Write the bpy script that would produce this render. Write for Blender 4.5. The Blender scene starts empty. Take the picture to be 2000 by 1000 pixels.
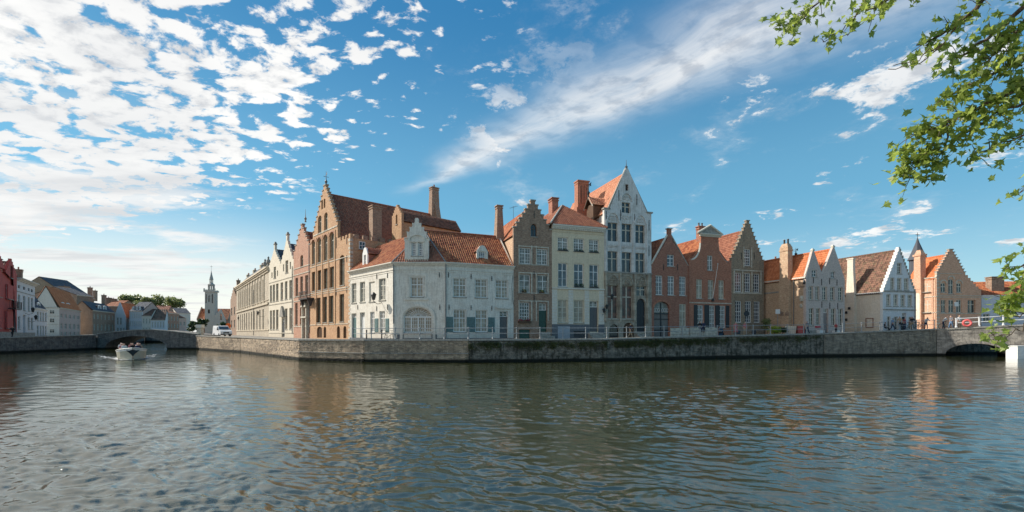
import bpy, bmesh, math, random
import numpy as np
from mathutils import Vector, Matrix
from mathutils.geometry import tessellate_polygon
random.seed(7)
RNG = np.random.default_rng(5)
R = math.radians
sc = bpy.context.scene
COL = sc.collection
# ------------------------------------------------------------------ camera, exposure
F, CX, HY, CZ = 900.0, 1000.0, 650.0, 2.8
cd = bpy.data.cameras.new('camera'); cam = bpy.data.objects.new('camera', cd); COL.objects.link(cam)
cam.location = (0, 0, CZ); cam.rotation_euler = (R(90), 0, 0)
cd.sensor_width = 36; cd.lens = F / 2000 * 36; cd.shift_y = 0.075
cd.clip_start = 0.1; cd.clip_end = 5000
sc.camera = cam
vs = sc.view_settings
vs.view_transform = 'Standard'; vs.look = 'None'; vs.gamma = 1; vs.use_curve_mapping = False
vs.exposure = 1.0
sc.render.engine = 'CYCLES'
sc.cycles.max_bounces = 6; sc.cycles.diffuse_bounces = 3; sc.cycles.glossy_bounces = 3
sc.cycles.use_denoising = True
SUN_EL, SUNV = 36, Vector((-0.97, 0.25, 0)).normalized()
SKY_STRENGTH, SUN_STRENGTH = 0.105, 3.1

# ------------------------------------------------------------------ node helper
class NT:
    def __init__(s, tree): s.t = tree; s.n = tree.nodes; s.l = tree.links
    def add(s, typ, ins=None, out=0, **kw):
        n = s.n.new(typ)
        for k, v in kw.items(): setattr(n, k, v)
        for k, v in (ins or {}).items():
            if isinstance(v, bpy.types.NodeSocket): s.l.new(v, n.inputs[k])
            else: n.inputs[k].default_value = v
        return n.outputs[out] if out is not None else n
    def m(s, op, a, b=0.0, c=0.0, clamp=False):
        return s.add('ShaderNodeMath', {0: a, 1: b, 2: c}, operation=op, use_clamp=clamp)
    def mix(s, f, a, b, typ='MIX'):
        n = s.n.new('ShaderNodeMix'); n.data_type = 'RGBA'; n.blend_type = typ
        for i, v in ((0, f), (6, a), (7, b)):
            if isinstance(v, bpy.types.NodeSocket): s.l.new(v, n.inputs[i])
            else: n.inputs[i].default_value = v if i == 0 else (tuple(v) + (1,))[:4]
        return n.outputs[2]
    def noise(s, vec, scale, detail=4, rough=.55, out=0):
        return s.add('ShaderNodeTexNoise', {'Vector': vec, 'Scale': scale, 'Detail': detail, 'Roughness': rough}, out=out)
    def ss(s, v, a, b, lo=0.0, hi=1.0):
        return s.add('ShaderNodeMapRange', {0: v, 1: a, 2: b, 3: lo, 4: hi}, interpolation_type='SMOOTHSTEP')
    def mapping(s, vec, scale=(1, 1, 1), rot=(0, 0, 0), loc=(0, 0, 0)):
        return s.add('ShaderNodeMapping', {'Vector': vec, 'Scale': scale, 'Rotation': rot, 'Location': loc})

# ------------------------------------------------------------------ sky
world = bpy.data.worlds.new('World'); sc.world = world; world.use_nodes = True
W = NT(world.node_tree)
for n in list(W.n): W.n.remove(n)
sky = W.add('ShaderNodeTexSky', sky_type='NISHITA', sun_disc=False, sun_elevation=R(SUN_EL),
            sun_rotation=math.atan2(SUNV.x, SUNV.y), air_density=1.0, dust_density=0.6, ozone_density=2.2, altitude=0)
gen = W.add('ShaderNodeTexCoord', out=0)
sep = W.add('ShaderNodeSeparateXYZ', {0: gen}, out=None)
X, Y, Z = sep.outputs
zc = W.m('MAXIMUM', Z, 0.012)
zo = W.m('ADD', zc, 0.015)
px, py = W.m('DIVIDE', X, zo), W.m('DIVIDE', Y, zo)
P = W.add('ShaderNodeCombineXYZ', {0: px, 1: py, 2: 0.0})
# field of small cells, upper left
n1 = W.noise(W.mapping(P, (1, 1, 1), (0, 0, R(-20))), 2.0, 3, .5)
wob = W.add('ShaderNodeTexNoise', {'Vector': P, 'Scale': 3.0, 'Detail': 4.0}, out=1)
zo2 = W.m('ADD', zc, .17)
P2 = W.add('ShaderNodeCombineXYZ', {0: W.m('DIVIDE', X, zo2), 1: W.m('DIVIDE', Y, zo2), 2: 0.0})
Pw = W.add('ShaderNodeVectorMath', {0: P2, 1: W.add('ShaderNodeVectorMath', {0: wob, 3: 0.10}, operation='SCALE')}, operation='ADD')
n2 = W.noise(W.mapping(Pw, (1.0, 1.5, 1), (0, 0, R(35))), 6.5, 7, .62)
pyd = W.m('MAXIMUM', W.m('SUBTRACT', py, 1.25), 0.0)
edge = W.m('SUBTRACT', W.m('SUBTRACT', -0.12, px), W.m('MULTIPLY', W.m('MULTIPLY', pyd, pyd), 0.42))
cov = W.ss(edge, -0.45, 1.3)
def field(off):
    Q = W.add('ShaderNodeVectorMath', {0: Pw, 1: off}, operation='ADD')
    a_ = W.noise(W.mapping(Q, (1.0, 1.35, 1), (0, 0, R(38))), 13.5, 8, .62)
    v_ = W.add('ShaderNodeTexVoronoi', {'Vector': W.mapping(Q, (1.0, 1.45, 1), (0, 0, R(38))), 'Scale': 14.5, 'Randomness': 1.0, 'Smoothness': .6}, feature='SMOOTH_F1')
    return W.m('ADD', W.m('MULTIPLY', a_, 1.15), W.m('MULTIPLY', W.m('SUBTRACT', .5, v_), .42))
n2 = field((0, 0, 0)); n2s = field((-.05, .035, 0))
dens = W.m('ADD', W.m('ADD', n2, W.m('MULTIPLY', n1, .60)), W.m('MULTIPLY', cov, .36))
alto = W.m('MULTIPLY', W.ss(dens, 1.05, 1.20), W.ss(edge, -0.45, 0.05))
# low bands towards the left horizon
azr = W.m('DIVIDE', X, W.m('MAXIMUM', Y, 0.02))
Pl = W.add('ShaderNodeCombineXYZ', {0: px, 1: py, 2: 3.7})
n3 = W.noise(W.mapping(Pl, (.55, .95, 1), (0, 0, R(28))), 1.3, 9, .66)
lowm = W.m('MULTIPLY', W.ss(azr, -.42, -.75), W.ss(Z, .40, .20))
low = W.m('MULTIPLY', W.ss(W.m('ADD', n3, W.m('MULTIPLY', lowm, .13)), .55, .70), lowm)
# veil
d_ = W.m('ADD', W.m('MULTIPLY', W.m('ADD', px, .55), .727), W.m('MULTIPLY', W.m('SUBTRACT', py, 2.9), .687))
s_ = W.m('SUBTRACT', W.m('MULTIPLY', W.m('ADD', px, .55), .687), W.m('MULTIPLY', W.m('SUBTRACT', py, 2.9), .727))
wv = W.noise(P, 1.6, 3)
d2 = W.m('ADD', d_, W.m('MULTIPLY', W.m('SUBTRACT', wv, .5), .35))
sd = W.add('ShaderNodeCombineXYZ', {0: W.m('MULTIPLY', s_, 1.3), 1: W.m('MULTIPLY', d2, 7.0), 2: 1.0})
n4 = W.noise(sd, 1.0, 8, .62)
wd = W.m('ADD', .07, W.m('MULTIPLY', W.m('MAXIMUM', s_, 0.0), .085))
g = W.m('DIVIDE', d2, wd)
band = W.m('POWER', 2.718, W.m('MULTIPLY', W.m('MULTIPLY', g, g), -1.0))
cir = W.m('MULTIPLY', W.m('MULTIPLY', band, W.m('MULTIPLY', W.ss(s_, -.5, .5), W.ss(s_, 3.2, 2.0))), W.ss(n4, .22, .68, .38, 1.0))
cir = W.m('MULTIPLY', cir, .86)
# scattered puffs to the right
n5 = W.noise(W.mapping(Pw, (1, 1, 1), (0, 0, R(10)), (4.3, 1.7, 0)), 3.6, 9, .66)
n6 = W.noise(W.mapping(P, (1, 1, 1), (0, 0, 0), (1.3, 5.1, 0)), .8, 2, .5)
puffz = W.m('MULTIPLY', W.ss(px, -.35, -.05), W.m('MULTIPLY', W.ss(Z, .03, .12), W.ss(py, 1.0, 1.5)))
puff = W.m('MULTIPLY', W.ss(W.m('ADD', n5, W.m('MULTIPLY', W.m('SUBTRACT', n6, .5), .6)), .585, .66), W.m('MULTIPLY', puffz, W.ss(Z, .50, .40, .25, 1.0)))
wisps = W.m('MULTIPLY', W.ss(n5, .5, .75), .25)
ctot = W.m('MAXIMUM', W.m('MAXIMUM', alto, W.m('MULTIPLY', low, .9)), W.m('MAXIMUM', W.m('MAXIMUM', cir, W.m('MULTIPLY', puff, .9)), W.m('MULTIPLY', wisps, puffz)))
lit = W.ss(W.m('SUBTRACT', n2, n2s), -.34, .30, .0, 1.0)
thick = W.ss(dens, 1.30, 1.75, 1.0, 0.0)
shade = W.m('MULTIPLY', W.ss(W.m('ADD', W.m('MULTIPLY', lit, .62), W.m('MULTIPLY', thick, .38)), .0, .92, .50, 1.06), W.ss(W.noise(P, 1.3, 3, .5), .3, .7, .90, 1.05))
lowsh = W.ss(W.noise(W.mapping(Pl, (.5, 1.2, 1), (0, 0, R(28)), (2, 1, 0)), 1.3, 6, .6), .35, .62, .76, 1.0)
shade = W.m('ADD', W.m('MULTIPLY', shade, W.m('SUBTRACT', 1.0, lowm)), W.m('MULTIPLY', lowsh, lowm))
K_ = 1 / (SKY_STRENGTH * 2 ** vs.exposure)
def kc(c): return tuple(x * K_ for x in c)
grad = W.mix(W.ss(Z, .22, .60), W.mix(W.ss(Z, .0, .26), kc((.58, .76, .81)), kc((.18, .45, .64))), kc((.030, .20, .44)))
tint = W.mix(.72, W.mix(1.0, sky, (.34, .72, .80), 'MULTIPLY'), grad)
leftglow = W.m('MULTIPLY', W.m('MULTIPLY', W.ss(azr, -.15, -.62), W.ss(azr, -3.5, -.9, .55, 1.0)), W.ss(Z, .27, .02))
tint = W.mix(W.m('MULTIPLY', leftglow, .88), tint, kc((1.05, 1.03, .93)))
cloudc = W.mix(1.0, kc((.97, .965, .95)), W.add('ShaderNodeCombineXYZ', {0: shade, 1: W.m('POWER', shade, .93), 2: W.m('POWER', shade, .80)}), 'MULTIPLY')
final = W.mix(W.m('MULTIPLY', ctot, .96), tint, cloudc)
bg = W.add('ShaderNodeBackground', {'Color': final, 'Strength': SKY_STRENGTH})
W.add('ShaderNodeOutputWorld', {'Surface': bg}, out=None)
# ------------------------------------------------------------------ sun
sl = bpy.data.lights.new('sun', 'SUN'); sl.energy = SUN_STRENGTH; sl.angle = R(.6); sl.color = (1, .94, .85)
so = bpy.data.objects.new('sun', sl); COL.objects.link(so)
sv = Vector((SUNV.x * math.cos(R(SUN_EL)), SUNV.y * math.cos(R(SUN_EL)), math.sin(R(SUN_EL))))
so.rotation_euler = sv.to_track_quat('Z', 'Y').to_euler(); so.location = (-40, 20, 60)

# ------------------------------------------------------------------ materials
MC = {}
def newmat(name):
    m = bpy.data.materials.new(name); m.use_nodes = True
    t = NT(m.node_tree)
    for n in list(t.n): t.n.remove(n)
    return m, t
def fin(t, col, rough=.8, bump=None, bstr=.3, bdist=.02, spec=.3, metal=0, **extra):
    ins = {'Base Color': col if isinstance(col, bpy.types.NodeSocket) else tuple(col) + (1,), 'Roughness': rough, 'Metallic': metal, 'Specular IOR Level': spec}
    ins.update(extra)
    if bump is not None:
        ins['Normal'] = t.add('ShaderNodeBump', {'Height': bump, 'Strength': bstr, 'Distance': bdist})
    b = t.add('ShaderNodeBsdfPrincipled', ins)
    t.add('ShaderNodeOutputMaterial', {'Surface': b}, out=None)
def uvw(t):
    """wall coordinates: along the wall, up, 0"""
    o = t.add('ShaderNodeTexCoord', out=3)
    s = t.add('ShaderNodeSeparateXYZ', {0: o}, out=None)
    return t.add('ShaderNodeCombineXYZ', {0: t.m('ADD', s.outputs[0], s.outputs[1]), 1: s.outputs[2], 2: 0.0}), o
def plain(name, col, rough=.7, var=.15, scale=8, spec=.3, metal=0):
    if name in MC: return MC[name]
    m, t = newmat(name); o = t.add('ShaderNodeTexCoord', out=3)
    n = t.noise(o, scale, 5)
    c = t.mix(t.ss(n, .3, .7), [c * (1 - var) for c in col], [min(1, c * (1 + var)) for c in col])
    fin(t, c, rough, n, .15, .01, spec, metal); MC[name] = m; return m
def render_wall(name, col, dirt=(.25, .22, .18), amt=.35, rough=.85):
    if name in MC: return MC[name]
    m, t = newmat(name); v, o = uvw(t)
    big = t.noise(v, .8, 8, .72); fine = t.noise(v, 5, 6, .7)
    streak = t.noise(t.mapping(v, (3.6, .34, 1)), 1.5, 7, .7)
    c = t.mix(t.ss(fine, .3, .75), [x * .80 for x in col], [min(.9, x * 1.05) for x in col])
    c = t.mix(t.m('MULTIPLY', t.ss(streak, .47, .66), amt), c, dirt)
    c = t.mix(t.m('MULTIPLY', t.ss(big, .47, .64), amt * .8), c, [d * 1.3 for d in dirt])
    zz = t.add('ShaderNodeSeparateXYZ', {0: o}, out=None).outputs[2]
    c = t.mix(t.m('MULTIPLY', t.ss(t.m('ADD', zz, t.m('MULTIPLY', streak, 2.2)), 2.6, 1.2), .35), c, [d * .9 for d in dirt])
    fin(t, c, rough, fine, .25, .02); MC[name] = m; return m
def brick(name, c1, c2, mortar=(.42, .38, .32), dirt=(.08, .07, .06), amt=.35, pale=None):
    if name in MC: return MC[name]
    m, t = newmat(name); v, o = uvw(t)
    b = t.add('ShaderNodeTexBrick', {'Vector': v, 'Color1': tuple(c1) + (1,), 'Color2': tuple(c2) + (1,), 'Mortar': tuple(mortar) + (1,),
              'Scale': 1.0, 'Mortar Size': .011, 'Mortar Smooth': .2, 'Bias': 0.0, 'Brick Width': .24, 'Row Height': .075}, out=None)
    c = b.outputs[0]
    patch = t.noise(v, 1.1, 8, .7); mid = t.noise(t.mapping(v, (1, 2.4, 1)), 3.6, 5, .7)
    c = t.mix(t.ss(mid, .36, .68, 0, .7), c, [x * .55 for x in c1])
    c = t.mix(t.m('MULTIPLY', t.ss(patch, .50, .72), amt), c, dirt)
    pl = pale or [min(.8, x * 1.7 + .03) for x in c2]
    c = t.mix(t.m('MULTIPLY', t.ss(patch, .46, .28), amt * .9), c, pl)
    streak = t.noise(t.mapping(v, (2.4, .22, 1)), 1.5, 5, .6)
    c = t.mix(t.m('MULTIPLY', t.ss(streak, .52, .74), amt * .8), c, dirt)
    fin(t, c, .88, t.m('ADD', t.m('MULTIPLY', b.outputs[1], -.5), mid), .35, .02); MC[name] = m; return m
def tile(name, c1, c2, c3, moss=None):
    """per-tile colour comes from the tile's own colour attribute"""
    if name in MC: return MC[name]
    m, t = newmat(name); o = t.add('ShaderNodeTexCoord', out=3)
    a = t.add('ShaderNodeAttribute', attribute_name='tone', out=2)
    n = t.noise(o, 1.1, 6, .7); f = t.noise(o, 14, 4, .6)
    c = t.mix(t.ss(a, 0.0, 1.0), c1, c2)
    c = t.mix(t.ss(n, .50, .68, 0, .55), c, c3)
    c = t.mix(t.ss(f, .45, .75, 0, .4), c, [x * .6 for x in c1])
    if moss: c = t.mix(t.ss(t.noise(o, 2.3, 7, .75), .52, .62, 0, .8), c, moss)
    fin(t, c, .75, f, .3, .01, .35); MC[name] = m; return m
def stone(name, col, joint=(.09, .08, .07), bw=.6, rh=.3, dirt=(.05, .05, .045), amt=.6, moss=None, wet=False):
    if name in MC: return MC[name]
    m, t = newmat(name); v, o = uvw(t)
    b = t.add('ShaderNodeTexBrick', {'Vector': v, 'Color1': tuple(col) + (1,), 'Color2': tuple(x * .8 for x in col) + (1,), 'Mortar': tuple(joint) + (1,),
              'Scale': 1.0, 'Mortar Size': .012, 'Brick Width': bw, 'Row Height': rh}, out=None)
    n = t.noise(v, 1.2, 9, .72); st = t.noise(t.mapping(v, (1.8, .35, 1)), 1.6, 8, .7); f = t.noise(v, 9, 6, .7)
    rp = t.add('ShaderNodeNewGeometry', out=8)
    k0 = t.add('ShaderNodeCombineXYZ', {0: t.m('ADD', .62, t.m('MULTIPLY', rp, .76)), 1: t.m('ADD', .62, t.m('MULTIPLY', rp, .74)), 2: t.m('ADD', .64, t.m('MULTIPLY', rp, .68))})
    c0 = t.mix(1.0, b.outputs[0], k0, 'MULTIPLY')
    c = t.mix(t.ss(f, .3, .7), c0, t.mix(.35, c0, (.55, .5, .42)))
    c = t.mix(t.m('MULTIPLY', t.ss(n, .42, .66), amt), c, dirt)
    c = t.mix(t.m('MULTIPLY', t.ss(st, .46, .66), amt), c, [d * .8 for d in dirt])
    if moss: c = t.mix(t.ss(t.noise(v, 2.2, 8, .8), .55, .66, 0, .75), c, moss)
    if wet:
        s = t.add('ShaderNodeSeparateXYZ', {0: t.add('ShaderNodeNewGeometry', out=0)}, out=None)
        c = t.mix(t.ss(t.m('ADD', s.outputs[2], t.m('MULTIPLY', st, .25)), .52, .30), c, (.012, .013, .009))
    fin(t, c, .85, t.m('ADD', f, t.m('MULTIPLY', b.outputs[1], -.6)), .5, .03); MC[name] = m; return m
def glassmat(name, base, rough=.06, fold=0, var=.4):
    if name in MC: return MC[name]
    m, t = newmat(name); o = t.add('ShaderNodeTexCoord', out=3)
    s = t.add('ShaderNodeSeparateXYZ', {0: o}, out=None)
    info = t.add('ShaderNodeObjectInfo', out=5)
    off = t.add('ShaderNodeCombineXYZ', {0: t.m('MULTIPLY', info, 40.0), 1: info, 2: 0.0})
    v = t.add('ShaderNodeVectorMath', {0: o, 1: off}, operation='ADD')
    n = t.noise(v, 1.6, 3)
    c = t.mix(t.ss(n, .35, .65), [b * (1 - var) for b in base], [min(.8, b * (1 + var)) for b in base])
    if fold:
        w = t.noise(t.mapping(v, (9, 1, .5)), 1.3, 3)
        c = t.mix(t.ss(w, .35, .65, 0, .45), c, [b * .5 for b in base])
        c = t.mix(t.ss(t.m('ADD', s.outputs[2], t.m('MULTIPLY', info, .5)), .9, 1.5, 0, .3), c, [b * .35 for b in base])
    fin(t, c, .5 if fold else .1, t.noise(v, 2.5, 2), .06, .02, .5, 0, **{'Coat Weight': .35, 'Coat Roughness': rough, 'IOR': 1.5}); MC[name] = m; return m

WHITE = render_wall('white_render', (.78, .73, .63), (.36, .31, .25), .50)
CREAM = render_wall('cream_render', (.74, .62, .44), (.40, .32, .22), .30)
CREAMW = render_wall('pale_render', (.74, .69, .59), (.42, .37, .3), .28)
GREYBASE = render_wall('grey_plinth', (.17, .18, .19), (.08, .08, .08), .4)
TALLWHITE = render_wall('weathered_white', (.72, .70, .66), (.26, .24, .20), .55)
TALLSTONE = stone('grey_stone', (.52, .45, .34), (.26, .22, .17), .7, .32, (.14, .115, .085), .6)
SAND = stone('sandstone', (.64, .55, .41), (.30, .25, .18), .9, .4, (.24, .19, .13), .35)
IVORY = render_wall('ivory_paint', (.76, .68, .54), (.38, .30, .21), .30)
PINKGREY = brick('pinkish_painted_brick', (.66, .53, .46), (.74, .61, .53), (.40, .34, .31), (.30, .26, .24), .35, (.60, .52, .49))
BORANGE = brick('orange_brick', (.50, .26, .125), (.62, .37, .20), (.52, .40, .28), (.17, .11, .075), .38)
BYELLOW = brick('yellow_brick', (.58, .36, .22), (.68, .46, .30), (.52, .42, .30), (.14, .09, .06), .32)
BSALMON = brick('salmon_brick', (.66, .34, .20), (.76, .46, .30), (.60, .46, .36), (.24, .14, .10), .28)
BBROWN = brick('brown_brick', (.27, .16, .105), (.42, .27, .18), (.44, .36, .28), (.10, .075, .055), .5, (.56, .38, .26))
BRED = brick('red_brick', (.34, .125, .08), (.43, .175, .11), (.38, .26, .19), (.13, .07, .055), .42)
BRED2 = brick('bright_red_brick', (.42, .15, .085), (.50, .20, .12), (.42, .27, .19), (.15, .08, .06), .38)
BGREY = brick('grey_brown_brick', (.26, .19, .125), (.38, .28, .18), (.40, .35, .27), (.09, .075, .06), .55, (.48, .38, .26))
BROSE = brick('rose_painted_brick', (.47, .21, .13), (.58, .32, .21), (.56, .42, .32), (.22, .12, .09), .35)
REDPAINT = render_wall('red_painted_wall', (.55, .12, .10), (.18, .06, .06), .3)
BLUEWHITE = render_wall('bluish_white_render', (.72, .71, .70), (.35, .37, .4), .3)
ROSEPAINT = render_wall('rose_render', (.66, .46, .38), (.3, .22, .19), .3)
BUFF = brick('buff_brick', (.64, .50, .33), (.72, .58, .40), (.62, .52, .40), (.44, .32, .20), .28, (.76, .64, .47))
BCREAM = render_wall('cream_side_wall', (.80, .71, .58), (.50, .40, .27), .35)
T_RED = tile('red_tiles', (.28, .075, .035), (.52, .19, .08), (.62, .30, .14))
T_ORANGE = tile('orange_tiles', (.52, .15, .05), (.66, .23, .09), (.44, .12, .045))
T_PINK = tile('salmon_tiles', (.54, .22, .12), (.66, .31, .18), (.60, .34, .18))
T_BROWN = tile('brown_tiles', (.16, .07, .042), (.27, .13, .08), (.12, .075, .05))
T_MOSS = tile('mottled_tiles', (.12, .062, .042), (.30, .155, .10), (.09, .075, .05), (.13, .12, .06))
T_SLATE = tile('slates', (.075, .08, .095), (.14, .145, .16), (.10, .11, .10))
T_REDBR = tile('red_brown_tiles', (.26, .09, .05), (.40, .16, .09), (.18, .09, .06))
PAINTW = plain('white_paint', (.72, .71, .67), .5, .08)
PAINTC = plain('cream_paint', (.62, .58, .48), .5, .1)
STONE_T = plain('pale_stone_trim', (.50, .45, .36), .8, .25, 3)
STONE_D = plain('grey_stone_trim', (.30, .28, .24), .85, .3, 3)
COPEM = stone('coping_stone', (.30, .29, .26), (.2, .19, .17), 3, 3, (.07, .07, .06), .5)
LEAD = plain('lead', (.12, .13, .14), .5, .2, 5, .4, .3)
IRON = plain('iron', (.03, .03, .03), .5, .2, 5, .4)
RAILW = plain('galvanised_rail', (.30, .31, .31), .5, .12, 4, .4, .2)
RAILG = plain('grey_rail', (.30, .31, .31), .5, .12, 4, .4, .2)
GREEN = plain('green_paint', (.035, .085, .065), .45, .15)
SHUT = plain('blue_green_paint', (.12, .19, .185), .55, .18)
BLACKP = plain('black_paint', (.022, .026, .032), .4, .2)
DOORG = plain('grey_door_paint', (.12, .12, .12), .5, .15)
WOOD = plain('dark_wood', (.10, .055, .03), .5, .3)
G_DARK = glassmat('dark_glass', (.020, .024, .028))
G_BLUE = glassmat('blue_glass', (.06, .075, .09))
G_CURT = glassmat('curtained_glass', (.42, .355, .26), .1, 1, .3)
G_CURTB = glassmat('net_curtained_glass', (.24, .235, .20), .1, 1, .5)
G_WARM = glassmat('amber_glass', (.16, .10, .055), .1, 1, .5)
G_GREEN = glassmat('leaded_glass', (.13, .125, .085), .15, 1, .4)
G_RED = glassmat('draped_glass', (.13, .045, .025), .1, 1, .8)
BARK = plain('bark', (.11, .085, .06), .9, .5, 9)
COBBLE = stone('cobbles', (.22, .20, .18), (.1, .09, .08), .2, .12, (.1, .09, .08), .3)
QUAYB = stone('quay_brick', (.56, .42, .28), (.24, .19, .14), .30, .09, (.12, .09, .065), .5, (.075, .07, .035), wet=True)
QUAYD = stone('quay_mossy_stone', (.25, .21, .165), (.09, .08, .06), .45, .14, (.035, .032, .02), .9, (.055, .06, .022), wet=True)
QUAYG = stone('quay_grey_stone', (.34, .29, .22), (.14, .12, .09), .5, .12, (.10, .08, .06), .6, (.10, .10, .05), wet=True)
BRIDGEM = stone('bridge_brick', (.42, .38, .33), (.14, .13, .11), .3, .09, (.08, .07, .06), .5, wet=True)
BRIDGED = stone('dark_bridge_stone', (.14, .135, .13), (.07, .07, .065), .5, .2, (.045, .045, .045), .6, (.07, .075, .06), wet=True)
SPOUT = plain('zinc', (.16, .17, .17), .5, .2, 5, .4, .2)
# ------------------------------------------------------------------ mesh builder
class MB:
    def __init__(s): s.v = []; s.f = []; s.mi = []
    def add(s, vs, fs, mi=0):
        b = len(s.v); s.v += [tuple(p) for p in vs]; s.f += [tuple(i + b for i in f) for f in fs]; s.mi += [mi] * len(fs); return s
    def box(s, x0, x1, y0, y1, z0, z1, mi=0):
        return s.add([(x0, y0, z0), (x1, y0, z0), (x1, y1, z0), (x0, y1, z0), (x0, y0, z1), (x1, y0, z1), (x1, y1, z1), (x0, y1, z1)],
                     [(0, 3, 2, 1), (4, 5, 6, 7), (0, 1, 5, 4), (1, 2, 6, 5), (2, 3, 7, 6), (3, 0, 4, 7)], mi)
    def frustum(s, cx, cy, z0, z1, a0, b0, a1, b1, mi=0):
        v = [(cx + i * a, cy + j * b, z) for z, a, b in ((z0, a0, b0), (z1, a1, b1)) for i, j in ((-1, -1), (1, -1), (1, 1), (-1, 1))]
        return s.add(v, [(0, 3, 2, 1), (4, 5, 6, 7), (0, 1, 5, 4), (1, 2, 6, 5), (2, 3, 7, 6), (3, 0, 4, 7)], mi)
    def tube(s, pts, r, n=6, mi=0, cap=True):
        pts = [Vector(p) for p in pts]; rs = r if isinstance(r, (list, tuple)) else [r] * len(pts)
        b = len(s.v); prev = None
        for i, p in enumerate(pts):
            d = (pts[min(i + 1, len(pts) - 1)] - pts[max(i - 1, 0)]).normalized()
            a = Vector((0, 0, 1)) if abs(d.z) < .9 else Vector((1, 0, 0))
            if prev is not None: a = prev
            e1 = (a - d * a.dot(d)).normalized(); e2 = d.cross(e1); prev = e1
            for k in range(n):
                t = 2 * math.pi * k / n; s.v.append(tuple(p + (e1 * math.cos(t) + e2 * math.sin(t)) * rs[i]))
        for i in range(len(pts) - 1):
            for k in range(n):
                s.f.append((b + i * n + k, b + i * n + (k + 1) % n, b + (i + 1) * n + (k + 1) % n, b + (i + 1) * n + k)); s.mi.append(mi)
        if cap:
            s.f.append(tuple(b + k for k in range(n))); s.f.append(tuple(b + (len(pts) - 1) * n + k for k in range(n))); s.mi += [mi, mi]
        return s
    def lathe(s, cx, cy, prof, n=10, mi=0):
        b = len(s.v)
        for r, z in prof:
            for k in range(n):
                t = 2 * math.pi * k / n; s.v.append((cx + r * math.cos(t), cy + r * math.sin(t), z))
        for i in range(len(prof) - 1):
            for k in range(n):
                s.f.append((b + i * n + k, b + i * n + (k + 1) % n, b + (i + 1) * n + (k + 1) % n, b + (i + 1) * n + k)); s.mi.append(mi)
        s.f.append(tuple(b + k for k in range(n))[::-1]); s.f.append(tuple(b + (len(prof) - 1) * n + k for k in range(n))); s.mi += [mi, mi]
        return s
    def slab(s, outline, holes, v0, v1, mi=0, rev=None):
        """outline / holes in (u, w); front face at v0, back at v1"""
        loops = [outline] + list(holes)
        flat = [p for l in loops for p in l]
        tris = tessellate_polygon([[Vector((p[0], p[1], 0)) for p in l] for l in loops])
        n = len(flat)
        vs = [(u, v0, w) for u, w in flat] + [(u, v1, w) for u, w in flat]
        fs = []
        for a, b_, c in tris:
            A, B, C = flat[a], flat[b_], flat[c]
            ar = (B[0] - A[0]) * (C[1] - A[1]) - (B[1] - A[1]) * (C[0] - A[0])
            if abs(ar) < 1e-9: continue
            if ar < 0: b_, c = c, b_
            fs.append((a, b_, c)); fs.append((a + n, c + n, b_ + n))
        k = 0
        for li, l in enumerate(loops):
            m = len(l)
            for i in range(m):
                a, b_ = k + i, k + (i + 1) % m
                fs.append((a, a + n, b_ + n, b_))
            k += m
        return s.add(vs, fs, mi)
    def build(s, name, mat, parent=None, M=None, smooth=False, kind=None, mesh_only=False, bevel=0):
        me = bpy.data.meshes.new(name); me.from_pydata(s.v, [], s.f)
        for mm in (mat if isinstance(mat, (list, tuple)) else [mat]): me.materials.append(mm)
        if any(s.mi): me.polygons.foreach_set('material_index', s.mi)
        if smooth: me.polygons.foreach_set('use_smooth', [True] * len(s.f))
        if mesh_only: return me
        return link(name, me, parent, M, kind)
WM = {}
I4 = Matrix.Identity(4)
def link(name, data, parent=None, M=None, kind=None):
    o = bpy.data.objects.new(name, data); COL.objects.link(o)
    if parent is not None:
        o.parent = parent; pm = WM[parent.name]
        Mw = pm if M is None else M
        o.matrix_basis = pm.inverted() @ Mw
    else:
        Mw = I4 if M is None else M
        o.matrix_basis = Mw
    WM[o.name] = Mw.copy()
    if kind: o['kind'] = kind
    return o
def thing(name, label, cat, M, group=None):
    o = link(name, None, None, M); o['label'] = label; o['category'] = cat
    if group: o['group'] = group
    return o
def tag(o, label, cat, group=None):
    o['label'] = label; o['category'] = cat
    if group: o['group'] = group
    return o
def T(x, y, z): return Matrix.Translation((x, y, z))
def at(x, y, Yd): return Vector(((x - CX) / F * Yd, Yd, CZ + (HY - y) / F * Yd))
def Yx(x, Yd): return Vector(((x - CX) / F * Yd, Yd))
class Fr:
    """vertical plane from P0 to P1 (picture left to right), local y into the building"""
    def __init__(s, P0, P1, zb):
        s.P = Vector(P0[:2]); d = Vector(P1[:2]) - s.P; s.L = d.length; s.d = d.normalized(); s.n = Vector((-s.d.y, s.d.x)); s.zb = zb
        s.M = Matrix(((s.d.x, s.n.x, 0, s.P.x), (s.d.y, s.n.y, 0, s.P.y), (0, 0, 1, zb), (0, 0, 0, 1)))
    def fu(s, x, v=0):
        r = (x - CX) / F
        return (r * (s.P.y + v * s.n.y) - s.P.x - v * s.n.x) / (s.d.x - r * s.d.y)
    def fw(s, x, y, v=0):
        Yd = s.P.y + s.fu(x, v) * s.d.y + v * s.n.y
        return CZ + (HY - y) / F * Yd - s.zb
    def p(s, x, y, v=0): return (s.fu(x, v), s.fw(x, y, v))
    def side(s, x, y, u):
        """same for the plane at constant u: returns (v, w)"""
        r = (x - CX) / F
        v = (r * (s.P.y + u * s.d.y) - s.P.x - u * s.d.x) / (s.n.x - r * s.n.y)
        Yd = s.P.y + u * s.d.y + v * s.n.y
        return v, CZ + (HY - y) / F * Yd - s.zb
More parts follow.
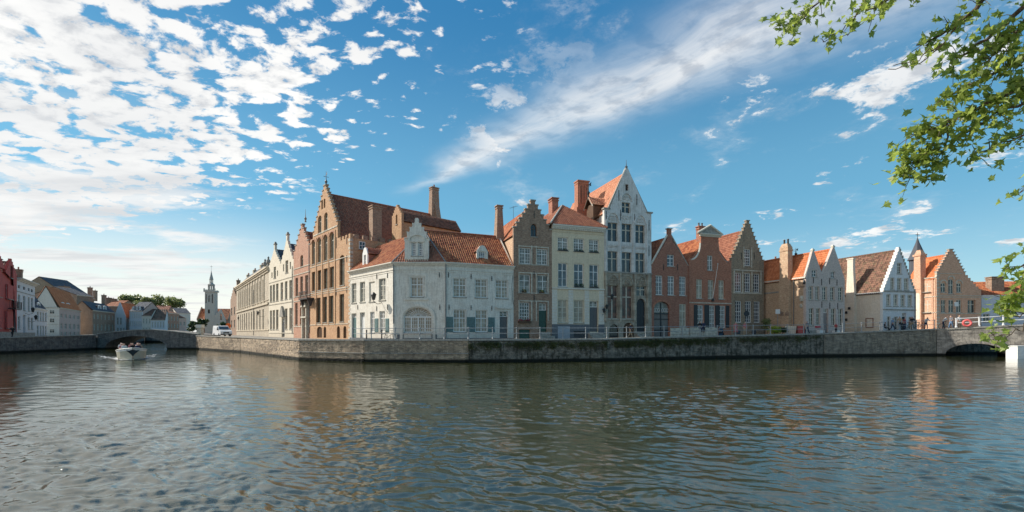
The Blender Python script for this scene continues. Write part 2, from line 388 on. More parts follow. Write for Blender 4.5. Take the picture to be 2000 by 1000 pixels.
def hole_poly(u0, u1, w0, w1, rise, n=8):
    if rise <= 0: return [(u0, w0), (u1, w0), (u1, w1), (u0, w1)]
    pts = [(u0, w0), (u1, w0)]; c = (u0 + u1) / 2; h = (u1 - u0) / 2
    for k in range(n + 1):
        a = math.pi * k / n; pts.append((c + h * math.cos(a), w1 - rise + rise * math.sin(a)))
    return pts
def gothic(u0, u1, w0, w1, rise, n=5):
    pts = [(u0, w0), (u1, w0)]; c = (u0 + u1) / 2; h = (u1 - u0) / 2
    for k in range(n + 1):
        a = (math.pi / 2) * k / n; pts.append((c + h * (1 - (1 - math.cos(a))), w1 - rise + rise * math.sin(a)))
    return pts[:2] + [(u1, w1 - rise), (c + h * .8, w1 - rise * .45), (c + h * .45, w1 - rise * .15), (c, w1), (c - h * .45, w1 - rise * .15), (c - h * .8, w1 - rise * .45), (u0, w1 - rise)]
# window styles: frame material, glass, vertical bars, horizontal bars (fraction, thickness), frame width, depth
ST = {
 'cross':  (PAINTW, G_CURT, [(.5, .09), (.25, .03), (.75, .03)], [(.62, .09), (.2, .03), (.41, .03), (.81, .03)], .09, .13),
 'crossb': (PAINTW, G_CURTB, [(.5, .09), (.25, .03), (.75, .03)], [(.66, .09), (.22, .03), (.44, .03), (.83, .03)], .09, .13),
 'crossd': (PAINTW, G_BLUE, [(.5, .08), (.25, .03), (.75, .03)], [(.66, .08), (.22, .03), (.44, .03), (.83, .03)], .09, .13),
 'pairn':  (PAINTW, G_DARK, [(.5, .08)], [(.66, .07), (.33, .03)], .08, .14),
 'pairb':  (PAINTW, G_BLUE, [(.5, .09)], [(.68, .08), (.34, .03)], .09, .14),
 'pairc':  (PAINTC, G_CURTB, [(.5, .09)], [(.68, .08), (.45, .03), (.22, .03)], .08, .14),
 'low2':   (PAINTW, G_CURTB, [(.5, .07)], [(.5, .03)], .08, .10),
 'dark4':  (STONE_T, G_DARK, [(.5, .17)], [(.66, .13)], .05, .22),
 'red4':   (STONE_T, G_RED, [(.5, .18)], [(.66, .14)], .06, .25),
 'lead':   (STONE_T, G_GREEN, [(.5, .05)], [(.7, .09)], .06, .22),
 'leaded': (WOOD, G_GREEN, [(.5, .06)], [(.70, .07), (.35, .03)], .05, .22),
 'grid':   (PAINTW, G_DARK, [(.25, .05), (.5, .05), (.75, .05)], [(.2, .05), (.4, .05), (.6, .05), (.8, .05)], .07, .10),
 'gridb':  (PAINTW, G_BLUE, [(.33, .05), (.67, .05)], [(.16, .04), (.33, .04), (.5, .09), (.67, .04), (.84, .04)], .09, .12),
 'small':  (PAINTW, G_DARK, [(.5, .06)], [(.5, .05)], .07, .10),
 'darkn':  (WOOD, G_DARK, [(.5, .06)], [(.6, .06)], .06, .18),
 'ivory':  (PAINTC, G_WARM, [(.5, .07)], [(.68, .08)], .08, .18),
 'pale':   (PAINTC, G_CURT, [(.5, .07)], [(.70, .09), (.35, .03)], .10, .10),
 'blind':  (PAINTC, WHITE, [], [], .03, .08),
 'bars':   (IRON, G_DARK, [(.2, .05), (.4, .05), (.6, .05), (.8, .05)], [(.33, .04), (.66, .04)], .05, .12),
 'plank':  (WOOD, WOOD, [(.25, .02), (.5, .03), (.75, .02)], [], .05, .12),
 'far':    (PAINTC, G_CURTB, [(.5, .09)], [(.6, .09)], .08, .10),
 'fardark':(PAINTC, G_DARK, [(.5, .09)], [(.6, .09)], .08, .10),
}
WCACHE = {}
def make_window(fr, parent, u0, u1, w0, w1, style, rise=0, sill=True, v=0, glass=None):
    fm, gm, vb, hb, ft, dep = ST[style]
    if glass: gm = glass
    W_, H_ = u1 - u0, w1 - w0
    key = (round(W_, 2), round(H_, 2), style, round(rise, 2), gm.name)
    if key not in WCACHE:
        h = W_ / 2; out = hole_poly(-h, h, 0, H_, rise)
        k1, k2 = 1 - 2 * ft / W_, 1 - 2 * ft / H_
        inn = [(a * k1, H_ / 2 + (b - H_ / 2) * k2) for a, b in out]
        m = MB(); m.slab(out, [inn], 0, .07)
        def top(u):
            if rise <= 0: return H_ - ft * .5
            q = max(0, 1 - (u / h) ** 2); return H_ - rise + rise * math.sqrt(q) - ft * .6
        for k, (f, t_) in enumerate(vb):
            u = -h + f * W_; m.box(u - t_ / 2, u + t_ / 2, .003 + .002 * k, .055, ft * .5, top(u))
        for k, (f, t_) in enumerate(hb):
            z = f * H_; uu = h - ft * .5
            if rise > 0 and z > H_ - rise: uu = h * math.sqrt(max(.01, 1 - ((z - (H_ - rise)) / rise) ** 2)) - ft * .5
            m.box(-uu, uu, .012 + .002 * k, .05, z - t_ / 2, z + t_ / 2)
        g = MB(); tr = [(a * .985, .01 + b * .985) for a, b in out]
        g.slab(tr, [], .04, .046)
        WCACHE[key] = (m.build('window', fm, mesh_only=True), g.build('glass', gm, mesh_only=True))
    me, ge = WCACHE[key]
    Mw = fr.M @ T((u0 + u1) / 2, dep + v, w0)
    o = link('window', me, parent, Mw); link('glass', ge, o, Mw)
    if sill:
        kk = ('sill', round(W_, 2))
        if kk not in WCACHE:
            WCACHE[kk] = MB().box(-W_ / 2 - .07, W_ / 2 + .07, -.07, .13, -.10, -.005).build('sill', STONE_D, mesh_only=True)
        link('sill', WCACHE[kk], o, fr.M @ T((u0 + u1) / 2, v, w0))
    return o
TILEN = 0
def tile_mesh(poly, cw=.25, rh=.33, seed=0):
    """rows of pantiles on a planar convex polygon; poly[0]->poly[1] is the eave"""
    p = [Vector(q) for q in poly]; ud = (p[1] - p[0]).normalized()
    nn = ud.cross(p[2] - p[0]).normalized()
    if nn.z < 0: nn = -nn
    vd = nn.cross(ud)
    if vd.z < 0: vd = -vd
    q = [((a - p[0]).dot(ud), (a - p[0]).dot(vd)) for a in p]
    H_ = max(b for a, b in q); rows = max(1, int(math.ceil(H_ / rh)))
    vs, fs, tone = [], [], []
    rnd = random.Random(seed)
    for r_ in range(rows):
        va, vb_ = r_ * rh, min(H_, (r_ + 1) * rh + .03)
        vm = min(H_ * .999, (r_ + .5) * rh)
        xs = []
        for i in range(len(q)):
            (a0, b0), (a1, b1) = q[i], q[(i + 1) % len(q)]
            if (b0 - vm) * (b1 - vm) < 0: xs.append(a0 + (a1 - a0) * (vm - b0) / (b1 - b0))
        if len(xs) < 2: continue
        x0, x1 = min(xs), max(xs)
        k = math.floor(x0 / cw)
        while k * cw < x1:
            a, b = max(x0, k * cw), min(x1, (k + 1) * cw); k += 1
            if b - a < .03: continue
            w = b - a; base = len(vs); lift = .035 + rnd.uniform(0, .012); jit = rnd.uniform(-.006, .006)
            for vv, l in ((va - .0, lift), (vb_, .0)):
                for s_, h in ((0, .005), (.3, .055 + jit), (.62, .012), (1, .0)):
                    P_ = p[0] + ud * (a + s_ * w) + vd * vv + nn * (l + h + .02); vs.append(P_)
            for i in range(3): fs.append((base + i, base + i + 1, base + 5 + i, base + 4 + i))
            fs.append((base, base + 3, base + 2, base + 1))
            t_ = rnd.random() ** .8 if rnd.random() > .06 else rnd.choice((0.0, 1.6))
            tone += [t_] * 8
    me = bpy.data.meshes.new('roof_tiles'); me.from_pydata([tuple(v) for v in vs], [], fs)
    at_ = me.attributes.new('tone', 'FLOAT', 'POINT'); at_.data.foreach_set('value', tone)
    return me
def roof_plane(parent, M, poly, mat, under=None, cw=.25, rh=.33, name='roof'):
    global TILEN
    TILEN += 1
    p = [Vector(q) for q in poly]; n = (p[1] - p[0]).cross(p[2] - p[0]).normalized()
    if n.z < 0: n = -n
    k = len(p)
    m = MB(); m.add([q - n * .005 for q in p] + [q - n * .12 for q in p], [tuple(range(k)), tuple(range(k, 2 * k))] + [(i, (i + 1) % k, k + (i + 1) % k, k + i) for i in range(k)])
    o = m.build(name, under or WOOD, parent, M)
    me = tile_mesh(poly, cw, rh, TILEN); me.materials.append(mat)
    link('roof_tiles', me, o, M, 'stuff')
    return o
def ridge_caps(parent, M, a, b, mat, r=.13):
    a, b = Vector(a), Vector(b); L = (b - a).length; n = max(1, int(L / .4)); m = MB()
    for i in range(n):
        p, q = a.lerp(b, i / n), a.lerp(b, (i + 1.06) / n)
        m.tube([p, q], [r, r * .86], 6)
    me = m.build('ridge_tiles', mat, parent, M, kind='stuff')
    at_ = me.data.attributes.new('tone', 'FLOAT', 'POINT'); at_.data.foreach_set('value', [.35] * len(me.data.vertices))
    return me
class House:
    def __init__(s, name, label, P0, P1, zb, cat='house', group=None):
        s.fr = Fr(P0, P1, zb); s.root = thing(name, label, cat, s.fr.M, group); s.holes = {}; s.name = name
        s.L = s.fr.L
    def _h(s, fr): return s.holes.setdefault(id(fr), [])
    def hole(s, poly, fr=None): s._h(fr or s.fr).append(poly)
    def win(s, x0, x1, w0, w1, style, rise=0, fr=None, sill=True, hole=True, glass=None, v=0):
        fr = fr or s.fr; u0, u1 = fr.fu(x0, v), fr.fu(x1, v)
        if hole: s._h(fr).append(hole_poly(u0, u1, w0, w1, rise))
        return make_window(fr, s.root, u0, u1, w0, w1, style, rise, sill, v, glass)
    def row(s, xs, yt, yb, xr, style, rise=0, fr=None, sill=True, glass=None):
        fr = fr or s.fr; w1, w0 = fr.fw(xr, yt), fr.fw(xr, yb)
        for x0, x1 in xs: s.win(x0, x1, w0, w1, style, rise, fr, sill, glass=glass)
        return w0, w1
    def door(s, x0, x1, w0, w1, mat, fr=None, rise=0, trans=0, dep=.22, label=None, tg=None):
        fr = fr or s.fr; u0, u1 = fr.fu(x0), fr.fu(x1); s._h(fr).append(hole_poly(u0, u1, w0, w1, rise))
        wt = w1 - trans; W_ = u1 - u0
        m = MB(); m.box(-W_ / 2, W_ / 2, 0, .06, 0, wt - w0)
        for i in (-1, 1):
            for z0, z1 in ((.08, .42), (.48, .90)):
                m.box(i * W_ * .25 - W_ * .17, i * W_ * .25 + W_ * .17, -.02, .0, (wt - w0) * z0, (wt - w0) * z1)
        Mw = fr.M @ T((u0 + u1) / 2, dep, w0)
        o = m.build('door', mat, s.root, Mw)
        MB().lathe(W_ * .38, -.05, [(.03, (wt - w0) * .44), (.045, (wt - w0) * .46), (.03, (wt - w0) * .48)], 6).build('handle', LEAD, o, Mw)
        if trans > 0:
            h = tg or 'low2'
            make_window(fr, s.root, u0 + .01, u1 - .01, wt + .02, w1, h, rise, False, dep - ST[h][5])
        elif rise > 0:
            pass
        if label: o['label'] = label
        return o
    def shutter(s, x0, x1, yt, yb, xr, mat=SHUT, fr=None, slats=9):
        fr = fr or s.fr; u0, u1 = fr.fu(x0), fr.fu(x1); w1, w0 = fr.fw(xr, yt), fr.fw(xr, yb); m = MB()
        m.box(u0, u1, -.045, -.005, w0, w1)
        for h0, h1 in ((0.04, .46), (.52, .96)):
            a, b = w0 + (w1 - w0) * h0, w0 + (w1 - w0) * h1
            for k in range(slats):
                z = a + (b - a) * (k + .5) / slats; m.box(u0 + .06, u1 - .06, -.062, -.047, z - .035, z + .02)
        return m.build('shutter', mat, s.root, fr.M)
    def facade(s, outline, mat, fr=None, th=.35, name='wall'):
        fr = fr or s.fr
        return MB().slab(outline, s._h(fr), 0, th).build(name, mat, s.root, fr.M)
    def band(s, w, h, proj, mat, u0=None, u1=None, fr=None, name='string_course', v=0):
        fr = fr or s.fr; u0 = 0 if u0 is None else u0; u1 = fr.L if u1 is None else u1
        return MB().box(u0, u1, -proj + v, .01 + v, w, w + h).build(name, mat, s.root, fr.M)
    def cornice(s, w, h, proj, mat, fr=None, u0=0, u1=None, dentil=0):
        fr = fr or s.fr; u1 = fr.L if u1 is None else u1; m = MB()
        m.box(u0, u1, -proj * .35, .02, w, w + h * .4); m.box(u0 - .02, u1 + .02, -proj * .7, .02, w + h * .4, w + h * .7); m.box(u0 - .05, u1 + .05, -proj, .02, w + h * .7, w + h)
        if dentil:
            k = int((u1 - u0) / dentil)
            for i in range(k):
                a = u0 + (i + .25) * dentil; m.box(a, a + dentil * .5, -proj * .62, -proj * .30, w + h * .05, w + h * .39)
        return m.build('cornice', mat, s.root, fr.M)
    def body(s, u0, u1, we, uc, wr, v0, v1, wall, tiles, fr=None, side_over=.12, under=None, back=True, caps=True, tl=True, tr=True, cw=.25, rh=.33):
        """box with a gable roof whose ridge runs back from the facade"""
        fr = fr or s.fr; m = MB()
        m.slab([(u0 + .012, -.5), (u1 - .012, -.5), (u1 - .012, we), (uc, wr - .08), (u0 + .012, we)], [], v0 - .02, v1)
        m.build('side_walls', wall, s.root, fr.M)
        so_ = side_over; kl = (wr - we) / (uc - u0); kr = (wr - we) / (u1 - uc)
        if tl: roof_plane(s.root, fr.M, [(u0 - so_, v1, we - so_ * kl), (u0 - so_, v0, we - so_ * kl), (uc, v0, wr), (uc, v1, wr)], tiles, under, cw, rh)
        if tr: roof_plane(s.root, fr.M, [(u1 + so_, v0, we - so_ * kr), (u1 + so_, v1, we - so_ * kr), (uc, v1, wr), (uc, v0, wr)], tiles, under, cw, rh)
        if caps: ridge_caps(s.root, fr.M, (uc, v0, wr + .06), (uc, v1, wr + .06), tiles)
    def chimney(s, cu, cv, w0, w1, a, b, mat, taper=1.0, pots=2, cap=True, fr=None, potmat=None):
        fr = fr or s.fr; m = MB(); m.frustum(cu, cv, w0, w1, a / taper, b / taper, a, b)
        if cap:
            m.frustum(cu, cv, w1 - .32, w1 - .16, a + .07, b + .07, a + .07, b + .07); m.frustum(cu, cv, w1, w1 + .12, a + .12, b + .12, a + .1, b + .1)
        o = m.build('chimney', mat, s.root, fr.M)
        if pots:
            p = MB()
            for k in range(pots):
                x = cu + (k - (pots - 1) / 2) * (a * 1.2 if pots > 1 else 0)
                p.lathe(x, cv, [(.13, w1 + .1), (.11, w1 + .5), (.14, w1 + .55), (.10, w1 + .6)], 7)
            p.build('chimney_pot', potmat or BRED, o, fr.M)
        return o
    def anchors(s, pts, fr=None, h=.55):
        fr = fr or s.fr
        for x, y in pts:
            u, w = fr.p(x, y); MB().box(u - .03, u + .03, -.05, -.002, w - h / 2, w + h / 2).box(u - .06, u + .06, -.045, -.003, w - .04, w + .04).build('wall_anchor', IRON, s.root, fr.M)
    def pipe(s, x, y0, y1, fr=None, mat=SPOUT, r=.055):
        fr = fr or s.fr; u = fr.fu(x); m = MB(); m.tube([(u, -.09, fr.fw(x, y1)), (u, -.09, fr.fw(x, y0))], r, 6)
        for k in range(4):
            z = fr.fw(x, y1) + (k + .5) / 4 * (fr.fw(x, y0) - fr.fw(x, y1)); m.box(u - .07, u + .07, -.14, .0, z - .03, z + .03)
        m.build('drainpipe', mat, s.root, fr.M)
    def lantern(s, x, y, fr=None, arm=.8, sc_=1.0):
        fr = fr or s.fr; u, w = fr.p(x, y); m = MB()
        m.tube([(u, .0, w - .5 * sc_), (u, -arm * .5, w - .65 * sc_), (u, -arm, w - .45 * sc_), (u, -arm, w - .3 * sc_)], .025 * sc_, 5)
        m.frustum(u, -arm, w - .3 * sc_, w + .15 * sc_, .09 * sc_, .09 * sc_, .17 * sc_, .17 * sc_); m.frustum(u, -arm, w + .15 * sc_, w + .38 * sc_, .20 * sc_, .20 * sc_, .04, .04)
        m.build('wall_lantern', IRON, s.root, fr.M)
def steps(uL, uR, wb, wt, n, top_w=.35, right_first=True):
    """stepped gable outline from right foot to left foot"""
    uc = (uL + uR) / 2; pts = []
    hr = (uR - uc - top_w) / n; dh = (wt - wb) / n
    for k in range(n):
        u = uR - k * hr; pts += [(u, wb + k * dh), (u, wb + (k + 1) * dh)]
    rp = pts + [(uc + top_w, wb + n * dh)]
    rp = [p for i, p in enumerate(rp) if i == 0 or p != rp[i - 1]]
    rp[-1] = (uc + top_w, wt); rp.append((uc + top_w, wt + dh * .9))
    lp = [(2 * uc - a, b) for a, b in reversed(rp)]
    return rp + lp
def step_caps(H, uL, uR, wb, wt, n, mat, top_w=.35, th=.40, fr=None, t_=.10):
    fr = fr or H.fr; uc = (uL + uR) / 2; hr = (uR - uc - top_w) / n; dh = (wt - wb) / n; t_ *= 1.4
    me = MB().box(-hr / 2 - .02, hr / 2 + .07, -.08, th, .002, t_).build('step_cap', mat, mesh_only=True)
    for k in range(n):
        w = wb + (k + 1) * dh
        for sg in (-1, 1):
            c = uc + sg * (uR - uc - (k + .5) * hr)
            link('step_cap', me, H.root, fr.M @ T(c, 0 if sg > 0 else th - .08, w) @ Matrix.Rotation(0 if sg > 0 else math.pi, 4, 'Z'))
    w = wt + dh * .9; MB().box(uc - top_w - .08, uc + top_w + .08, -.08, th + .02, w + .002, w + t_ * 1.2).build('top_cap', mat, H.root, fr.M)
def finial(H, u, v, w, h, mat=LEAD, vane=False, fr=None):
    fr = fr or H.fr; m = MB(); m.lathe(u, v, [(.16, w), (.10, w + .12 * h), (.20, w + .28 * h), (.07, w + .38 * h), (.035, w + .6 * h), (.02, w + h)], 7)
    if vane:
        m.box(u - .35, u + .3, v - .012, v + .012, w + .72 * h, w + .75 * h); m.box(u - .012, u + .012, v - .35, v + .35, w + .60 * h, w + .63 * h)
        m.add([(u + .02, v, w + .8 * h), (u + .42, v, w + .98 * h), (u + .34, v, w + .82 * h), (u + .42, v + .001, w + .7 * h)], [(0, 1, 2), (0, 2, 3)])
    m.build('finial', mat, H.root, fr.M)
def arch_mould(H, u0, u1, w0, rise, t_, proj, mat, fr=None, leg=0, name='arch_moulding', n=10):
    fr = fr or H.fr; c, h = (u0 + u1) / 2, (u1 - u0) / 2
    o_ = [(c + (h + t_) * math.cos(math.pi * k / n), w0 + (rise + t_) * math.sin(math.pi * k / n)) for k in range(n + 1)]
    i_ = [(c + h * math.cos(math.pi * k / n), w0 + rise * math.sin(math.pi * k / n)) for k in range(n + 1)]
    if leg: o_ = [(u1 + t_, w0 - leg)] + o_ + [(u0 - t_, w0 - leg)]; i_ = [(u1, w0 - leg)] + i_ + [(u0, w0 - leg)]
    return MB().slab(o_ + i_[::-1], [], -proj, .003).build(name, mat, H.root, fr.M)
# ground height along the right quay
def gz(X): return float(np.interp(X, [-60, -45, 5, 16, 24, 37, 50, 58, 66], [2.15, 2.0, 1.98, 2.16, 2.26, 2.52, 2.92, 3.3, 3.4]))
def aerial(H, u, v, w, yaw=.4):
    m = MB(); m.tube([(u, v, w - .4), (u, v, w + 1.5)], .022, 4); c, s = math.cos(yaw), math.sin(yaw)
    m.tube([(u - .7 * c, v - .7 * s, w + 1.4), (u + .7 * c, v + .7 * s, w + 1.4)], .014, 4)
    for k in range(5): x, y = u + (-.6 + .3 * k) * c, v + (-.6 + .3 * k) * s; q = .3 - .03 * k; m.tube([(x - q * s, y + q * c, w + 1.4), (x + q * s, y - q * c, w + 1.4)], .01, 3)
    m.build('aerial', IRON, H.root, H.fr.M)
# ================================================================== SETTING
def poly_mesh(name, pts3, faces, mat, kind='structure'):
    o = MB().add(pts3, faces).build(name, mat, kind=kind); return o
QP = [(-106, 148), (-54, 78.75), (-39, 66.3), (-21.9, 47.5), (-14.1, 44.2), (-4.1, 43.4), (9, 45.8), (16.2, 48.5), (22.6, 50.9), (37.1, 54.8), (52.2, 56.6)]
QZ = [2.2, 2.2, 2.06, 2.0, 2.02, 2.04, 2.08, 2.24, 2.34, 2.60, 3.15]
# land behind the quay
C_ = (-5, 190)
vs_, fs_ = [], []
LP = QP + [(56.5, 61), (200, 70), (260, 190)]; LZ = QZ + [3.2, 3.2, 3.2]
K = 10
for i, (p, z) in enumerate(zip(LP, LZ)):
    for k in range(K + 1):
        t = (k / K) ** 1.7; vs_.append((p[0] + (C_[0] - p[0]) * t, p[1] + (C_[1] - p[1]) * t, z * (1 - t) + 2.3 * t - .06))
for i in range(len(LP) - 1):
    for k in range(K): a = i * (K + 1) + k; b = a + K + 1; fs_.append((a, b, b + 1, a + 1))
poly_mesh('quayside_street', vs_, fs_, COBBLE)
LB = [(-70, 20), (-70.2, 63), (-70.9, 79.5), (-97, 116), (-118, 148)]
vs_ = [(x, y, 2.02) for x, y in LB] + [(-118, 260, 2.02), (-400, 260, 2.02), (-400, 20, 2.02)]
poly_mesh('left_street', vs_, [tuple(range(8))], COBBLE)
poly_mesh('distant_ground', [(-3000, 149, 1.9), (3000, 192, 1.9), (3000, 3500, 1.9), (-3000, 3500, 1.9)], [(0, 1, 2, 3)], COBBLE)
poly_mesh('near_bank', [(-60, -60, 1.2), (60, -60, 1.2), (60, 3.4, 1.2), (-60, 3.4, 1.2), (-60, 3.4, -1), (60, 3.4, -1)], [(0, 1, 2, 3), (3, 2, 5, 4)], COBBLE)

# ------------------------------------------------------------------ water
def water():
    nr, na = 800, 840
    r = 3.6 * (150 / 3.6) ** (np.arange(nr) / (nr - 1)); a = np.radians(np.linspace(-60, 56, na))
    RR, AA = np.meshgrid(r, a, indexing='ij'); X_ = RR * np.sin(AA); Y_ = RR * np.cos(AA); Z_ = np.zeros_like(X_)
    g = np.random.default_rng(11)
    spacing = RR * math.log(150 / 3.6) / nr
    # slowly varying patches of stronger and weaker ripple
    pat = np.zeros_like(X_)
    for k in range(14):
        L = g.uniform(5, 22); th = g.uniform(0, 2 * math.pi); pat += np.sin((X_ * math.cos(th) + Y_ * math.sin(th)) * 2 * math.pi / L + g.uniform(0, 6.28))
    pat = .85 + .13 * pat
    pat = np.clip(pat, .35, 1.6)
    wx = np.zeros_like(X_); wy = np.zeros_like(X_)
    for k in range(10):
        L = g.uniform(1.5, 5); th = g.uniform(0, 2 * math.pi); ph = (X_ * math.cos(th) + Y_ * math.sin(th)) * 2 * math.pi / L + g.uniform(0, 6.28)
        wx += .04 * np.sin(ph); wy += .04 * np.cos(ph * 1.1)
    XX, YY = X_ + wx, Y_ + wy
    for k in range(120):
        L = .15 * (1.6 / .15) ** g.random(); th = R(78) + g.normal(0, .50)
        if g.random() < .25: th = g.uniform(0, math.pi)
        A = .0024 * L ** .76 * g.uniform(.6, 1.3) * (1.9 if .2 < L < .6 else (.9 if L < 1 else .6))
        fade = np.clip((L / spacing - 3) / 3, 0, 1)
        ph = (XX * math.cos(th) + YY * math.sin(th)) * 2 * math.pi / L + g.uniform(0, 6.28)
        s = np.sin(ph); Z_ += A * fade * (s + .36 * np.cos(2 * ph)) * (pat if L < 1.2 else 1)
    co = np.stack([X_, Y_, Z_], -1).reshape(-1, 3)
    idx = np.arange(nr * na).reshape(nr, na)
    q = np.stack([idx[:-1, :-1], idx[:-1, 1:], idx[1:, 1:], idx[1:, :-1]], -1).reshape(-1, 4)[:, ::-1]
    me = bpy.data.meshes.new('canal_water'); me.vertices.add(len(co)); me.vertices.foreach_set('co', co.ravel())
    me.loops.add(q.size); me.loops.foreach_set('vertex_index', q.ravel()); me.polygons.add(len(q))
    me.polygons.foreach_set('loop_start', np.arange(0, q.size, 4)); me.polygons.foreach_set('use_smooth', np.ones(len(q), bool))
    me.update(); me.validate()
    m, t = newmat('water'); o = t.add('ShaderNodeTexCoord', out=3)
    a1 = t.noise(t.mapping(o, (1.0, 1.9, 1), (0, 0, R(-15))), 2.6, 5, .62); a2 = t.noise(t.mapping(o, (1.0, 2.4, 1), (0, 0, R(18))), 9, 4, .6)
    pt = t.ss(t.noise(o, .12, 3), .35, .65, .55, 1.25)
    h = t.m('MULTIPLY', t.m('ADD', t.m('MULTIPLY', a1, .65), t.m('MULTIPLY', a2, .12)), pt)
    c = t.mix(t.noise(o, .3, 3), (.024, .028, .008), (.032, .034, .010))
    fin(t, c, .02, h, 1.0, .013, .5, 0, **{'IOR': 2.3})
    me.materials.append(m)
    ob = link('canal_water', me, kind='structure')
    poly_mesh('outer_water', [(-400, -50, -.35), (400, -50, -.35), (400, 300, -.35), (-400, 300, -.35)], [(0, 1, 2, 3)], m)
water()

# ------------------------------------------------------------------ quay walls
def quay(label, pts, zs, mat, coping=COPEM, cope_h=.16, name='quay_wall', ledge=None, bl=.45, bh=.14, M=None, top_extra=0, cope_piece=1.15, bottom=-.8, thick=.7, seed=1):
    """masonry wall along pts (seen from the water on its right-hand normal side), coping stones as parts"""
    root = thing(name, label, 'quay wall', T(pts[0][0], pts[0][1], 0)); rnd = random.Random(seed)
    core = MB(); mas = MB(); n = len(pts)
    for i in range(n - 1):
        a, b = Vector(pts[i]), Vector(pts[i + 1]); d = (b - a); L = d.length; d.normalize(); nn = Vector((-d.y, d.x))   # into the land
        za, zb_ = zs[i] + top_extra, zs[i + 1] + top_extra
        q = [a + nn * .05, b + nn * .05, b + nn * thick, a + nn * thick]
        core.add([(q[0].x, q[0].y, bottom), (q[1].x, q[1].y, bottom), (q[2].x, q[2].y, bottom), (q[3].x, q[3].y, bottom),
                  (q[0].x, q[0].y, za - .02), (q[1].x, q[1].y, zb_ - .02), (q[2].x, q[2].y, zb_ - .02), (q[3].x, q[3].y, za - .02)],
                 [(0, 1, 5, 4), (1, 2, 6, 5), (2, 3, 7, 6), (3, 0, 4, 7), (4, 5, 6, 7)])
        # courses of blocks with uneven faces
        cols = int(L / bl)
        for k in range(cols):
            for j in range(-2, 40):
                z0 = j * bh
                s0 = (k + (.5 if j % 2 else 0)) * bl; s1 = min(L, s0 + bl - .02)
                if s1 - s0 < .08: continue
                zt = za + (zb_ - za) * (s0 / L)
                if z0 + bh > zt - .03: break
                pr = rnd.uniform(.0, .045) + (.12 if ledge and z0 < ledge else 0)
                p0, p1 = a + d * s0, a + d * s1; f0, f1 = p0 - nn * pr, p1 - nn * (pr + rnd.uniform(-.012, .012)); g0, g1 = p0 + nn * .06, p1 + nn * .06
                zz1 = z0 + bh - .014
                mas.add([(f0.x, f0.y, z0), (f1.x, f1.y, z0), (f1.x, f1.y, zz1), (f0.x, f0.y, zz1), (g0.x, g0.y, z0), (g1.x, g1.y, z0), (g1.x, g1.y, zz1), (g0.x, g0.y, zz1)],
                        [(0, 1, 2, 3), (3, 2, 6, 7), (0, 4, 5, 1), (0, 3, 7, 4), (1, 5, 6, 2)])
    Mi = I4
    core.build('core', mat, root, Mi); mas.build('masonry', mat, root, Mi, kind='stuff')
    if ledge:
        lm = MB()
        for i in range(n - 1):
            a, b = Vector(pts[i]), Vector(pts[i + 1]); d = (b - a).normalized(); nn = Vector((-d.y, d.x)); z = ledge
            q = [a - nn * .22, b - nn * .22, b + nn * .04, a + nn * .04]
            lm.add([(p.x, p.y, z + dz) for dz in (.03, .11) for p in q], [(0, 3, 2, 1), (4, 5, 6, 7), (0, 1, 5, 4), (1, 2, 6, 5), (3, 0, 4, 7)])
        lm.build('ledge', coping, root, Mi)
    if coping:
        c_ = {}
        for i in range(n - 1):
            a, b = Vector(pts[i]), Vector(pts[i + 1]); d = (b - a); L = d.length; d.normalize(); k = max(1, round(L / cope_piece)); ln = L / k
            za, zb_ = zs[i] + top_extra, zs[i + 1] + top_extra
            key = round(ln, 3)
            if key not in c_:
                m = MB(); m.box(.008, ln - .008, -.09, thick + .02, 0, cope_h); c_[key] = m.build('coping_stone', coping, mesh_only=True)
            sl_ = math.atan2(zb_ - za, L)
            for j in range(k):
                p = a + d * (j * ln); z = za + (zb_ - za) * j / k + rnd.uniform(-.006, .006)
                M_ = T(p.x, p.y, z) @ Matrix.Rotation(math.atan2(d.y, d.x), 4, 'Z') @ Matrix.Rotation(-sl_, 4, 'Y')
                link('coping_stone', c_[key], root, M_)
    return root
quay('long brick canal wall running back to the left past the parked white van', QP[1:4], QZ[1:4], QUAYB, seed=2)
quay('stained brick canal wall with a stone ledge below the white corner house', QP[3:6], QZ[3:6], QUAYB, ledge=.78, seed=3, bl=.36, bh=.11)
quay('dark mossy canal wall in front of the row of gabled houses', QP[5:10], QZ[5:10], QUAYD, seed=4)
quay('plain grey canal wall rising to the right bridge', QP[9:11], QZ[9:11], QUAYG, seed=5)
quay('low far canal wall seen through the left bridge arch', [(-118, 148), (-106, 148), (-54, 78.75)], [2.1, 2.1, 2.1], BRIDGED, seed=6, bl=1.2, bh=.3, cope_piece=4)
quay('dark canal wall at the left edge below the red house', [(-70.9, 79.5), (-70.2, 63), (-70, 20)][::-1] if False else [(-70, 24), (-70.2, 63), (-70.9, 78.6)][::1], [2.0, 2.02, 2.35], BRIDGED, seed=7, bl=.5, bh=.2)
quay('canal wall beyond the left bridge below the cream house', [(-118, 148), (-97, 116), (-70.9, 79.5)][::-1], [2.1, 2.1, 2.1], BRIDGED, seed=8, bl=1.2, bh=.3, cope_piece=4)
quay('shadowed canal wall seen through the right bridge arch', [(56.5, 61), (120, 65)], [3.0, 3.0], QUAYD, seed=9, bl=1.0, bh=.3, cope_piece=6)

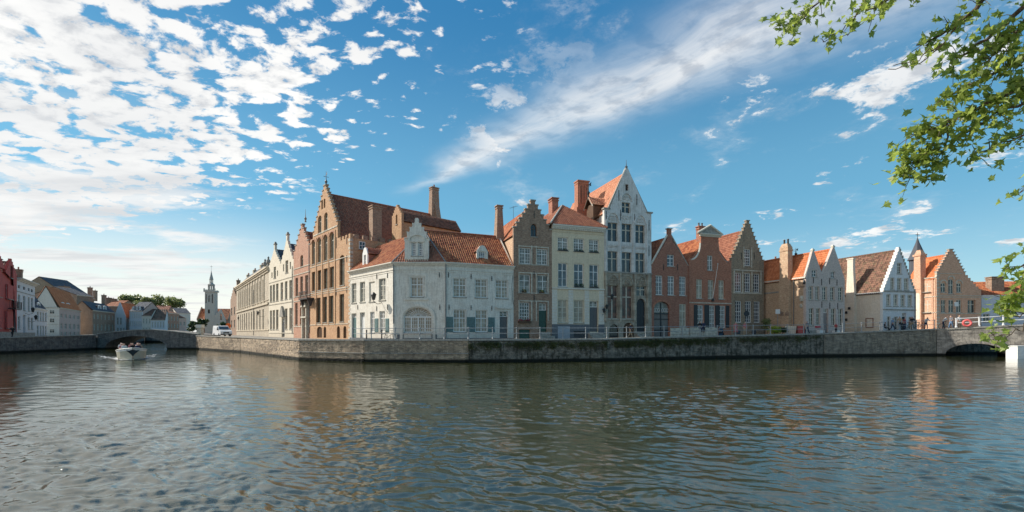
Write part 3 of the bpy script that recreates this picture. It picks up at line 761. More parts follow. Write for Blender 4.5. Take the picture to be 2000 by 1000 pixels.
# ------------------------------------------------------------------ bridges
def bridge(label, P0, P1, tops, arch, mat, width, name='stone_bridge', ring=.35, low_par=True):
    """tops: (u, z) list along the road; arch: (u0, u1, z_spring, z_crown)"""
    fr = Fr(P0, P1, 0); root = thing(name, label, 'bridge', fr.M)
    u0, u1, zs_, zc_ = arch; n = 18
    low = [(0, -.8)] + [(u0, -.8), (u0, zs_)] + [((u0 + u1) / 2 - (u1 - u0) / 2 * math.cos(math.pi * k / n), zs_ + (zc_ - zs_) * math.sin(math.pi * k / n)) for k in range(1, n)] + [(u1, zs_), (u1, -.8), (fr.L, -.8)]
    out = low + [(u, z) for u, z in reversed(tops)]
    MB().slab(out, [], 0, width).build('body', mat, root, fr.M)
    # ring of voussoirs, each a stone
    m = 22
    for k in range(m):
        a, b = math.pi * k / m, math.pi * (k + .93) / m; c = (u0 + u1) / 2; h = (u1 - u0) / 2; rr = zc_ - zs_
        q = [(c - (h + e) * math.cos(x), zs_ + (rr + e) * math.sin(x)) for x, e in ((a, 0), (b, 0), (b, ring), (a, ring))]
        MB().slab(q, [], -.05 - .02 * (k % 3), .02).build('arch_stone', mat, root, fr.M)
    # coping stones
    for (ua, za), (ub, zb_) in zip(tops[:-1], tops[1:]):
        k = max(1, round((ub - ua) / 1.1)); ln = (ub - ua) / k; sl_ = math.atan2(zb_ - za, ub - ua)
        me = MB().box(.01, ln - .01, -.1, .42, 0, .16).build('coping_stone', COPEM, mesh_only=True)
        for j in range(k):
            t = j / k; link('coping_stone', me, root, fr.M @ T(ua + ln * j, 0, za + (zb_ - za) * t + .003) @ Matrix.Rotation(-sl_, 4, 'Y'))
    # courses of blocks on the face
    mas = MB(); rnd = random.Random(len(label)); bl, bh = .5, .19
    uu = [p[0] for p in tops]; zz = [p[1] for p in tops]
    for j in range(-1, 24):
        for k in range(int(fr.L / bl)):
            s0 = (k + (.5 if j % 2 else 0)) * bl; s1 = s0 + bl - .02; z0 = j * bh; z1 = z0 + bh - .015
            if z1 > float(np.interp(s0, uu, zz)) - .05 or s1 > fr.L: continue
            c = (u0 + u1) / 2; h = (u1 - u0) / 2 + ring + .05; rr = zc_ - zs_ + ring + .05; bad = False
            for s in (s0, s1):
                if abs(s - c) < h and z0 < zs_ + rr * math.sqrt(max(0, 1 - ((s - c) / h) ** 2)): bad = True
            if bad: continue
            mas.box(s0, s1, -rnd.uniform(.004, .035), .02, z0, z1)
    mas.build('masonry', mat, root, fr.M, kind='stuff')
    return fr, root
# left bridge, parallel to the picture
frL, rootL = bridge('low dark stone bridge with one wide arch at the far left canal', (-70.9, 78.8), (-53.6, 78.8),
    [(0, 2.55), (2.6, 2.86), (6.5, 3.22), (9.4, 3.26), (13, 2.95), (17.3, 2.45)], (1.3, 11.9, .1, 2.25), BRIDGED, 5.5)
Bd = (Vector((57.8, 52.0)) - Vector((52.2, 56.6))).normalized(); BP1 = Vector((52.2, 56.6)) + Bd * 24
BF = Fr((52.2, 56.6), BP1, 0)
ztop = lambda x, y: BF.fw(x, y)
frR, rootR = bridge('pale brick arch bridge at the right with a white railing', (52.2, 56.6), BP1,
    [(0, 3.12), (BF.fu(1900), ztop(1900, 641.5)), (BF.fu(1960), ztop(1960, 638)), (BF.fu(2010), ztop(2010, 636)), (24, 3.5)],
    (BF.fu(1846), BF.fu(1971), .12, BF.fw(1905, 671)), BRIDGEM, 7.5)

# ================================================================== HOUSES, right bank of the left canal
d1 = Vector((-.67, .743)).normalized()
P683 = Vector((-19.8, 56.3))
def onray(x, P, d): r = (x - CX) / F; t = (r * P.y - P.x) / (d.x - r * d.y); return P + d * t
P606 = onray(606, P683, d1); P573 = onray(573.5, P606, d1); P525 = onray(525, P573, d1)
d2v = Vector((-.6, .8)); P462 = onray(462, P525, d2v); P452 = onray(450, P462, d2v)

# ---- big orange brick step gable
H = House('gabled_house', 'tall orange brick house with a high stepped gable and weathervane', P606, P683 + Vector((.05, -.05)), 2.0)
fr = H.fr; L = H.L
uR = fr.fu(659.5); uc = fr.fu(634); uL = 2 * uc - uR
wb = fr.fw(659.5, 441); wt = fr.fw(634, 371); wp = fr.fw(634, 358)
wpar = fr.fw(681, 457)
H.row([(609, 615.5), (620, 627.5), (632, 640), (644, 653)], 453, 505, 648, 'lead', .45)
H.row([(621, 628), (633, 640)], 415, 450, 636, 'lead', .5)
H.row([(627.6, 630.6), (632.2, 635.4)], 389, 407, 632, 'darkn', .15, sill=False)
w0, w1 = fr.fw(668, 557), fr.fw(668, 498); H.win(663, 673, w0, w1, 'leaded', .55)
H.row([(609, 615.5), (620.3, 627.3), (632, 640), (644, 652.3)], 521, 562, 648, 'leaded')
H.row([(618, 626), (631, 638.6), (643, 651.3), (663, 672)], 577.5, 629, 648, 'leaded')
for x0, x1 in ((619, 629), (632, 637), (658, 664), (670.5, 676.5)): H.win(x0, x1, .12, fr.fw(660, 637), 'plank', .4, sill=False)
out = [(0, -.5), (L, -.5), (L, wpar)]
k = L
while k - 1.0 > uR + .3: out += [(k - .5, wpar), (k - .5, wpar - .45), (k - 1.0, wpar - .45), (k - 1.0, wpar)]; k -= 1.0
out += [(uR, wpar)] + steps(uL, uR, wb, wt, 9, .42)
if uL > .2: out += [(uL, wb - .3), (0, wb - .3)]
H.facade(out, BORANGE)
step_caps(H, uL, uR, wb, wt, 9, STONE_D, .42)
finial(H, uc, .2, wt + (wt - wb) / 9 * .9 + .1, 1.9, LEAD, True)
H.body(.0, uR + .4, wb - 1.6, uc, wt - .5, .35, 17.6, BORANGE, T_REDBR, tl=True)
MB().box(uR + .3, L - .012, .33, 16, -.5, wpar - .5).build('side_bay', BORANGE, H.root, fr.M)
cr = MB(); v = .5
while v < 12: cr.box(L - .32, L + .02, v, v + .6, wpar - .52, wpar); v += 1.15
cr.build('parapet', BBROWN, H.root, fr.M)
for w in (wb + .1,): H.band(w - .15, .16, .06, STONE_T, uL + .3, uR - .1)
for xr, y in ((648, 511), (648, 567), (648, 634)): H.band(fr.fw(xr, y), .10, .05, STONE_T, 0, L - .5)
for xr, y in ((648, 571),): H.band(fr.fw(xr, y), .06, .05, STONE_T, 0, L - .5)
for a, b in ((609, 615.5), (620, 627.5), (632, 640), (644, 653)):
    arch_mould(H, fr.fu(a), fr.fu(b), fr.fw(648, 453) - .45, .45, .16, .08, BROSE)
for x0, x1 in ((616.8, 618.6), (628.8, 630.6), (641.2, 642.8), (654, 655.6)):
    H.band(fr.fw(648, 634), fr.fw(648, 452) - fr.fw(648, 634), .08, BORANGE, fr.fu(x0), fr.fu(x1), name='pilaster')
qn = MB()
for k in range(int(wpar / .5)): qn.box(L - (.35 if k % 2 else .5), L + .015, -.03, .36, k * .5, k * .5 + .34)
qn.build('quoins', STONE_T, H.root, fr.M)
# chimneys and dormers on the right slope
v_, wtp = fr.side(730, 404, L - .8)
H.chimney(L - .9, 3.7, 10, wtp, .55, .62, BBROWN, 1.0, 0)
H.chimney(uc + .1, 17.3, 14, 24.0, .42, .6, BBROWN, .62, 1)
MB().frustum(uc + .1, 17.5, 10, 21.8, 3.4, .45, .45, .4).build('end_gable', BBROWN, H.root, fr.M)
F2 = Fr(fr.M @ Vector((L - 2.0, 6.6, 0)), fr.M @ Vector((L + .6, 6.6, 0)), 2.0)
g0 = F2.fw(752, 478); g1 = F2.fw(752, 432); g2 = F2.fw(752, 414)
o_ = [(0, g0), (2.6, g0)] + steps(0, 2.6, g1, g2, 4, .2)
hh = [hole_poly(1.05, 1.5, g1 - 1.0, g1 + .3, .2)]
MB().slab(o_, hh, 0, .35).build('dormer_gable', BORANGE, H.root, F2.M)
make_window(F2, H.root, 1.05, 1.5, g1 - 1.0, g1 + .3, 'darkn', .2)
m_ = MB().slab([(0.1, g0), (2.5, g0), (2.5, g1 - .6), (1.3, g2 - .5), (.1, g1 - .6)], [], .3, 9.5).build('dormer_body', BORANGE, H.root, F2.M)
roof_plane(H.root, F2.M, [(2.7, .34, g1 - .8), (2.7, 9.5, g1 - .8), (1.3, 9.5, g2 - .35), (1.3, .34, g2 - .35)], T_BROWN)
Fs = Fr(fr.M @ Vector((L, 0, 0)), fr.M @ Vector((L, 14, 0)), 2.0)
make_window(Fs, H.root, Fs.fu(701), Fs.fu(713), Fs.fw(707, 487), Fs.fw(707, 472), 'small', 0, True, -.16)
for x, y in ((657, 478), (657, 470), (677.5, 470), (677.5, 505), (677.5, 565), (657, 570)): H.anchors([(x, y)], h=.9)

# ---- salmon / rose brick step gable with portal and balcony
H = House('gabled_house', 'narrow rose-red brick house with a pinnacled step gable and dark balcony', P573, P606, 2.0); fr = H.fr; L = H.L
wb = fr.fw(603, 488); uc = fr.fu(594); wt = fr.fw(594, 445)
H.row([(577, 582), (586.5, 591.5), (596, 601.5)], 537, 575, 600, 'lead')
H.row([(576.5, 581.3), (586, 591.3)], 590, 634, 590, 'lead')
H.row([(586.7, 592)], 498, 521, 590, 'lead', .25)
H.door(595.5, 600.5, .15, fr.fw(598, 628), DOORG, trans=.3)
out = [(0, -.5), (L, -.5)] + steps(0, L, wb, wt, 5, .35)
H.facade(out, BROSE); step_caps(H, 0, L, wb, wt, 5, STONE_D, .35)
finial(H, uc, .2, wt + .9, 1.9, STONE_D)
H.body(0, L, wb - .8, L / 2, wt - .4, .35, 14, BROSE, T_RED)
for y in (519, 532, 577, 586, 638): H.band(fr.fw(600, y), .13, .06, STONE_T)
pm = MB(); a, b = fr.fu(593.5), fr.fu(602.5); wtop = fr.fw(598, 600)
pm.box(a, a + .28, -.35, 0, -.3, wtop); pm.box(b - .28, b, -.35, 0, -.3, wtop); pm.box(a - .12, b + .12, -.45, 0, wtop - 1.6, wtop - 1.35); pm.box(a - .1, b + .1, -.5, 0, wtop, wtop + .25)
pm.slab([(a, wtop + .25), (b, wtop + .25), ((a + b) / 2 + .3, wtop + .85), ((a + b) / 2, wtop + 1.0), ((a + b) / 2 - .3, wtop + .85)], [], -.4, 0)
pm.build('portal', STONE_T, H.root, fr.M)
bk = MB(); b0, b1 = fr.fu(597), fr.fu(606) + 1.6; wq = fr.fw(604, 583)
bk.box(b0, b1, -1.0, 0, wq - .2, wq); bk.box(b0, b1, -1.0, -.94, wq + .85, wq + .95)
for k in range(12): x = b0 + (b1 - b0) * k / 11; bk.box(x - .03, x + .03, -.99, -.95, wq, wq + .86)
for k in range(4): bk.box(b0 if k % 2 else b1 - .06, (b0 + .06) if k % 2 else b1, -.95 + k * .22, -.9 + k * .22, wq, wq + .86)
for x in (b0 + .3, b1 - .3): bk.frustum(x, -.45, wq - 1.2, wq - .2, .10, .12, .16, .42)
bk.build('balcony', plain('sooty_stone', (.07, .06, .055), .8, .4), H.root, fr.M)
H.pipe(604.6, 480, 650)

# ---- pair of ivory gables
H = House('gabled_house', 'ivory painted house with twin scrolled gables left of the rose-red house', P525, P573, 2.0); fr = H.fr; L = H.L
xs = [(527, 531), (532.6, 537), (539, 544), (548, 553), (556.3, 561.5), (565, 570)]
H.row(xs, 547, 583, 567, 'ivory')
H.row([xs[0], xs[1], xs[2], xs[4], xs[5]], 601.5, 643, 567, 'ivory')
H.row([(534.5, 539)], 521, 543, 537, 'ivory'); H.row([(557.5, 563)], 508.5, 533, 560, 'ivory')
H.row([(530.2, 532.2), (541, 543)], 530, 541, 537, 'darkn', sill=False); H.row([(552.8, 555), (566, 568.3)], 514, 528, 560, 'darkn', sill=False)
H.door(550, 556, .1, fr.fw(553, 622), DOORG, trans=.5)
um = fr.fu(547.3)
def scroll_gable(u0, u1, wb, wt, pin):
    c = (u0 + u1) / 2; h = (u1 - u0) / 2; H_ = wt - wb
    r = [(1.0, 0), (1.0, .12), (.86, .12), (.84, .26), (.70, .30), (.68, .44), (.52, .48), (.48, .62), (.36, .66), (.30, .80), (.22, .84), (.16, 1.0)]
    P_ = [(c + h * a, wb + H_ * b) for a, b in r] + [(c + .28, wt), (c + .28, wt + pin)]
    return P_ + [(2 * c - a, b) for a, b in reversed(P_)]
g2_ = scroll_gable(um, L, fr.fw(571, 512), fr.fw(562, 470), 1.0); g1_ = scroll_gable(0, um, fr.fw(530, 520), fr.fw(540, 487), 1.0)
H.facade([(0, -.5), (L, -.5)] + g2_ + g1_, IVORY)
H.body(um, L, fr.fw(571, 512) - .6, (um + L) / 2, fr.fw(562, 470) - .5, .35, 13, IVORY, T_SLATE)
H.body(0, um, fr.fw(571, 512) - .6, um / 2, fr.fw(562, 470) - .5, .35, 13, IVORY, T_SLATE)
for cc, ww in (((um + L) / 2, fr.fw(562, 470) + 1.0), (um / 2, fr.fw(540, 487) + 1.0)):
    MB().box(cc - .36, cc + .36, -.08, .42, ww, ww + .15).frustum(cc, .17, ww + .15, ww + .5, .28, .2, .12, .1).build('pinnacle', STONE_D, H.root, fr.M)
H.band(fr.fw(567, 590), .14, .07, STONE_T); H.band(fr.fw(567, 542), .12, .06, STONE_T); H.band(fr.fw(567, 651), .12, .06, STONE_T)
MB().slab([(fr.fu(549.5), fr.fw(553, 619)), (fr.fu(557), fr.fw(553, 619)), (fr.fu(555.5), fr.fw(553, 606)), (fr.fu(553.2), fr.fw(553, 598)), (fr.fu(551), fr.fw(553, 606))], [], -.35, 0).build('door_hood', STONE_D, H.root, fr.M)
H.lantern(518, 612, arm=1.2); H.pipe(571.8, 520, 652)

# ---- long sandstone house
H = House('stone_mansion', 'long sandstone mansion with tall windows and slate mansard roof', P462, P525, 2.0); fr = H.fr; L = H.L
w3, w4 = fr.fw(512, 588), fr.fw(512, 547); w1_, w2_ = fr.fw(512, 642), fr.fw(512, 604); wc = fr.fw(524.5, 524)
m_ = 1.2; n_ = 11
for k in range(n_):
    c = m_ + (L - 2 * m_ - 4) * (k + .5) / n_ + 1.0
    for a, b in ((w1_, w2_), (w3, w4)):
        H._h(fr).append(hole_poly(c - .65, c + .65, a, b, 0)); make_window(fr, H.root, c - .65, c + .65, a, b, 'ivory')
    if k % 1 == 0: MB().box(c + 1.15, c + 1.55, -.14, .0, w3 - .5, wc - .6).box(c + 1.08, c + 1.62, -.2, 0, wc - .8, wc - .6).build('pilaster', SAND, H.root, fr.M)
H.facade([(0, -.5), (L, -.5), (L, wc), (0, wc)], SAND)
MB().box(.01, L - .01, .33, 12, -.5, wc - .01).build('side_walls', SAND, H.root, fr.M)
H.cornice(wc - .6, .9, .55, SAND); H.band((w2_ + w3) / 2 - .15, .35, .22, SAND); H.band(w1_ - .35, .2, .12, SAND); H.band((w2_ + w3) / 2 + .6, .12, .1, SAND)
roof_plane(H.root, fr.M, [(0, .1, wc + .3), (L, .1, wc + .3), (L - 1.2, 2.6, wc + 3.2), (1.2, 2.6, wc + 3.2)], T_SLATE, None, .5, .5)
roof_plane(H.root, fr.M, [(L, .1, wc + .3), (L, 12, wc + .3), (L - 1.2, 9.4, wc + 3.2), (L - 1.2, 2.6, wc + 3.2)], T_SLATE, None, .5, .5)
MB().box(1.2, L - 1.2, 2.6, 9.4, wc + 3.0, wc + 3.25).build('roof_deck', LEAD, H.root, fr.M)
for u in (3, 14, 24.5): H.chimney(u, 2.4, wc, wc + 3.3, .7, .4, SAND, 1, 2)
for u in (L - 1.0, L - 4.5):
    MB().lathe(u, .1, [(.4, wc + .3), (.3, wc + .6), (.2, wc + .8), (.42, wc + 1.1), (.3, wc + 1.6), (.12, wc + 1.8), (.2, wc + 2.0), (.05, wc + 2.25)], 7).build('urn', STONE_D, H.root, fr.M)
for u, w, nm in ((8, .6, 1), (15, .6, 1)): H.door(fr.P.x and 466.5, 469.5, .05, fr.fw(468, 634), WOOD) if u == 8 else None
H.lantern(478, 622, arm=1.3)
H.pipe(496, 566, 655)

# ---- far dark gabled house at the end of the row
H = House('gabled_house', 'dark brick gabled house at the far end of the left row', P452, P462, 2.0); fr = H.fr; L = H.L
wb, wt = fr.fw(461, 584), fr.fw(456, 566)
H.row([(451.5, 453.5), (457, 459)], 600, 615, 456, 'fardark'); H.row([(451.5, 453.5), (457, 459)], 625, 640, 456, 'fardark')
H.facade([(0, -.5), (L, -.5)] + steps(0, L, wb, wt, 4, .4), BBROWN); H.body(0, L, wb - .6, L / 2, wt - .4, .35, 12, BBROWN, T_SLATE)
H.chimney(L / 2, 1.2, wt - 2, wt + 2.6, .5, .4, BBROWN, 1, 1)
# ================================================================== white corner house
E0, E1, E2, E3 = P683, Vector((-12.63, 49.0)), Vector((-7.08, 49.0)), Vector((.17, 52.0))
H = House('corner_house', 'white painted corner house with angled front, stepped dormer and blue-green shutters', E1, E2, 2.0); fr = H.fr; L = H.L
FL, FR_ = Fr(E0, E1, 2.0), Fr(E2, E3, 2.0)
we = fr.fw(819, 513)
# left wing
a, b = H.row([(686.5, 696), (703, 713)], 544, 586, 746, 'pairc', fr=FL); a, b = H.row([(740, 753)], 544, 586, 746, 'pairc', fr=FL); H.row([(721, 732)], 547, 587, 746, 'blind', fr=FL)
a, b = H.row([(723, 731.5), (741, 752)], 607.5, 649, 746, 'crossb', fr=FL)
H.door(686.5, 696, .05, FL.fw(691, 612), SHUT, FL, 0, .5); H.door(703, 712.5, .05, FL.fw(708, 610), PAINTW, FL, 0, .6)
H.shutter(732.5, 739, 622, 649, 736, fr=FL); H.shutter(753.2, 759.8, 622, 649, 757, fr=FL)
H.facade([(0, -.5), (FL.L, -.5), (FL.L, we), (0, we)], WHITE, FL)
# angled front
u0, u1 = fr.fu(802), fr.fu(826.5); w0, w1 = fr.fw(814, 580), fr.fw(814, 541)
H.win(802, 826.5, w0, w1, 'cross')
MB().slab([(u0 - .35, w0 - .1), (u1 + .35, w0 - .1), (u1 + .35, w1 + .3), (u0 - .35, w1 + .3)], [[(u0 - .06, w0 - .11), (u1 + .06, w0 - .11), (u1 + .06, w1 + .08), (u0 - .06, w1 + .08)][::1]] if False else [], .0, .01)
m_ = MB()
for a0, a1, z0, z1 in ((u0 - .38, u0 - .14, w0, w1 + .14), (u1 + .14, u1 + .38, w0, w1 + .14), (u0 - .38, u1 + .38, w1 + .14, w1 + .36)): m_.box(a0, a1, -.04, .003, z0, z1)
m_.box(u0 - .6, u1 + .6, -.12, .003, w0 - .32, w0 - .14); m_.build('window_surround', WHITE, H.root, fr.M)
ua, ub = fr.fu(789), fr.fu(843); wa, wb_ = fr.fw(816, 649.5), fr.fw(816, 600.5); rise = 1.0
H._h(fr).append(hole_poly(ua, ub, wa, wb_, rise, 12))
hU = (ub - ua) / 2; cU = (ua + ub) / 2; sp = wb_ - rise
m_ = MB(); o1 = hole_poly(-hU, hU, 0, wb_ - wa, rise, 14); i1 = [(x * .955, .09 + y * .955) for x, y in o1]; m_.slab(o1, [i1], 0, .08)
for k in range(1, 4): m_.box(-hU + k * hU / 2 - .06, -hU + k * hU / 2 + .06, .0, .07, .05, sp - wa)
m_.box(-hU + .05, hU - .05, -.012, .075, sp - wa - .08, sp - wa + .06)
for k in range(4):
    for j in (1, 2): x = -hU + (k + j / 3) * hU / 2; m_.box(x - .015, x + .015, .02, .06, .1, sp - wa - .08)
for j in range(1, 4): z = (sp - wa) * j / 4; m_.box(-hU + .05, hU - .05, .024, .058, z - .015, z + .015)
for k in range(1, 12):
    t = math.pi * k / 12; m_.tube([(.22 * math.cos(t), .03, sp - wa + .06 + .14 * math.sin(t)), (hU * .94 * math.cos(t), .03, sp - wa + rise * .93 * math.sin(t))], .02, 4)
for rr_ in (.3, .62):
    m_.tube([(hU * rr_ * math.cos(math.pi * k / 14), .03, sp - wa + .03 + rise * rr_ * math.sin(math.pi * k / 14)) for k in range(15)], .022, 4)
Mw = fr.M @ T(cU, .2, wa); ow = m_.build('fanlight_window', PAINTW, H.root, Mw); MB().slab(hole_poly(-hU * .98, hU * .98, .02, wb_ - wa - .02, rise, 14), [], .05, .056).build('glass', G_CURT, ow, Mw)
MB().box(-hU - .1, hU + .1, -.28, 0, -.14, -.01).build('sill', STONE_D, ow, Mw)
arch_mould(H, ua - .12, ub + .12, sp, rise + .1, .30, .10, WHITE, leg=sp - .05)
H.facade([(0, -.5), (L, -.5), (L, we), (0, we)], WHITE)
# right wing
H.row([(885, 910.5), (928, 952), (968, 992)], 543, 580, 897, 'cross', fr=FR_)
H.row([(885.5, 910), (928.5, 952)], 604.5, 648.5, 897, 'cross', fr=FR_)
H.door(976, 991.5, .03, FR_.fw(984, 608), DOORG, FR_, 0, .62, .2, tg='small')
for x0, x1 in ((871.5, 884.8), (911.5, 928), (953.2, 966)): H.shutter(x0, x1, 619, 648.5, 897, fr=FR_)
H.facade([(0, -.5), (FR_.L, -.5), (FR_.L, we), (0, we)], WHITE, FR_)
MB().box(FR_.fu(969), FR_.fu(1000), -.16, .003, FR_.fw(984, 603), FR_.fw(984, 600)).build('door_cornice', WHITE, H.root, FR_.M)
for f_ in (FL, fr, FR_):
    H.cornice(we - .30, .34, .34, CREAMW, f_, -.05, f_.L + .05); H.band(we - .78, .09, .06, WHITE, fr=f_); H.band(we - 1.0, .05, .035, WHITE, fr=f_); H.band(.0, .22, .045, GREYBASE, fr=f_, name='plinth')
m_ = MB(); m_.box(fr.fu(776), fr.fu(788), -.07, .003, 0, .62); m_.box(fr.fu(843), fr.fu(853), -.07, .003, 0, .62); m_.build('plinth_block', GREYBASE, H.root, fr.M)
H.pipe(768.8, 514, 632); H.pipe(871, 514, 660)
H.anchors([(688.5, 545), (714, 540), (736, 540), (757, 538), (699, 600), (736, 603), (757, 600)][2:], FL); H.anchors([(858, 537), (859, 600)], fr); H.anchors([(876, 537), (920, 540), (960.5, 544), (877, 600), (920, 601), (960.5, 602)], FR_)
H.lantern(746, 580, FL, arm=1.0, sc_=1.25)
wi = MB(); wi.tube([FR_.fr if False else (FR_.fu(1002) - .05, -.04, FR_.fw(1002, 538)), (FR_.fu(999.5), -.04, FR_.fw(1000, 560)), (FR_.fu(1001), -.04, FR_.fw(1000, 585)), (FR_.fu(1004), -.04, FR_.fw(1003, 600))], .018, 4).build('cable', IRON, H.root, FR_.M)
# solid core and roofs (world coordinates relative to the root)
def off(P, n, k): return Vector((P.x + n.x * k, P.y + n.y * k))
def isect(P, d, Q, e):
    k = ((Q.x - P.x) * e.y - (Q.y - P.y) * e.x) / (d.x * e.y - d.y * e.x); return P + d * k
zE = 2.0 + we; RISE = 4.1
Rs = isect(off(E0, FL.n, 4.2), FL.d, off(E2, FR_.n, 4.2), FR_.d); R0 = off(E0, FL.n, 4.2); R3 = off(E3, FR_.n, 4.2)
Bs = isect(off(E0, FL.n, 8.4), FL.d, off(E2, FR_.n, 8.4), FR_.d); B0 = off(E0, FL.n, 8.4); B3 = off(E3, FR_.n, 8.4)
ins = lambda P, n: off(P, n, .34)
cp = [ins(E0, FL.n), isect(ins(E0, FL.n), FL.d, ins(E1, fr.n), fr.d), isect(ins(E2, FR_.n), FR_.d, ins(E1, fr.n), fr.d), ins(E3, FR_.n), B3, Bs, B0]
m_ = MB(); k = len(cp); m_.add([(p.x, p.y, 1.6) for p in cp] + [(p.x, p.y, zE - .05) for p in cp], [(i, (i + 1) % k, k + (i + 1) % k, k + i) for i in range(k)] + [tuple(range(k, 2 * k))])
m_.add([(E3.x, E3.y, zE - .1), (R3.x, R3.y, zE + RISE - .1), (B3.x, B3.y, zE - .1)], [(0, 1, 2)])
m_.build('side_walls', WHITE, H.root, I4)
def p3(P, z): return (P.x, P.y, z)
eo = .18
q0, q3 = off(E0, FL.n, -eo), off(E3, FR_.n, -eo); q1 = isect(q0, FL.d, off(E1, fr.n, -eo), fr.d); q2 = isect(q3, FR_.d, off(E1, fr.n, -eo), fr.d)
ze = zE - .02
RL = off(E0, FL.n, 4.2)
roof_plane(H.root, I4, [p3(q0, ze), p3(q1, ze), p3(Rs, zE + RISE), p3(R0, zE + RISE - 1.2)], T_RED)
roof_plane(H.root, I4, [p3(q1, ze), p3(q2, ze), p3(Rs, zE + RISE)], T_REDBR)
roof_plane(H.root, I4, [p3(q2, ze), p3(q3, ze), p3(R3, zE + RISE), p3(Rs, zE + RISE)], T_RED)
roof_plane(H.root, I4, [p3(B0, zE), p3(Bs, zE), p3(Rs, zE + RISE), p3(R0, zE + RISE - 1.2)], T_RED, None, .5, .6)
roof_plane(H.root, I4, [p3(Bs, zE), p3(B3, zE), p3(R3, zE + RISE), p3(Rs, zE + RISE)], T_RED, None, .5, .6)
ridge_caps(H.root, I4, p3(Rs, zE + RISE + .08), p3(R3, zE + RISE + .08), T_REDBR); ridge_caps(H.root, I4, p3(R0, zE + RISE - 1.12), p3(Rs, zE + RISE + .08), T_RED)
for A_, B_ in ((p3(q1, ze + .1), p3(Rs, zE + RISE + .06)), (p3(q2, ze + .1), p3(Rs, zE + RISE + .06))): MB().tube([A_, B_], .06, 6).build('hip_flashing', RAILW, H.root, I4)
MB().tube([p3(off(E3, FR_.d, -.15), ze + .12), p3(off(R3, FR_.d, -.15), zE + RISE + .1)], .11, 6).build('verge', PAINTC, H.root, I4)
# stepped dormer
ud0, ud1 = fr.fu(790.5), fr.fu(837); wd = we + .02
w464, w451, w443, w434, w427 = [fr.fw(814, y) for y in (464, 452, 443, 435, 426.5)]
prof = [(1.0, wd), (1.0, w464 - .35), (1.06, w464 - .3), (1.06, w464), (.84, w464 - .05), (.80, w464 + .2), (.84, w451), (.62, w451 - .05), (.57, w451 + .12), (.60, w443), (.42, w443 - .04), (.35, w443 + .1), (.38, w434), (.22, w434 - .04), (.14, w434 + .1), (.16, w427 - .1), (.10, w427 + .05)]
cD, hD = (ud0 + ud1) / 2, (ud1 - ud0) / 2
rp = [(cD + hD * a, b) for a, b in prof]; lp = [(cD - hD * a, b) for a, b in reversed(prof)]
wn0, wn1 = fr.fw(814, 499.5), fr.fw(814, 473)
hs = [hole_poly(fr.fu(803.5), fr.fu(812.6), wn0, wn1, 0), hole_poly(fr.fu(816.6), fr.fu(826), wn0, wn1, 0)]
MB().slab(rp + lp, hs, -.02, .36).build('dormer_gable', WHITE, H.root, fr.M)
for a, b in ((803.5, 812.6), (816.6, 826)): make_window(fr, H.root, fr.fu(a), fr.fu(b), wn0, wn1, 'gridb')
arch_mould(H, fr.fu(800), fr.fu(829), wn1 + .12, .62, .13, .12, WHITE); H.band(wn1 + .02, .12, .10, WHITE, fr.fu(799), fr.fu(830)); H.band(wd + .35, .12, .10, WHITE, ud0 - .02, ud1 + .02); H.band(w464 - .1, .1, .1, WHITE, ud0 - .06, fr.fu(797)); H.band(w464 - .1, .1, .1, WHITE, fr.fu(831), ud1 + .06)
MB().slab([(ud0 + .15, wd - .3), (ud1 - .15, wd - .3), (ud1 - .15, w464 - .6), (cD, w443 - .2), (ud0 + .15, w464 - .6)], [], .3, 4.4).build('dormer_body', WHITE, H.root, fr.M)
roof_plane(H.root, fr.M, [(ud0, .34, w464 - .75), (ud0, 4.4, w464 - .75), (cD, 4.4, w443 - .1), (cD, .34, w443 - .1)], T_REDBR); roof_plane(H.root, fr.M, [(ud1, .34, w464 - .75), (ud1, 4.4, w464 - .75), (cD, 4.4, w443 - .1), (cD, .34, w443 - .1)], T_REDBR)
# small dormers
def dormer(H, f, x0, x1, yb, ys, ya, win, v0, depth, wall=WHITE, tiles=T_REDBR, style='gridb', name='dormer'):
    u0, u1 = f.fu(x0, v0), f.fu(x1, v0); xm = (x0 + x1) / 2; wb, ws, wa = f.fw(xm, yb, v0), f.fw(xm, ys, v0), f.fw(xm, ya, v0); c = (u0 + u1) / 2
    Fm = Matrix(f.M); xa, xb, y0, y1 = win; a, b = f.fu(xa, v0), f.fu(xb, v0); q0, q1 = f.fw(xm, y1, v0), f.fw(xm, y0, v0)
    o = MB().slab([(u0, wb), (u1, wb), (u1, ws), (c + (u1 - c) * .45, wa - .1), (c, wa), (c - (u1 - c) * .45, wa - .1), (u0, ws)], [hole_poly(a, b, q0, q1, 0)], v0, v0 + .2).build(name, wall, H.root, f.M)
    make_window(f, H.root, a, b, q0, q1, style, 0, False, v0)
    MB().slab([(u0 + .03, wb), (u1 - .03, wb), (u1 - .03, ws - .05), (c, wa - .1), (u0 + .03, ws - .05)], [], v0 + .19, v0 + depth).build('dormer_body', BRED, H.root, f.M)
    for ue in (u0 - .12, u1 + .12): roof_plane(H.root, f.M, [(ue, v0 + .12, ws - .1), (ue, v0 + depth, ws - .1), (c, v0 + depth, wa + .02), (c, v0 + .12, wa + .02)], tiles)
dormer(H, FR_, 931, 953, 516, 491, 479, (935, 948, 491, 512), .55, 2.8)
dormer(H, FL, 708, 717.5, 523, 495, 483, (710.5, 715, 498, 519), .35, 4.2, PAINTW, T_REDBR, 'small')
cb = FR_.fu(975, 4.2)
H.chimney(cb, 4.3, FR_.fw(976, 487, 4.3), FR_.fw(976, 404, 4.3), .32, .36, BBROWN, .6, 0, fr=FR_)
# ================================================================== right row
rd = Vector((1, .335)).normalized(); P0 = Vector((.17, 52.0))
def rp_(x): return onray(x, P0, rd)
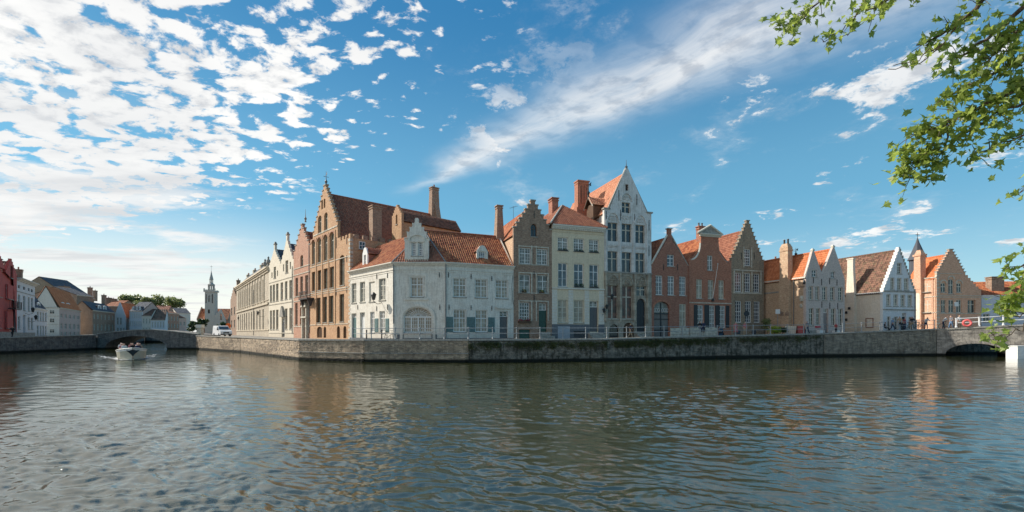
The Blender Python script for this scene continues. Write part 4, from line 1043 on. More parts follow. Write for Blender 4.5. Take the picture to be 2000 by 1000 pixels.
# ---- brown step gable
H = House('gabled_house', 'narrow mottled brown brick house with step gable beside the white corner house', P0, rp_(1078), 1.98); fr = H.fr; L = H.L
H.row([(1014.5, 1037), (1048.5, 1069.5)], 485, 516, 1040, 'crossd', glass=G_CURTB)
H.row([(1013.5, 1035.5), (1050, 1071)], 536.5, 572, 1040, 'pairn', glass=G_CURTB)
w0, w1 = fr.fw(1024, 625), fr.fw(1024, 591); H.win(1015, 1034, w0, w1, 'grid')
H.row([(1036.5, 1048.5)], 437, 462, 1042, 'darkn', .5)
H.door(1052.5, 1068, fr.fw(1060, 648), fr.fw(1060, 592), GREEN, trans=.85)
H.door(1014, 1035, .02, fr.fw(1024, 643.5), GREEN, dep=.15)
wb, wt = fr.fw(1041, 456), fr.fw(1041, 401)
H.facade([(0, -.5), (L, -.5)] + steps(0, L, wb, wt, 6, .26), BBROWN); step_caps(H, 0, L, wb, wt, 6, STONE_D, .26)
H.body(0, L, wb - .3, L / 2, wt - .1, .35, 11, BYELLOW, T_RED, side_over=.1)
for xs_ in ((1012.5, 1014.5), (1037, 1039.5), (1046.5, 1048.5), (1069.5, 1071.5)):
    for a, b in ((480, 518), (533, 574), (588, 627)): H.band(fr.fw(1040, b), fr.fw(1040, a) - fr.fw(1040, b), .035, STONE_T, fr.fu(xs_[0]), fr.fu(xs_[1]), name='jamb')
for y in (483, 518.5, 534.5, 573.5, 589): H.band(fr.fw(1040, y), .12, .04, STONE_T, fr.fu(1012), fr.fu(1072), name='lintel')
H.anchors([(1043, 419), (1043, 536), (1043, 583)], h=.8)
fb = MB(); a, b = fr.fu(1012), fr.fu(1036); fb.box(a, b, -.3, -.02, w0 - .32, w0 - .12); fo = fb.build('flower_box', WOOD, H.root, fr.M)
def flowers(parent, M, a, b, z, mats, n=40, v=-.18, h=.2, seed=3):
    rnd = random.Random(seed); m = MB()
    for k in range(n):
        x, y, zz = rnd.uniform(a, b), v + rnd.uniform(-.12, .12), z + rnd.uniform(0, h); s = rnd.uniform(.04, .09); t = rnd.uniform(0, 3)
        m.add([(x - s, y, zz), (x, y - s * .7, zz + s * .5), (x + s, y, zz), (x, y + s * .4, zz + s)], [(0, 1, 2, 3), (0, 2, 3)], 0 if rnd.random() < .6 else 1)
    m.build('flowers', mats, parent, M, kind='stuff')
PETAL = plain('red_petals', (.50, .06, .09), .6, .3); LEAFG = plain('box_leaves', (.05, .10, .025), .6, .4); YEL = plain('yellow_petals', (.6, .45, .05), .6, .3); LAV = plain('pale_petals', (.5, .42, .5), .6, .2)
flowers(fo, fr.M, a, b, w0 - .15, [PETAL, LEAFG], 90)
for x0, x1 in ((1019, 1028), (1053, 1063)):
    a, b = fr.fu(x0), fr.fu(x1); z = fr.fw(1040, 572); f2 = MB().box(a, b, -.14, -.0, z - .0, z + .12).build('flower_box', WOOD, H.root, fr.M); flowers(f2, fr.M, a, b, z + .1, [LEAFG, YEL], 40, -.07, .22)
Hs = MB(); Hs.box(fr.fu(1051), fr.fu(1078), -.9, .0, 0, fr.fw(1060, 656)); Hs.box(fr.fu(1051), fr.fu(1071), -.6, .0, fr.fw(1060, 656), fr.fw(1060, 649)); Hs.build('doorsteps', STONE_D, H.root, fr.M)
# skylight on the left slope
aerial(H, L / 2, 7, wt + .2, 2.0)
# ---- cream house with hipped roof
H = House('town_house', 'cream three-storey house with hipped red roof and grey plinth', rp_(1078), rp_(1180), 2.0); fr = H.fr; L = H.L
xs3 = [(1089, 1110), (1120.5, 1140.5), (1150.5, 1169.5)]
H.row([(1089.5, 1109.5), xs3[1], xs3[2]], 463.5, 489, 1099, 'crossb'); a_, b_ = H.row([(1090, 1108), (1121, 1140), (1151, 1169)], 513.5, 560, 1099, 'pairb')
a3, b3 = H.row([(1090, 1108), (1121, 1140)], 585.5, 630, 1099, 'pairc', glass=G_CURT)
H.door(1151.6, 1168, fr.fw(1160, 648), fr.fw(1160, 588), DOORG, trans=.75)
we = fr.fw(1080, 440)
H.facade([(0, -.5), (L, -.5), (L, we), (0, we)], CREAM)
MB().box(.012, L - .012, .33, 11, -.5, we - .02).build('side_walls', BYELLOW, H.root, fr.M)
wbnd = fr.fw(1099, 564.5); wgr = fr.fw(1099, 633)
for k in range(int((wbnd - wgr) / .34)):
    z = wgr + k * .34; 
    for a0, a1 in ((0, 1088), (1110, 1119.5), (1141.5, 1150.5), (1169.5, 0)):
        ua_ = 0.0 if a0 == 0 else fr.fu(a0); ub_ = L if a1 == 0 else fr.fu(a1); MB().box(ua_, ub_, -.035, .004, z, z + .30).build('rustication', CREAMW, H.root, fr.M)
H.band(wbnd, .16, .14, CREAMW); H.band(fr.fw(1080, 452), .10, .07, CREAM); H.cornice(we - .42, .52, .42, CREAMW, dentil=.30)
m_ = MB()
for a0, a1 in ((0, 1151), (1168.6, 0)): m_.box(0.0 if a0 == 0 else fr.fu(a0), L if a1 == 0 else fr.fu(a1), -.06, .004, 0, wgr - .02)
m_.build('plinth', GREYBASE, H.root, fr.M)
MB().box(fr.fu(1089), fr.fu(1112.5), -.09, -.05, .02, fr.fw(1100, 637.5)).build('cellar_hatch', render_wall('pale_blue_panel', (.40, .43, .46), (.25, .26, .27), .3), H.root, fr.M)
m_ = MB()
for k in range(9): u = fr.fu(1121) + k * .16; m_.box(u, u + .04, -.12, -.08, .25, 1.0)
m_.box(fr.fu(1120), fr.fu(1121) + 1.4, -.13, -.07, .95, 1.02); m_.build('grille', IRON, H.root, fr.M)
st_ = MB()
for k in range(4): st_.box(fr.fu(1148), fr.fu(1176), -1.35 + k * .32, 0, .0 + k * .2 if k == 0 else k * .2 - .0, (k + 1) * .2)
st_.build('doorsteps', STONE_D, H.root, fr.M)
wr = fr.fw(1098, 402, 3.6); ur = fr.fu(1098, 3.6); o = .3; wz = we + .1
ar = (ur, 3.6, wr); br = (ur, 11, wr)
roof_plane(H.root, fr.M, [(-o, -o, wz), (L + o, -o, wz), ar], T_REDBR)
roof_plane(H.root, fr.M, [(-o, 11, wz), (-o, -o, wz), ar, br], T_REDBR); roof_plane(H.root, fr.M, [(L + o, -o, wz), (L + o, 11, wz), br, ar], T_REDBR)
ridge_caps(H.root, fr.M, (-o, -o, wz + .1), (ur, 3.6, wr + .06), PAINTC, .10); ridge_caps(H.root, fr.M, (L + o, -o, wz + .1), (ur, 3.6, wr + .06), T_REDBR, .10); ridge_caps(H.root, fr.M, ar, br, T_REDBR)
H.chimney(fr.fu(1082, 5), 5.2, we, fr.fw(1082, 389, 5), .42, .6, BRED, 1, 0)
for (x0, x1), zz in zip([(1090, 1109), (1121, 1140), (1151, 1169)], [fr.fw(1099, 490)] * 3):
    a, b = fr.fu(x0) + .05, fr.fu(x1) - .05; f2 = MB().box(a, b, -.14, -.0, zz, zz + .12).build('flower_box', IRON, H.root, fr.M); flowers(f2, fr.M, a, b, zz + .1, [LEAFG, LEAFG], 25, -.07, .12)
for x0, x1, y in ((1121, 1131, 560), (1131, 1140, 562), (1151, 1169, 564)):
    a, b = fr.fu(x0) + .05, fr.fu(x1) - .05; zz = fr.fw(1099, 560); f2 = MB().box(a, b, -.14, -.0, zz, zz + .12).build('flower_box', IRON, H.root, fr.M); flowers(f2, fr.M, a, b, zz + .1, [LEAFG, LEAFG], 30, -.07, .3)
H.lantern(1175.5, 607, arm=.5, sc_=.8)

# ---- tall white gothic gable
H = House('gabled_house', 'tallest whitish house with pointed gable and dark paired windows above grey stone', rp_(1180), rp_(1272.5), 2.08); fr = H.fr; L = H.L
wap = fr.fw(1224.5, 329); wkl = fr.fw(1190, 403); wkr = fr.fw(1264, 416); wl = min(wkl, wkr)
ua = fr.fu(1224.5)
ws = fr.fw(1184, 531); wtL = fr.fw(1182, 404)
rowx = [(1187, 1206.5), (1214.5, 1233.5), (1241.3, 1259.5)]
A0, A1 = H.row(rowx, 437, 473, 1224, 'dark4', sill=False); B0_, B1_ = H.row(rowx, 492.5, 533, 1224, 'dark4', sill=False)
C0, C1 = H.row([(1186.5, 1207.5), (1215, 1235.5)], 558, 622.5, 1224, 'red4')
H.row([(1243, 1261.5)], 558, 577, 1224, 'dark4', sill=False)
H.door(1243.5, 1260.5, fr.fw(1252, 648), fr.fw(1252, 583), BLACKP, rise=.7, trans=0)
H.win(1189.5, 1208, .1, fr.fw(1200, 633), 'bars', .75, sill=False); H.win(1217, 1238.5, .1, fr.fw(1228, 630), 'plank', .8, sill=False)
H.row([(1214.5, 1231)], 395.5, 418.5, 1224, 'dark4', sill=False); H.row([(1221.5, 1227.3)], 360, 372.5, 1224, 'darkn', sill=False)
kl, kr = fr.fu(1190), fr.fu(1264)
main = [(.02, ws), (L - .02, ws), (L - .02, wl), (kr, wl), (ua + .16, wap), (ua - .16, wap), (kl, wl), (.02, wl)]
allh = H.holes[id(fr)]
lowh = [h for h in allh if max(p[1] for p in h) < ws]; uph = [h for h in allh if max(p[1] for p in h) >= ws]
MB().slab(main, uph, 0, .4).build('upper_wall', TALLWHITE, H.root, fr.M)
MB().slab([(0, -.5), (L, -.5), (L, ws), (0, ws)], lowh, -.03, .4).build('lower_wall', TALLSTONE, H.root, fr.M)
H.body(.4, L - .1, wl - .2, ua, wap - .5, .4, 15, TALLWHITE, T_PINK, under=BORANGE)
m_ = MB(); 
for a, b in (((kl - .1, wl + .02), (ua, wap + .1)), ((kr + .1, wl + .02), (ua, wap + .1))): m_.tube([(a[0], .15, a[1]), (b[0], .15, b[1])], .16, 5)
m_.box(-.1, kl + .1, -.12, .45, wl, wl + .16); m_.box(kr - .1, L + .15, -.12, .45, wl, wl + .16); m_.build('gable_coping', STONE_D, H.root, fr.M)
finial(H, ua, .15, wap - .1, 1.2, LEAD)
H.band(ws - .1, .2, .14, STONE_D)
for (a, b) in rowx:
    u0, u1 = fr.fu(a), fr.fu(b)
    for cw0, nm in ((A1, 0),):
        if a != rowx[1][0]: arch_mould(H, u0 - .05, u1 + .05, cw0 + .1, 1.05, .16, .12, TALLWHITE)
    # carved panels
    for (z0, z1) in ((B1_ + .15, A0 - .15),):
        m = MB(); m.box(u0, u1, -.03, .004, z0, z1)
        for k in range(4): uu = u0 + (u1 - u0) * (k + .5) / 4; m.lathe(uu, -.03, [(.16, (z0 + z1) / 2 - .02), (.16, (z0 + z1) / 2 + .02)], 4); m.tube([(uu + .17 * math.cos(t), -.05, (z0 + z1) / 2 + .17 * math.sin(t)) for t in [2 * math.pi * q / 8 for q in range(9)]], .035, 4)
        m.build('carved_panel', TALLWHITE, H.root, fr.M)
    m = MB(); zc_ = A1 + .12
    if a != rowx[1][0]:
        for k in range(3): uu = u0 + (u1 - u0) * (k + 1) / 4; m.tube([(uu + .22 * math.cos(t), -.05, zc_ + .42 + .22 * math.sin(t)) for t in [2 * math.pi * q / 10 for q in range(11)]], .035, 4)
    else:
        m.box(u0, u1, -.03, .004, zc_ + .1, zc_ + 1.2)
        for k in range(3): uu = u0 + (u1 - u0) * (k + .5) / 3; m.tube([(uu + .2 * math.cos(t), -.06, zc_ + .62 + .2 * math.sin(t)) for t in [2 * math.pi * q / 10 for q in range(11)]], .035, 4)
    m.build('tracery', TALLWHITE, H.root, fr.M)
u0, u1 = fr.fu(1213), fr.fu(1233); arch_mould(H, u0, u1, fr.fw(1224, 393), .9, .14, .12, TALLWHITE)
m = MB()
for k in range(3): uu = u0 + (u1 - u0) * (k + 1) / 4; m.tube([(uu + .2 * math.cos(t), -.05, fr.fw(1224, 393) + .35 + .2 * math.sin(t)) for t in [2 * math.pi * q / 10 for q in range(11)]], .035, 4)
m.build('tracery', TALLWHITE, H.root, fr.M)
# pilaster strips between the bays
for x in (1183.5, 1210.5, 1237.4, 1263.5): H.band(ws + .1, A1 + .2 - ws, .10, TALLWHITE, fr.fu(x - 1.4), fr.fu(x + 1.4), name='pilaster')
for x in (1183, 1211.2, 1239.3, 1265): H.band(fr.fw(1224, 628), ws - fr.fw(1224, 628) - .1, .14, TALLSTONE, fr.fu(x - 1.9), fr.fu(x + 1.9), name='pilaster', v=-.03)
for a, b in ((1186.5, 1207.5), (1215, 1235.5), (1243, 1261.5)):
    u0, u1 = fr.fu(a), fr.fu(b); z = C1 + .08; h = ws - z - .25
    arch_mould(H, u0 + .05, u1 - .05, z, h * .86, .12, .14, TALLSTONE); m = MB(); c = (u0 + u1) / 2; q = (u1 - u0) / 4
    for s in (-1, 0, 1):
        m.tube([(c + s * q + q * .9 * math.cos(math.pi * k / 8), -.10, z + h * .45 * math.sin(math.pi * k / 8) + .02) for k in range(9)], .04, 4)
    for s in (-.5, .5): m.tube([(c + s * 2 * q * .5 + q * .55 * math.cos(2 * math.pi * k / 10), -.09, z + h * .58 + q * .4 * math.sin(2 * math.pi * k / 10)) for k in range(11)], .035, 4)
    for s in (-1.5, -.5, .5, 1.5): m.box(c + s * q - .03, c + s * q + .03, -.11, -.03, z, z + h * .35)
    m.build('tracery', TALLSTONE, H.root, fr.M)
H.band(fr.fw(1224, 625.5), .14, .10, TALLSTONE, 0, fr.fu(1241), v=-.03)
H.anchors([(1184, 422), (1184, 480), (1208.5, 382), (1243.5, 390), (1212, 420), (1239.5, 428), (1267.5, 440), (1267.5, 490)], h=1.3)
st_ = MB()
for k in range(3): st_.box(fr.fu(1241), fr.fu(1264), -1.1 + k * .32, -.03, k * .2, (k + 1) * .2)
st_.build('doorsteps', STONE_D, H.root, fr.M)
H.lantern(1188, 581, arm=.9, sc_=.9); H.lantern(1180.8, 600, arm=.5, sc_=.8)
# tall red chimney and hoist dormer on the left slope
vq = 3.2
cu0, cu1 = fr.fu(1126, 5.5), fr.fu(1147.5, 5.5); wct = fr.fw(1137, 355, 5.5)
cc = H.chimney((cu0 + cu1) / 2, 5.6, 9, wct, (cu1 - cu0) / 2, .5, BRED2, 1.0, 0, cap=False)
m_ = MB(); w_b = fr.fw(1137, 400, 5.5)
for k in range(4): uu = cu0 + (cu1 - cu0) * (k + .5) / 4; m_.box(uu - .07, uu + .07, 4.98, 5.12, w_b, wct - .9); m_.frustum(uu, 5.05, wct - .9, wct - .6, .07, .06, .02, .05)
m_.box(cu0 - .08, cu1 + .08, 4.98, 6.2, wct - .12, wct + .05); m_.box(cu0 - .04, cu1 + .04, 5.02, 6.2, wct - .42, wct - .32); m_.frustum((cu0 + cu1) / 2, 5.6, 9, fr.fw(1137, 408, 5.5), (cu1 - cu0) / 2 + .25, .75, (cu1 - cu0) / 2 + .25, .72); m_.build('chimney_ribs', BRED2, cc, fr.M)
# hoist dormer
uD = fr.fu(1163, 2.6)
m_ = MB(); zD = fr.fw(1163, 415, 2.6); m_.box(uD - .7, uD + 2.2, 1.9, 3.6, zD - .8, zD + .9); m_.build('dormer', WOOD, H.root, fr.M)
for s in (0, 1): roof_plane(H.root, fr.M, [(uD - 1.0, 1.7 if s == 0 else 3.8, zD + .7), (uD + 2.4, 1.7 if s == 0 else 3.8, zD + .7), (uD + 2.4, 2.75, zD + 1.9), (uD - 1.0, 2.75, zD + 1.9)], T_PINK, WOOD)
m_ = MB(); m_.tube([(uD - .95, 1.6, zD + .5), (uD - .95, 2.75, zD + 1.95), (uD - .95, 3.9, zD + .5)], .07, 4); m_.build('dormer_barge', PAINTC, H.root, fr.M)
finial(H, uD - .9, 2.75, zD + 1.9, 2.0, IRON, True)

# ---- red brick pointed gable with carriage arch
H = House('gabled_house', 'red brick house with pointed gable and dark arched carriage gate', rp_(1272.5), rp_(1346), 2.18); fr = H.fr; L = H.L
wap = fr.fw(1308, 459); wk = fr.fw(1308, 517)
H.row([(1303, 1317)], 497.5, 520, 1310, 'pairb'); H.row([(1280.5, 1294.5), (1304, 1317.5), (1326.5, 1340)], 539, 576.5, 1310, 'crossd')
H.row([(1327, 1340)], 594, 639, 1333, 'pale')
gu0, gu1 = fr.fu(1277.5), fr.fu(1307.5); gz1 = fr.fw(1292, 589); H._h(fr).append(hole_poly(gu0, gu1, .03, gz1, .8, 10))
c = (gu0 + gu1) / 2; h = (gu1 - gu0) / 2; Mg = fr.M @ T(c, .22, .03)
m_ = MB()
for s in (-1, 1): m_.box(min(0, s * h * .98), max(0, s * h * .98), .05, .10, 0, gz1 - 1.6)
for s in (-1, 1):
    for z0, z1 in ((.1, .9), (1.0, 2.4)): m_.box(min(s * .12, s * (h - .12)), max(s * .12, s * (h - .12)), .02, .05, z0, z1)
go = m_.build('gate', render_wall('grey_gate', (.20, .19, .17), (.1, .09, .08), .3), H.root, Mg)
m_ = MB(); m_.box(-.07, .07, -.02, .02, 0, gz1 - .2); m_.box(-h, h, -.03, .02, gz1 - 1.62, gz1 - 1.48); m_.box(-h, h, -.03, .02, gz1 - 2.3, gz1 - 2.2); m_.box(-h, h, -.03, .02, .85, .98)
m_.build('gate_frame', BLACKP, go, Mg)
MB().slab(hole_poly(-h * .98, h * .98, gz1 - 1.5, gz1 - .04, .78), [], .06, .066).build('glass', G_CURTB, go, Mg)
m_ = MB()
for k in range(7): x = -h * .85 + k * h * .283; m_.tube([(x + .2 * math.cos(t), .03, gz1 - 1.1 + .22 * math.sin(t)) for t in [2 * math.pi * q / 8 for q in range(9)]], .025, 4)
m_.build('gate_scrolls', PAINTW, go, Mg)
H.facade([(0, -.5), (L, -.5), (L, wk - .3), (L - .12, wk - .05), (fr.fu(1313), wap - .6), (fr.fu(1311.5), wap), (fr.fu(1311.5), wap + .75), (fr.fu(1305), wap + .75), (fr.fu(1305), wap), (fr.fu(1303.5), wap - .6), (.12, wk - .05), (0, wk - .3)], BRED)
m_ = MB()
for a, b in (((.05, wk), (fr.fu(1305) - .05, wap)), ): m_.tube([(a[0], .15, a[1]), (b[0], .15, b[1])], .13, 5)
m_.build('gable_coping', PAINTC, H.root, fr.M); MB().tube([(L - .05, .15, wk), (fr.fu(1311.5) + .05, .15, wap)], .13, 5).build('gable_coping', STONE_D, H.root, fr.M)
MB().box(fr.fu(1305) - .1, fr.fu(1311.5) + .1, -.08, .45, wap + .755, wap + .88).build('chimney_cap', STONE_D, H.root, fr.M)
H.body(0, L, wk - .3, fr.fu(1308.5), wap - .3, .35, 12, BRED, T_RED)
arch_mould(H, gu0, gu1, gz1 - .8, .8, .28, .05, BRED2, leg=.01)
H.anchors([(1323, 522), (1296, 522)], h=.8); H.pipe(1344.5, 520, 655, mat=BRED)
m_ = MB()
for k, (x0, x1) in enumerate(((1308.5, 1330), (1330.5, 1346))): 
    for j in range(3): m_.box(fr.fu(x0) + .02, fr.fu(x1) - .02, -.12 - .01 * ((j + k) % 2), .003, j * .42, j * .42 + .40)
m_.build('stone_base', STONE_T, H.root, fr.M)

aerial(H, L * .3, 5.5, wap - 1.6)

# ---- bell gable with pediment and shutters
H = House('gabled_house', 'red brick house with curved bell gable, pediment and black shutters', rp_(1346), rp_(1428.5), 2.26); fr = H.fr; L = H.L
H.row([(1381.6, 1392.5)], 499, 528, 1387, 'pairb', glass=G_CURTB); H.row([(1360, 1372.5), (1382.6, 1394.5), (1403.6, 1414.8)], 546.5, 583.5, 1388, 'pairc', glass=G_CURT)
H.row([(1362, 1374), (1385, 1396.3), (1405.6, 1416.8)], 597, 640, 1390, 'grid')
for x0, x1 in ((1355, 1361.8), (1375.6, 1384.6), (1396.8, 1405.2), (1417.2, 1424)): H.shutter(x0, x1, 596, 640, 1390, BLACKP)
wn = fr.fw(1388, 463); wl_ = fr.fw(1347, 508); nl, nr = fr.fu(1369), fr.fu(1403.5)
def curve(u_out, u_in, w_lo, w_hi, n=9):   # concave quarter
    return [(u_out + (u_in - u_out) * (1 - math.cos(math.pi / 2 * k / n)) if False else u_out + (u_in - u_out) * math.sin(math.pi / 2 * k / n), w_lo + (w_hi - w_lo) * (1 - math.cos(math.pi / 2 * k / n))) for k in range(n + 1)]
rc = curve(L - .3, nr, wl_, wn - .9); lc = curve(.3, nl, wl_, wn - .9)
H.facade([(0, -.5), (L, -.5), (L, wl_ - .02), (L, wl_ + .25), (L - .28, wl_ + .25)] + rc[1:] + [(nr, wn), (nl, wn)] + lc[::-1][:-1] + [(.28, wl_ + .25), (0, wl_ + .25)], BRED2)
m_ = MB(); m_.tube([(a, .12, b + .04) for a, b in lc], .15, 5); m_.build('gable_coping', PAINTC, H.root, fr.M); MB().tube([(a, .12, b + .04) for a, b in rc], .13, 5).build('gable_coping', STONE_D, H.root, fr.M)
wpd = fr.fw(1388, 442); H.cornice(wn, .35, .4, PAINTC, None, nl - .25, nr + .25)
cx_ = (nl + nr) / 2; hw = (nr - nl) / 2 + .5
MB().slab([(cx_ - hw, wn + .36), (cx_ + hw, wn + .36), (cx_, wpd)], [], -.05, .35).build('pediment', STONE_D, H.root, fr.M)
m_ = MB(); m_.tube([(cx_ - hw - .1, -.1, wn + .42), (cx_, -.1, wpd + .12)], .14, 5); m_.tube([(cx_ + hw + .1, -.1, wn + .42), (cx_, -.1, wpd + .12)], .14, 5); m_.build('pediment_cornice', PAINTC, H.root, fr.M)
H.body(0, L, wl_ - .2, L / 2, wn + .1, .35, 12, BRED2, T_RED)
cq = H.chimney(cx_ + .2, 2.0, wn - 1, wpd + .3, .45, .3, BRED, 1, 2, potmat=LEAD)
H.band(fr.fw(1388, 593), .13, .06, STONE_T)
m_ = MB()
for k, (x0, x1) in enumerate(((1346.5, 1372), (1372.5, 1400))):
    for j in range(3): m_.box(fr.fu(x0) + .02, fr.fu(x1) - .02, -.12 - .01 * ((j + k) % 2), .003, j * .42, j * .42 + .40)
m_.build('stone_base', STONE_T, H.root, fr.M)
MB().box(fr.fu(1403.5), fr.fu(1412), -.04, .003, .02, 1.25).build('cellar_door', plain('blue_door', (.03, .07, .11), .5), H.root, fr.M)
fa, fb_ = fr.p(1391, 586), fr.p(1402, 517)
m_ = MB(); m_.tube([(fa[0], -.05, fa[1]), (fr.fu(1402, -1.5), -1.5, fr.fw(1402, 517, -1.5))], [.045, .025], 6); m_.lathe(fr.fu(1402, -1.5), -1.5, [(.02, fr.fw(1402, 517, -1.5)), (.08, fr.fw(1402, 517, -1.5) + .08), (.02, fr.fw(1402, 517, -1.5) + .18)], 7)
m_.build('flagpole', PAINTW, H.root, fr.M)
MB().box(fa[0] - .12, fa[0] + .12, -.2, .0, fa[1] - .2, fa[1] + .2).build('flagpole_bracket', IRON, H.root, fr.M)

# ---- grey-brown step gable
H = House('gabled_house', 'grey-brown brick house with many small gable steps, at the end of the terrace', rp_(1428.5), rp_(1492), 2.38); fr = H.fr; L = H.L
H.row([(1454, 1466.3)], 486.5, 519, 1460, 'gridb'); H.row([(1436, 1448), (1454, 1466), (1471.5, 1483.7)], 533.5, 570.5, 1460, 'gridb')
H.row([(1436, 1448.3), (1455, 1467.3), (1472.3, 1484.3)], 588, 630, 1461, 'gridb', glass=G_BLUE)
wb, wt = fr.fw(1460, 514), fr.fw(1460, 438)
H.facade([(0, -.5), (L, -.5)] + steps(0, L, wb, wt, 10, .24), BGREY); step_caps(H, 0, L, wb, wt, 10, STONE_D, .24, t_=.06)
H.body(0, L, wb - .3, L / 2, wt - .8, .35, 12, BYELLOW, T_REDBR)
for x0, x1 in ((1432.5, 1434.8), (1449.2, 1451.2), (1467.4, 1469.2), (1485, 1487)): H.band(fr.fw(1460, 573), fr.fw(1460, 530) - fr.fw(1460, 573), .06, STONE_T, fr.fu(x0), fr.fu(x1), name='pilaster')
for y in (529.5, 574): H.band(fr.fw(1460, y), .14, .08, STONE_T, fr.fu(1432), fr.fu(1488))
for x0, x1 in ((1451.8, 1453.5), (1467, 1468.6)): H.band(fr.fw(1460, 523), fr.fw(1460, 483) - fr.fw(1460, 523), .05, STONE_T, fr.fu(x0), fr.fu(x1), name='pilaster')
for x in (1437, 1450): MB().box(fr.fu(x + 18 if x > 1440 else x), fr.fu(x + 18 if x > 1440 else x) + .75, -.03, .003, .25, .8).build('cellar_window', G_BLUE, H.root, fr.M)
H.anchors([(1448, 500), (1473, 500)], h=.9)

aerial(H, L / 2, 6.5, wt - .8, 1.0)

# ---- pink-grey double gable with orange side wall
K1 = Vector((37.0, 58.0)); pd = Vector((.955, .296)).normalized(); K2 = onray(1650, K1, pd)
H = House('gabled_house', 'pinkish-grey house with two small pointed gables, orange roof and tan side wall', K1, K2, 2.52); fr = H.fr; L = H.L
H.row([(1585.5, 1595)], 527, 540, 1590, 'small'); H.row([(1622.7, 1631)], 530, 543.5, 1627, 'small')
H.row([(1579.5, 1588), (1592.5, 1600.3), (1606, 1615), (1621.3, 1630), (1637, 1646)], 560, 586, 1611, 'pairc', glass=G_BLUE)
H.row([(1580, 1589), (1593.7, 1602), (1623, 1632), (1637.8, 1646)], 602, 636, 1611, 'pairc', glass=G_DARK)
H.door(1608, 1617.8, .1, fr.fw(1612, 603), render_wall('grey_pink_door', (.30, .26, .24), (.2, .17, .15), .2), trans=.55)
wa1, wv, wa2 = fr.fw(1588, 491), fr.fw(1606, 536), fr.fw(1628, 484); wk1 = fr.fw(1575, 538); wk2 = fr.fw(1649, 545)
uv, u1c, u2c = fr.fu(1606.3), fr.fu(1588.5), fr.fu(1628.2)
H.facade([(0, -.5), (L, -.5), (L, wk2), (u2c + .14, wa2), (u2c - .14, wa2), (uv, wv), (u1c + .14, wa1), (u1c - .14, wa1), (0, wk1)], PINKGREY)
m_ = MB()
for a, b in (((0, wk1), (u1c, wa1)), ((uv, wv), (u2c, wa2)), ((uv, wv), (u1c, wa1)), ((L, wk2), (u2c, wa2))): m_.tube([(a[0], .12, a[1] + .03), (b[0], .12, b[1] + .03)], .09, 5)
for c, w in ((u1c, wa1), (u2c, wa2)): m_.frustum(c, .12, w, w + .22, .14, .14, .2, .2); m_.frustum(c, .12, w + .22, w + .4, .2, .2, .06, .06)
m_.build('gable_coping', PAINTC, H.root, fr.M)
H.body(0, uv, wk1 - .1, u1c, wa1 - .2, .35, 9.5, BYELLOW, T_ORANGE); H.body(uv, L, wv - .1, u2c, wa2 - .2, .35, 9.5, BYELLOW, T_ORANGE)
FS = Fr(K1 + fr.n * 9.5, K1, 2.52)   # side wall, left to right towards the viewer
e0, e1 = FS.L - 9.5, FS.L
wS = wk1 - .1
MB().box(0, FS.fu(1527), -.16, .02, wS - .22, wS - .02).box(FS.fu(1549), FS.L, -.16, .02, wS - .22, wS - .02).build('gutter', PAINTC, H.root, FS.M)
a, b = FS.fu(1527), FS.fu(1547)
m_ = MB(); m_.box(a, b, -.55, .02, -.4, wS - 1.2); m_.frustum((a + b) / 2, -.26, wS - 1.2, wS + .1, (b - a) / 2, .29, (b - a) / 2 * .82, .29); wct = FS.fw(1537, 484); m_.box((a + b) / 2 - (b - a) * .40, (a + b) / 2 + (b - a) * .40, -.54, .25, wS + .1, wct); m_.box((a + b) / 2 - (b - a) * .45, (a + b) / 2 + (b - a) * .45, -.6, .3, wct - .5, wct - .3)
m_.frustum((a + b) / 2, -.15, wct, wct + .5, (b - a) * .40, .39, (b - a) * .25, .25)
oc = m_.build('chimney_breast', BYELLOW, H.root, FS.M); p = MB()
for dx in (-.25, .3): p.lathe((a + b) / 2 + dx, -.15, [(.13, wct + .4), (.11, wct + .95), (.15, wct + 1.0), (.11, wct + 1.1)], 7)
p.build('chimney_pot', IRON, oc, FS.M)
MB().box(0, FS.fu(1527), -.05, .01, FS.fw(1510, 573), FS.fw(1510, 570)).build('string_course', STONE_D, H.root, FS.M)
MB().box(FS.fu(1556), FS.L - .2, -.06, .01, FS.fw(1560, 562), FS.fw(1560, 559)).build('string_course', BBROWN, H.root, FS.M)
for x in (1533, 1543.5):
    u = FS.fu(x); MB().slab(hole_poly(u - .33, u + .33, FS.fw(x, 617), FS.fw(x, 608), .3), [], -.57, -.545).build('blind_arch', BBROWN, H.root, FS.M)
MB().tube([(FS.fu(1551), -.08, 0), (FS.fu(1551), -.08, wS - .2)], .05, 6).build('drainpipe', SPOUT, H.root, FS.M)
for x, y, w in ((1566, 583, .35), (1565, 597, .25), (1571, 551, .25)): MB().lathe(FS.fu(x), -.02, [(w * .6, FS.fw(x, y) - w), (w * .8, FS.fw(x, y)), (w * .5, FS.fw(x, y) + w)], 6).build('corbel', STONE_T if y != 551 else IRON, H.root, FS.M)
H.chimney(u2c - .3, 8.2, wk1, FS.fw(1497, 502) , .75, .4, BBROWN, 1, 2)
H.anchors([(1588.5, 547), (1604.5, 551), (1620, 549), (1634.5, 552), (1605, 595), (1620.5, 597), (1636, 598)], h=.8)
H.band(.0, .6, .04, STONE_D, 0, fr.fu(1607), name='plinth'); 
m_ = MB(); m_.box(fr.fu(1606), fr.fu(1620), -.8, 0, 0, .18); m_.build('doorsteps', STONE_D, H.root, fr.M)
for x in (1594, 1624): MB().box(fr.fu(x), fr.fu(x) + .8, -.5, -.05, .0, .6).build('bench_block', PAINTW, H.root, fr.M)
MB().box(fr.fu(1592), fr.fu(1600), -.2, -.0, fr.fw(1597, 640), fr.fw(1597, 637)).build('flower_box', PETAL, H.root, fr.M)

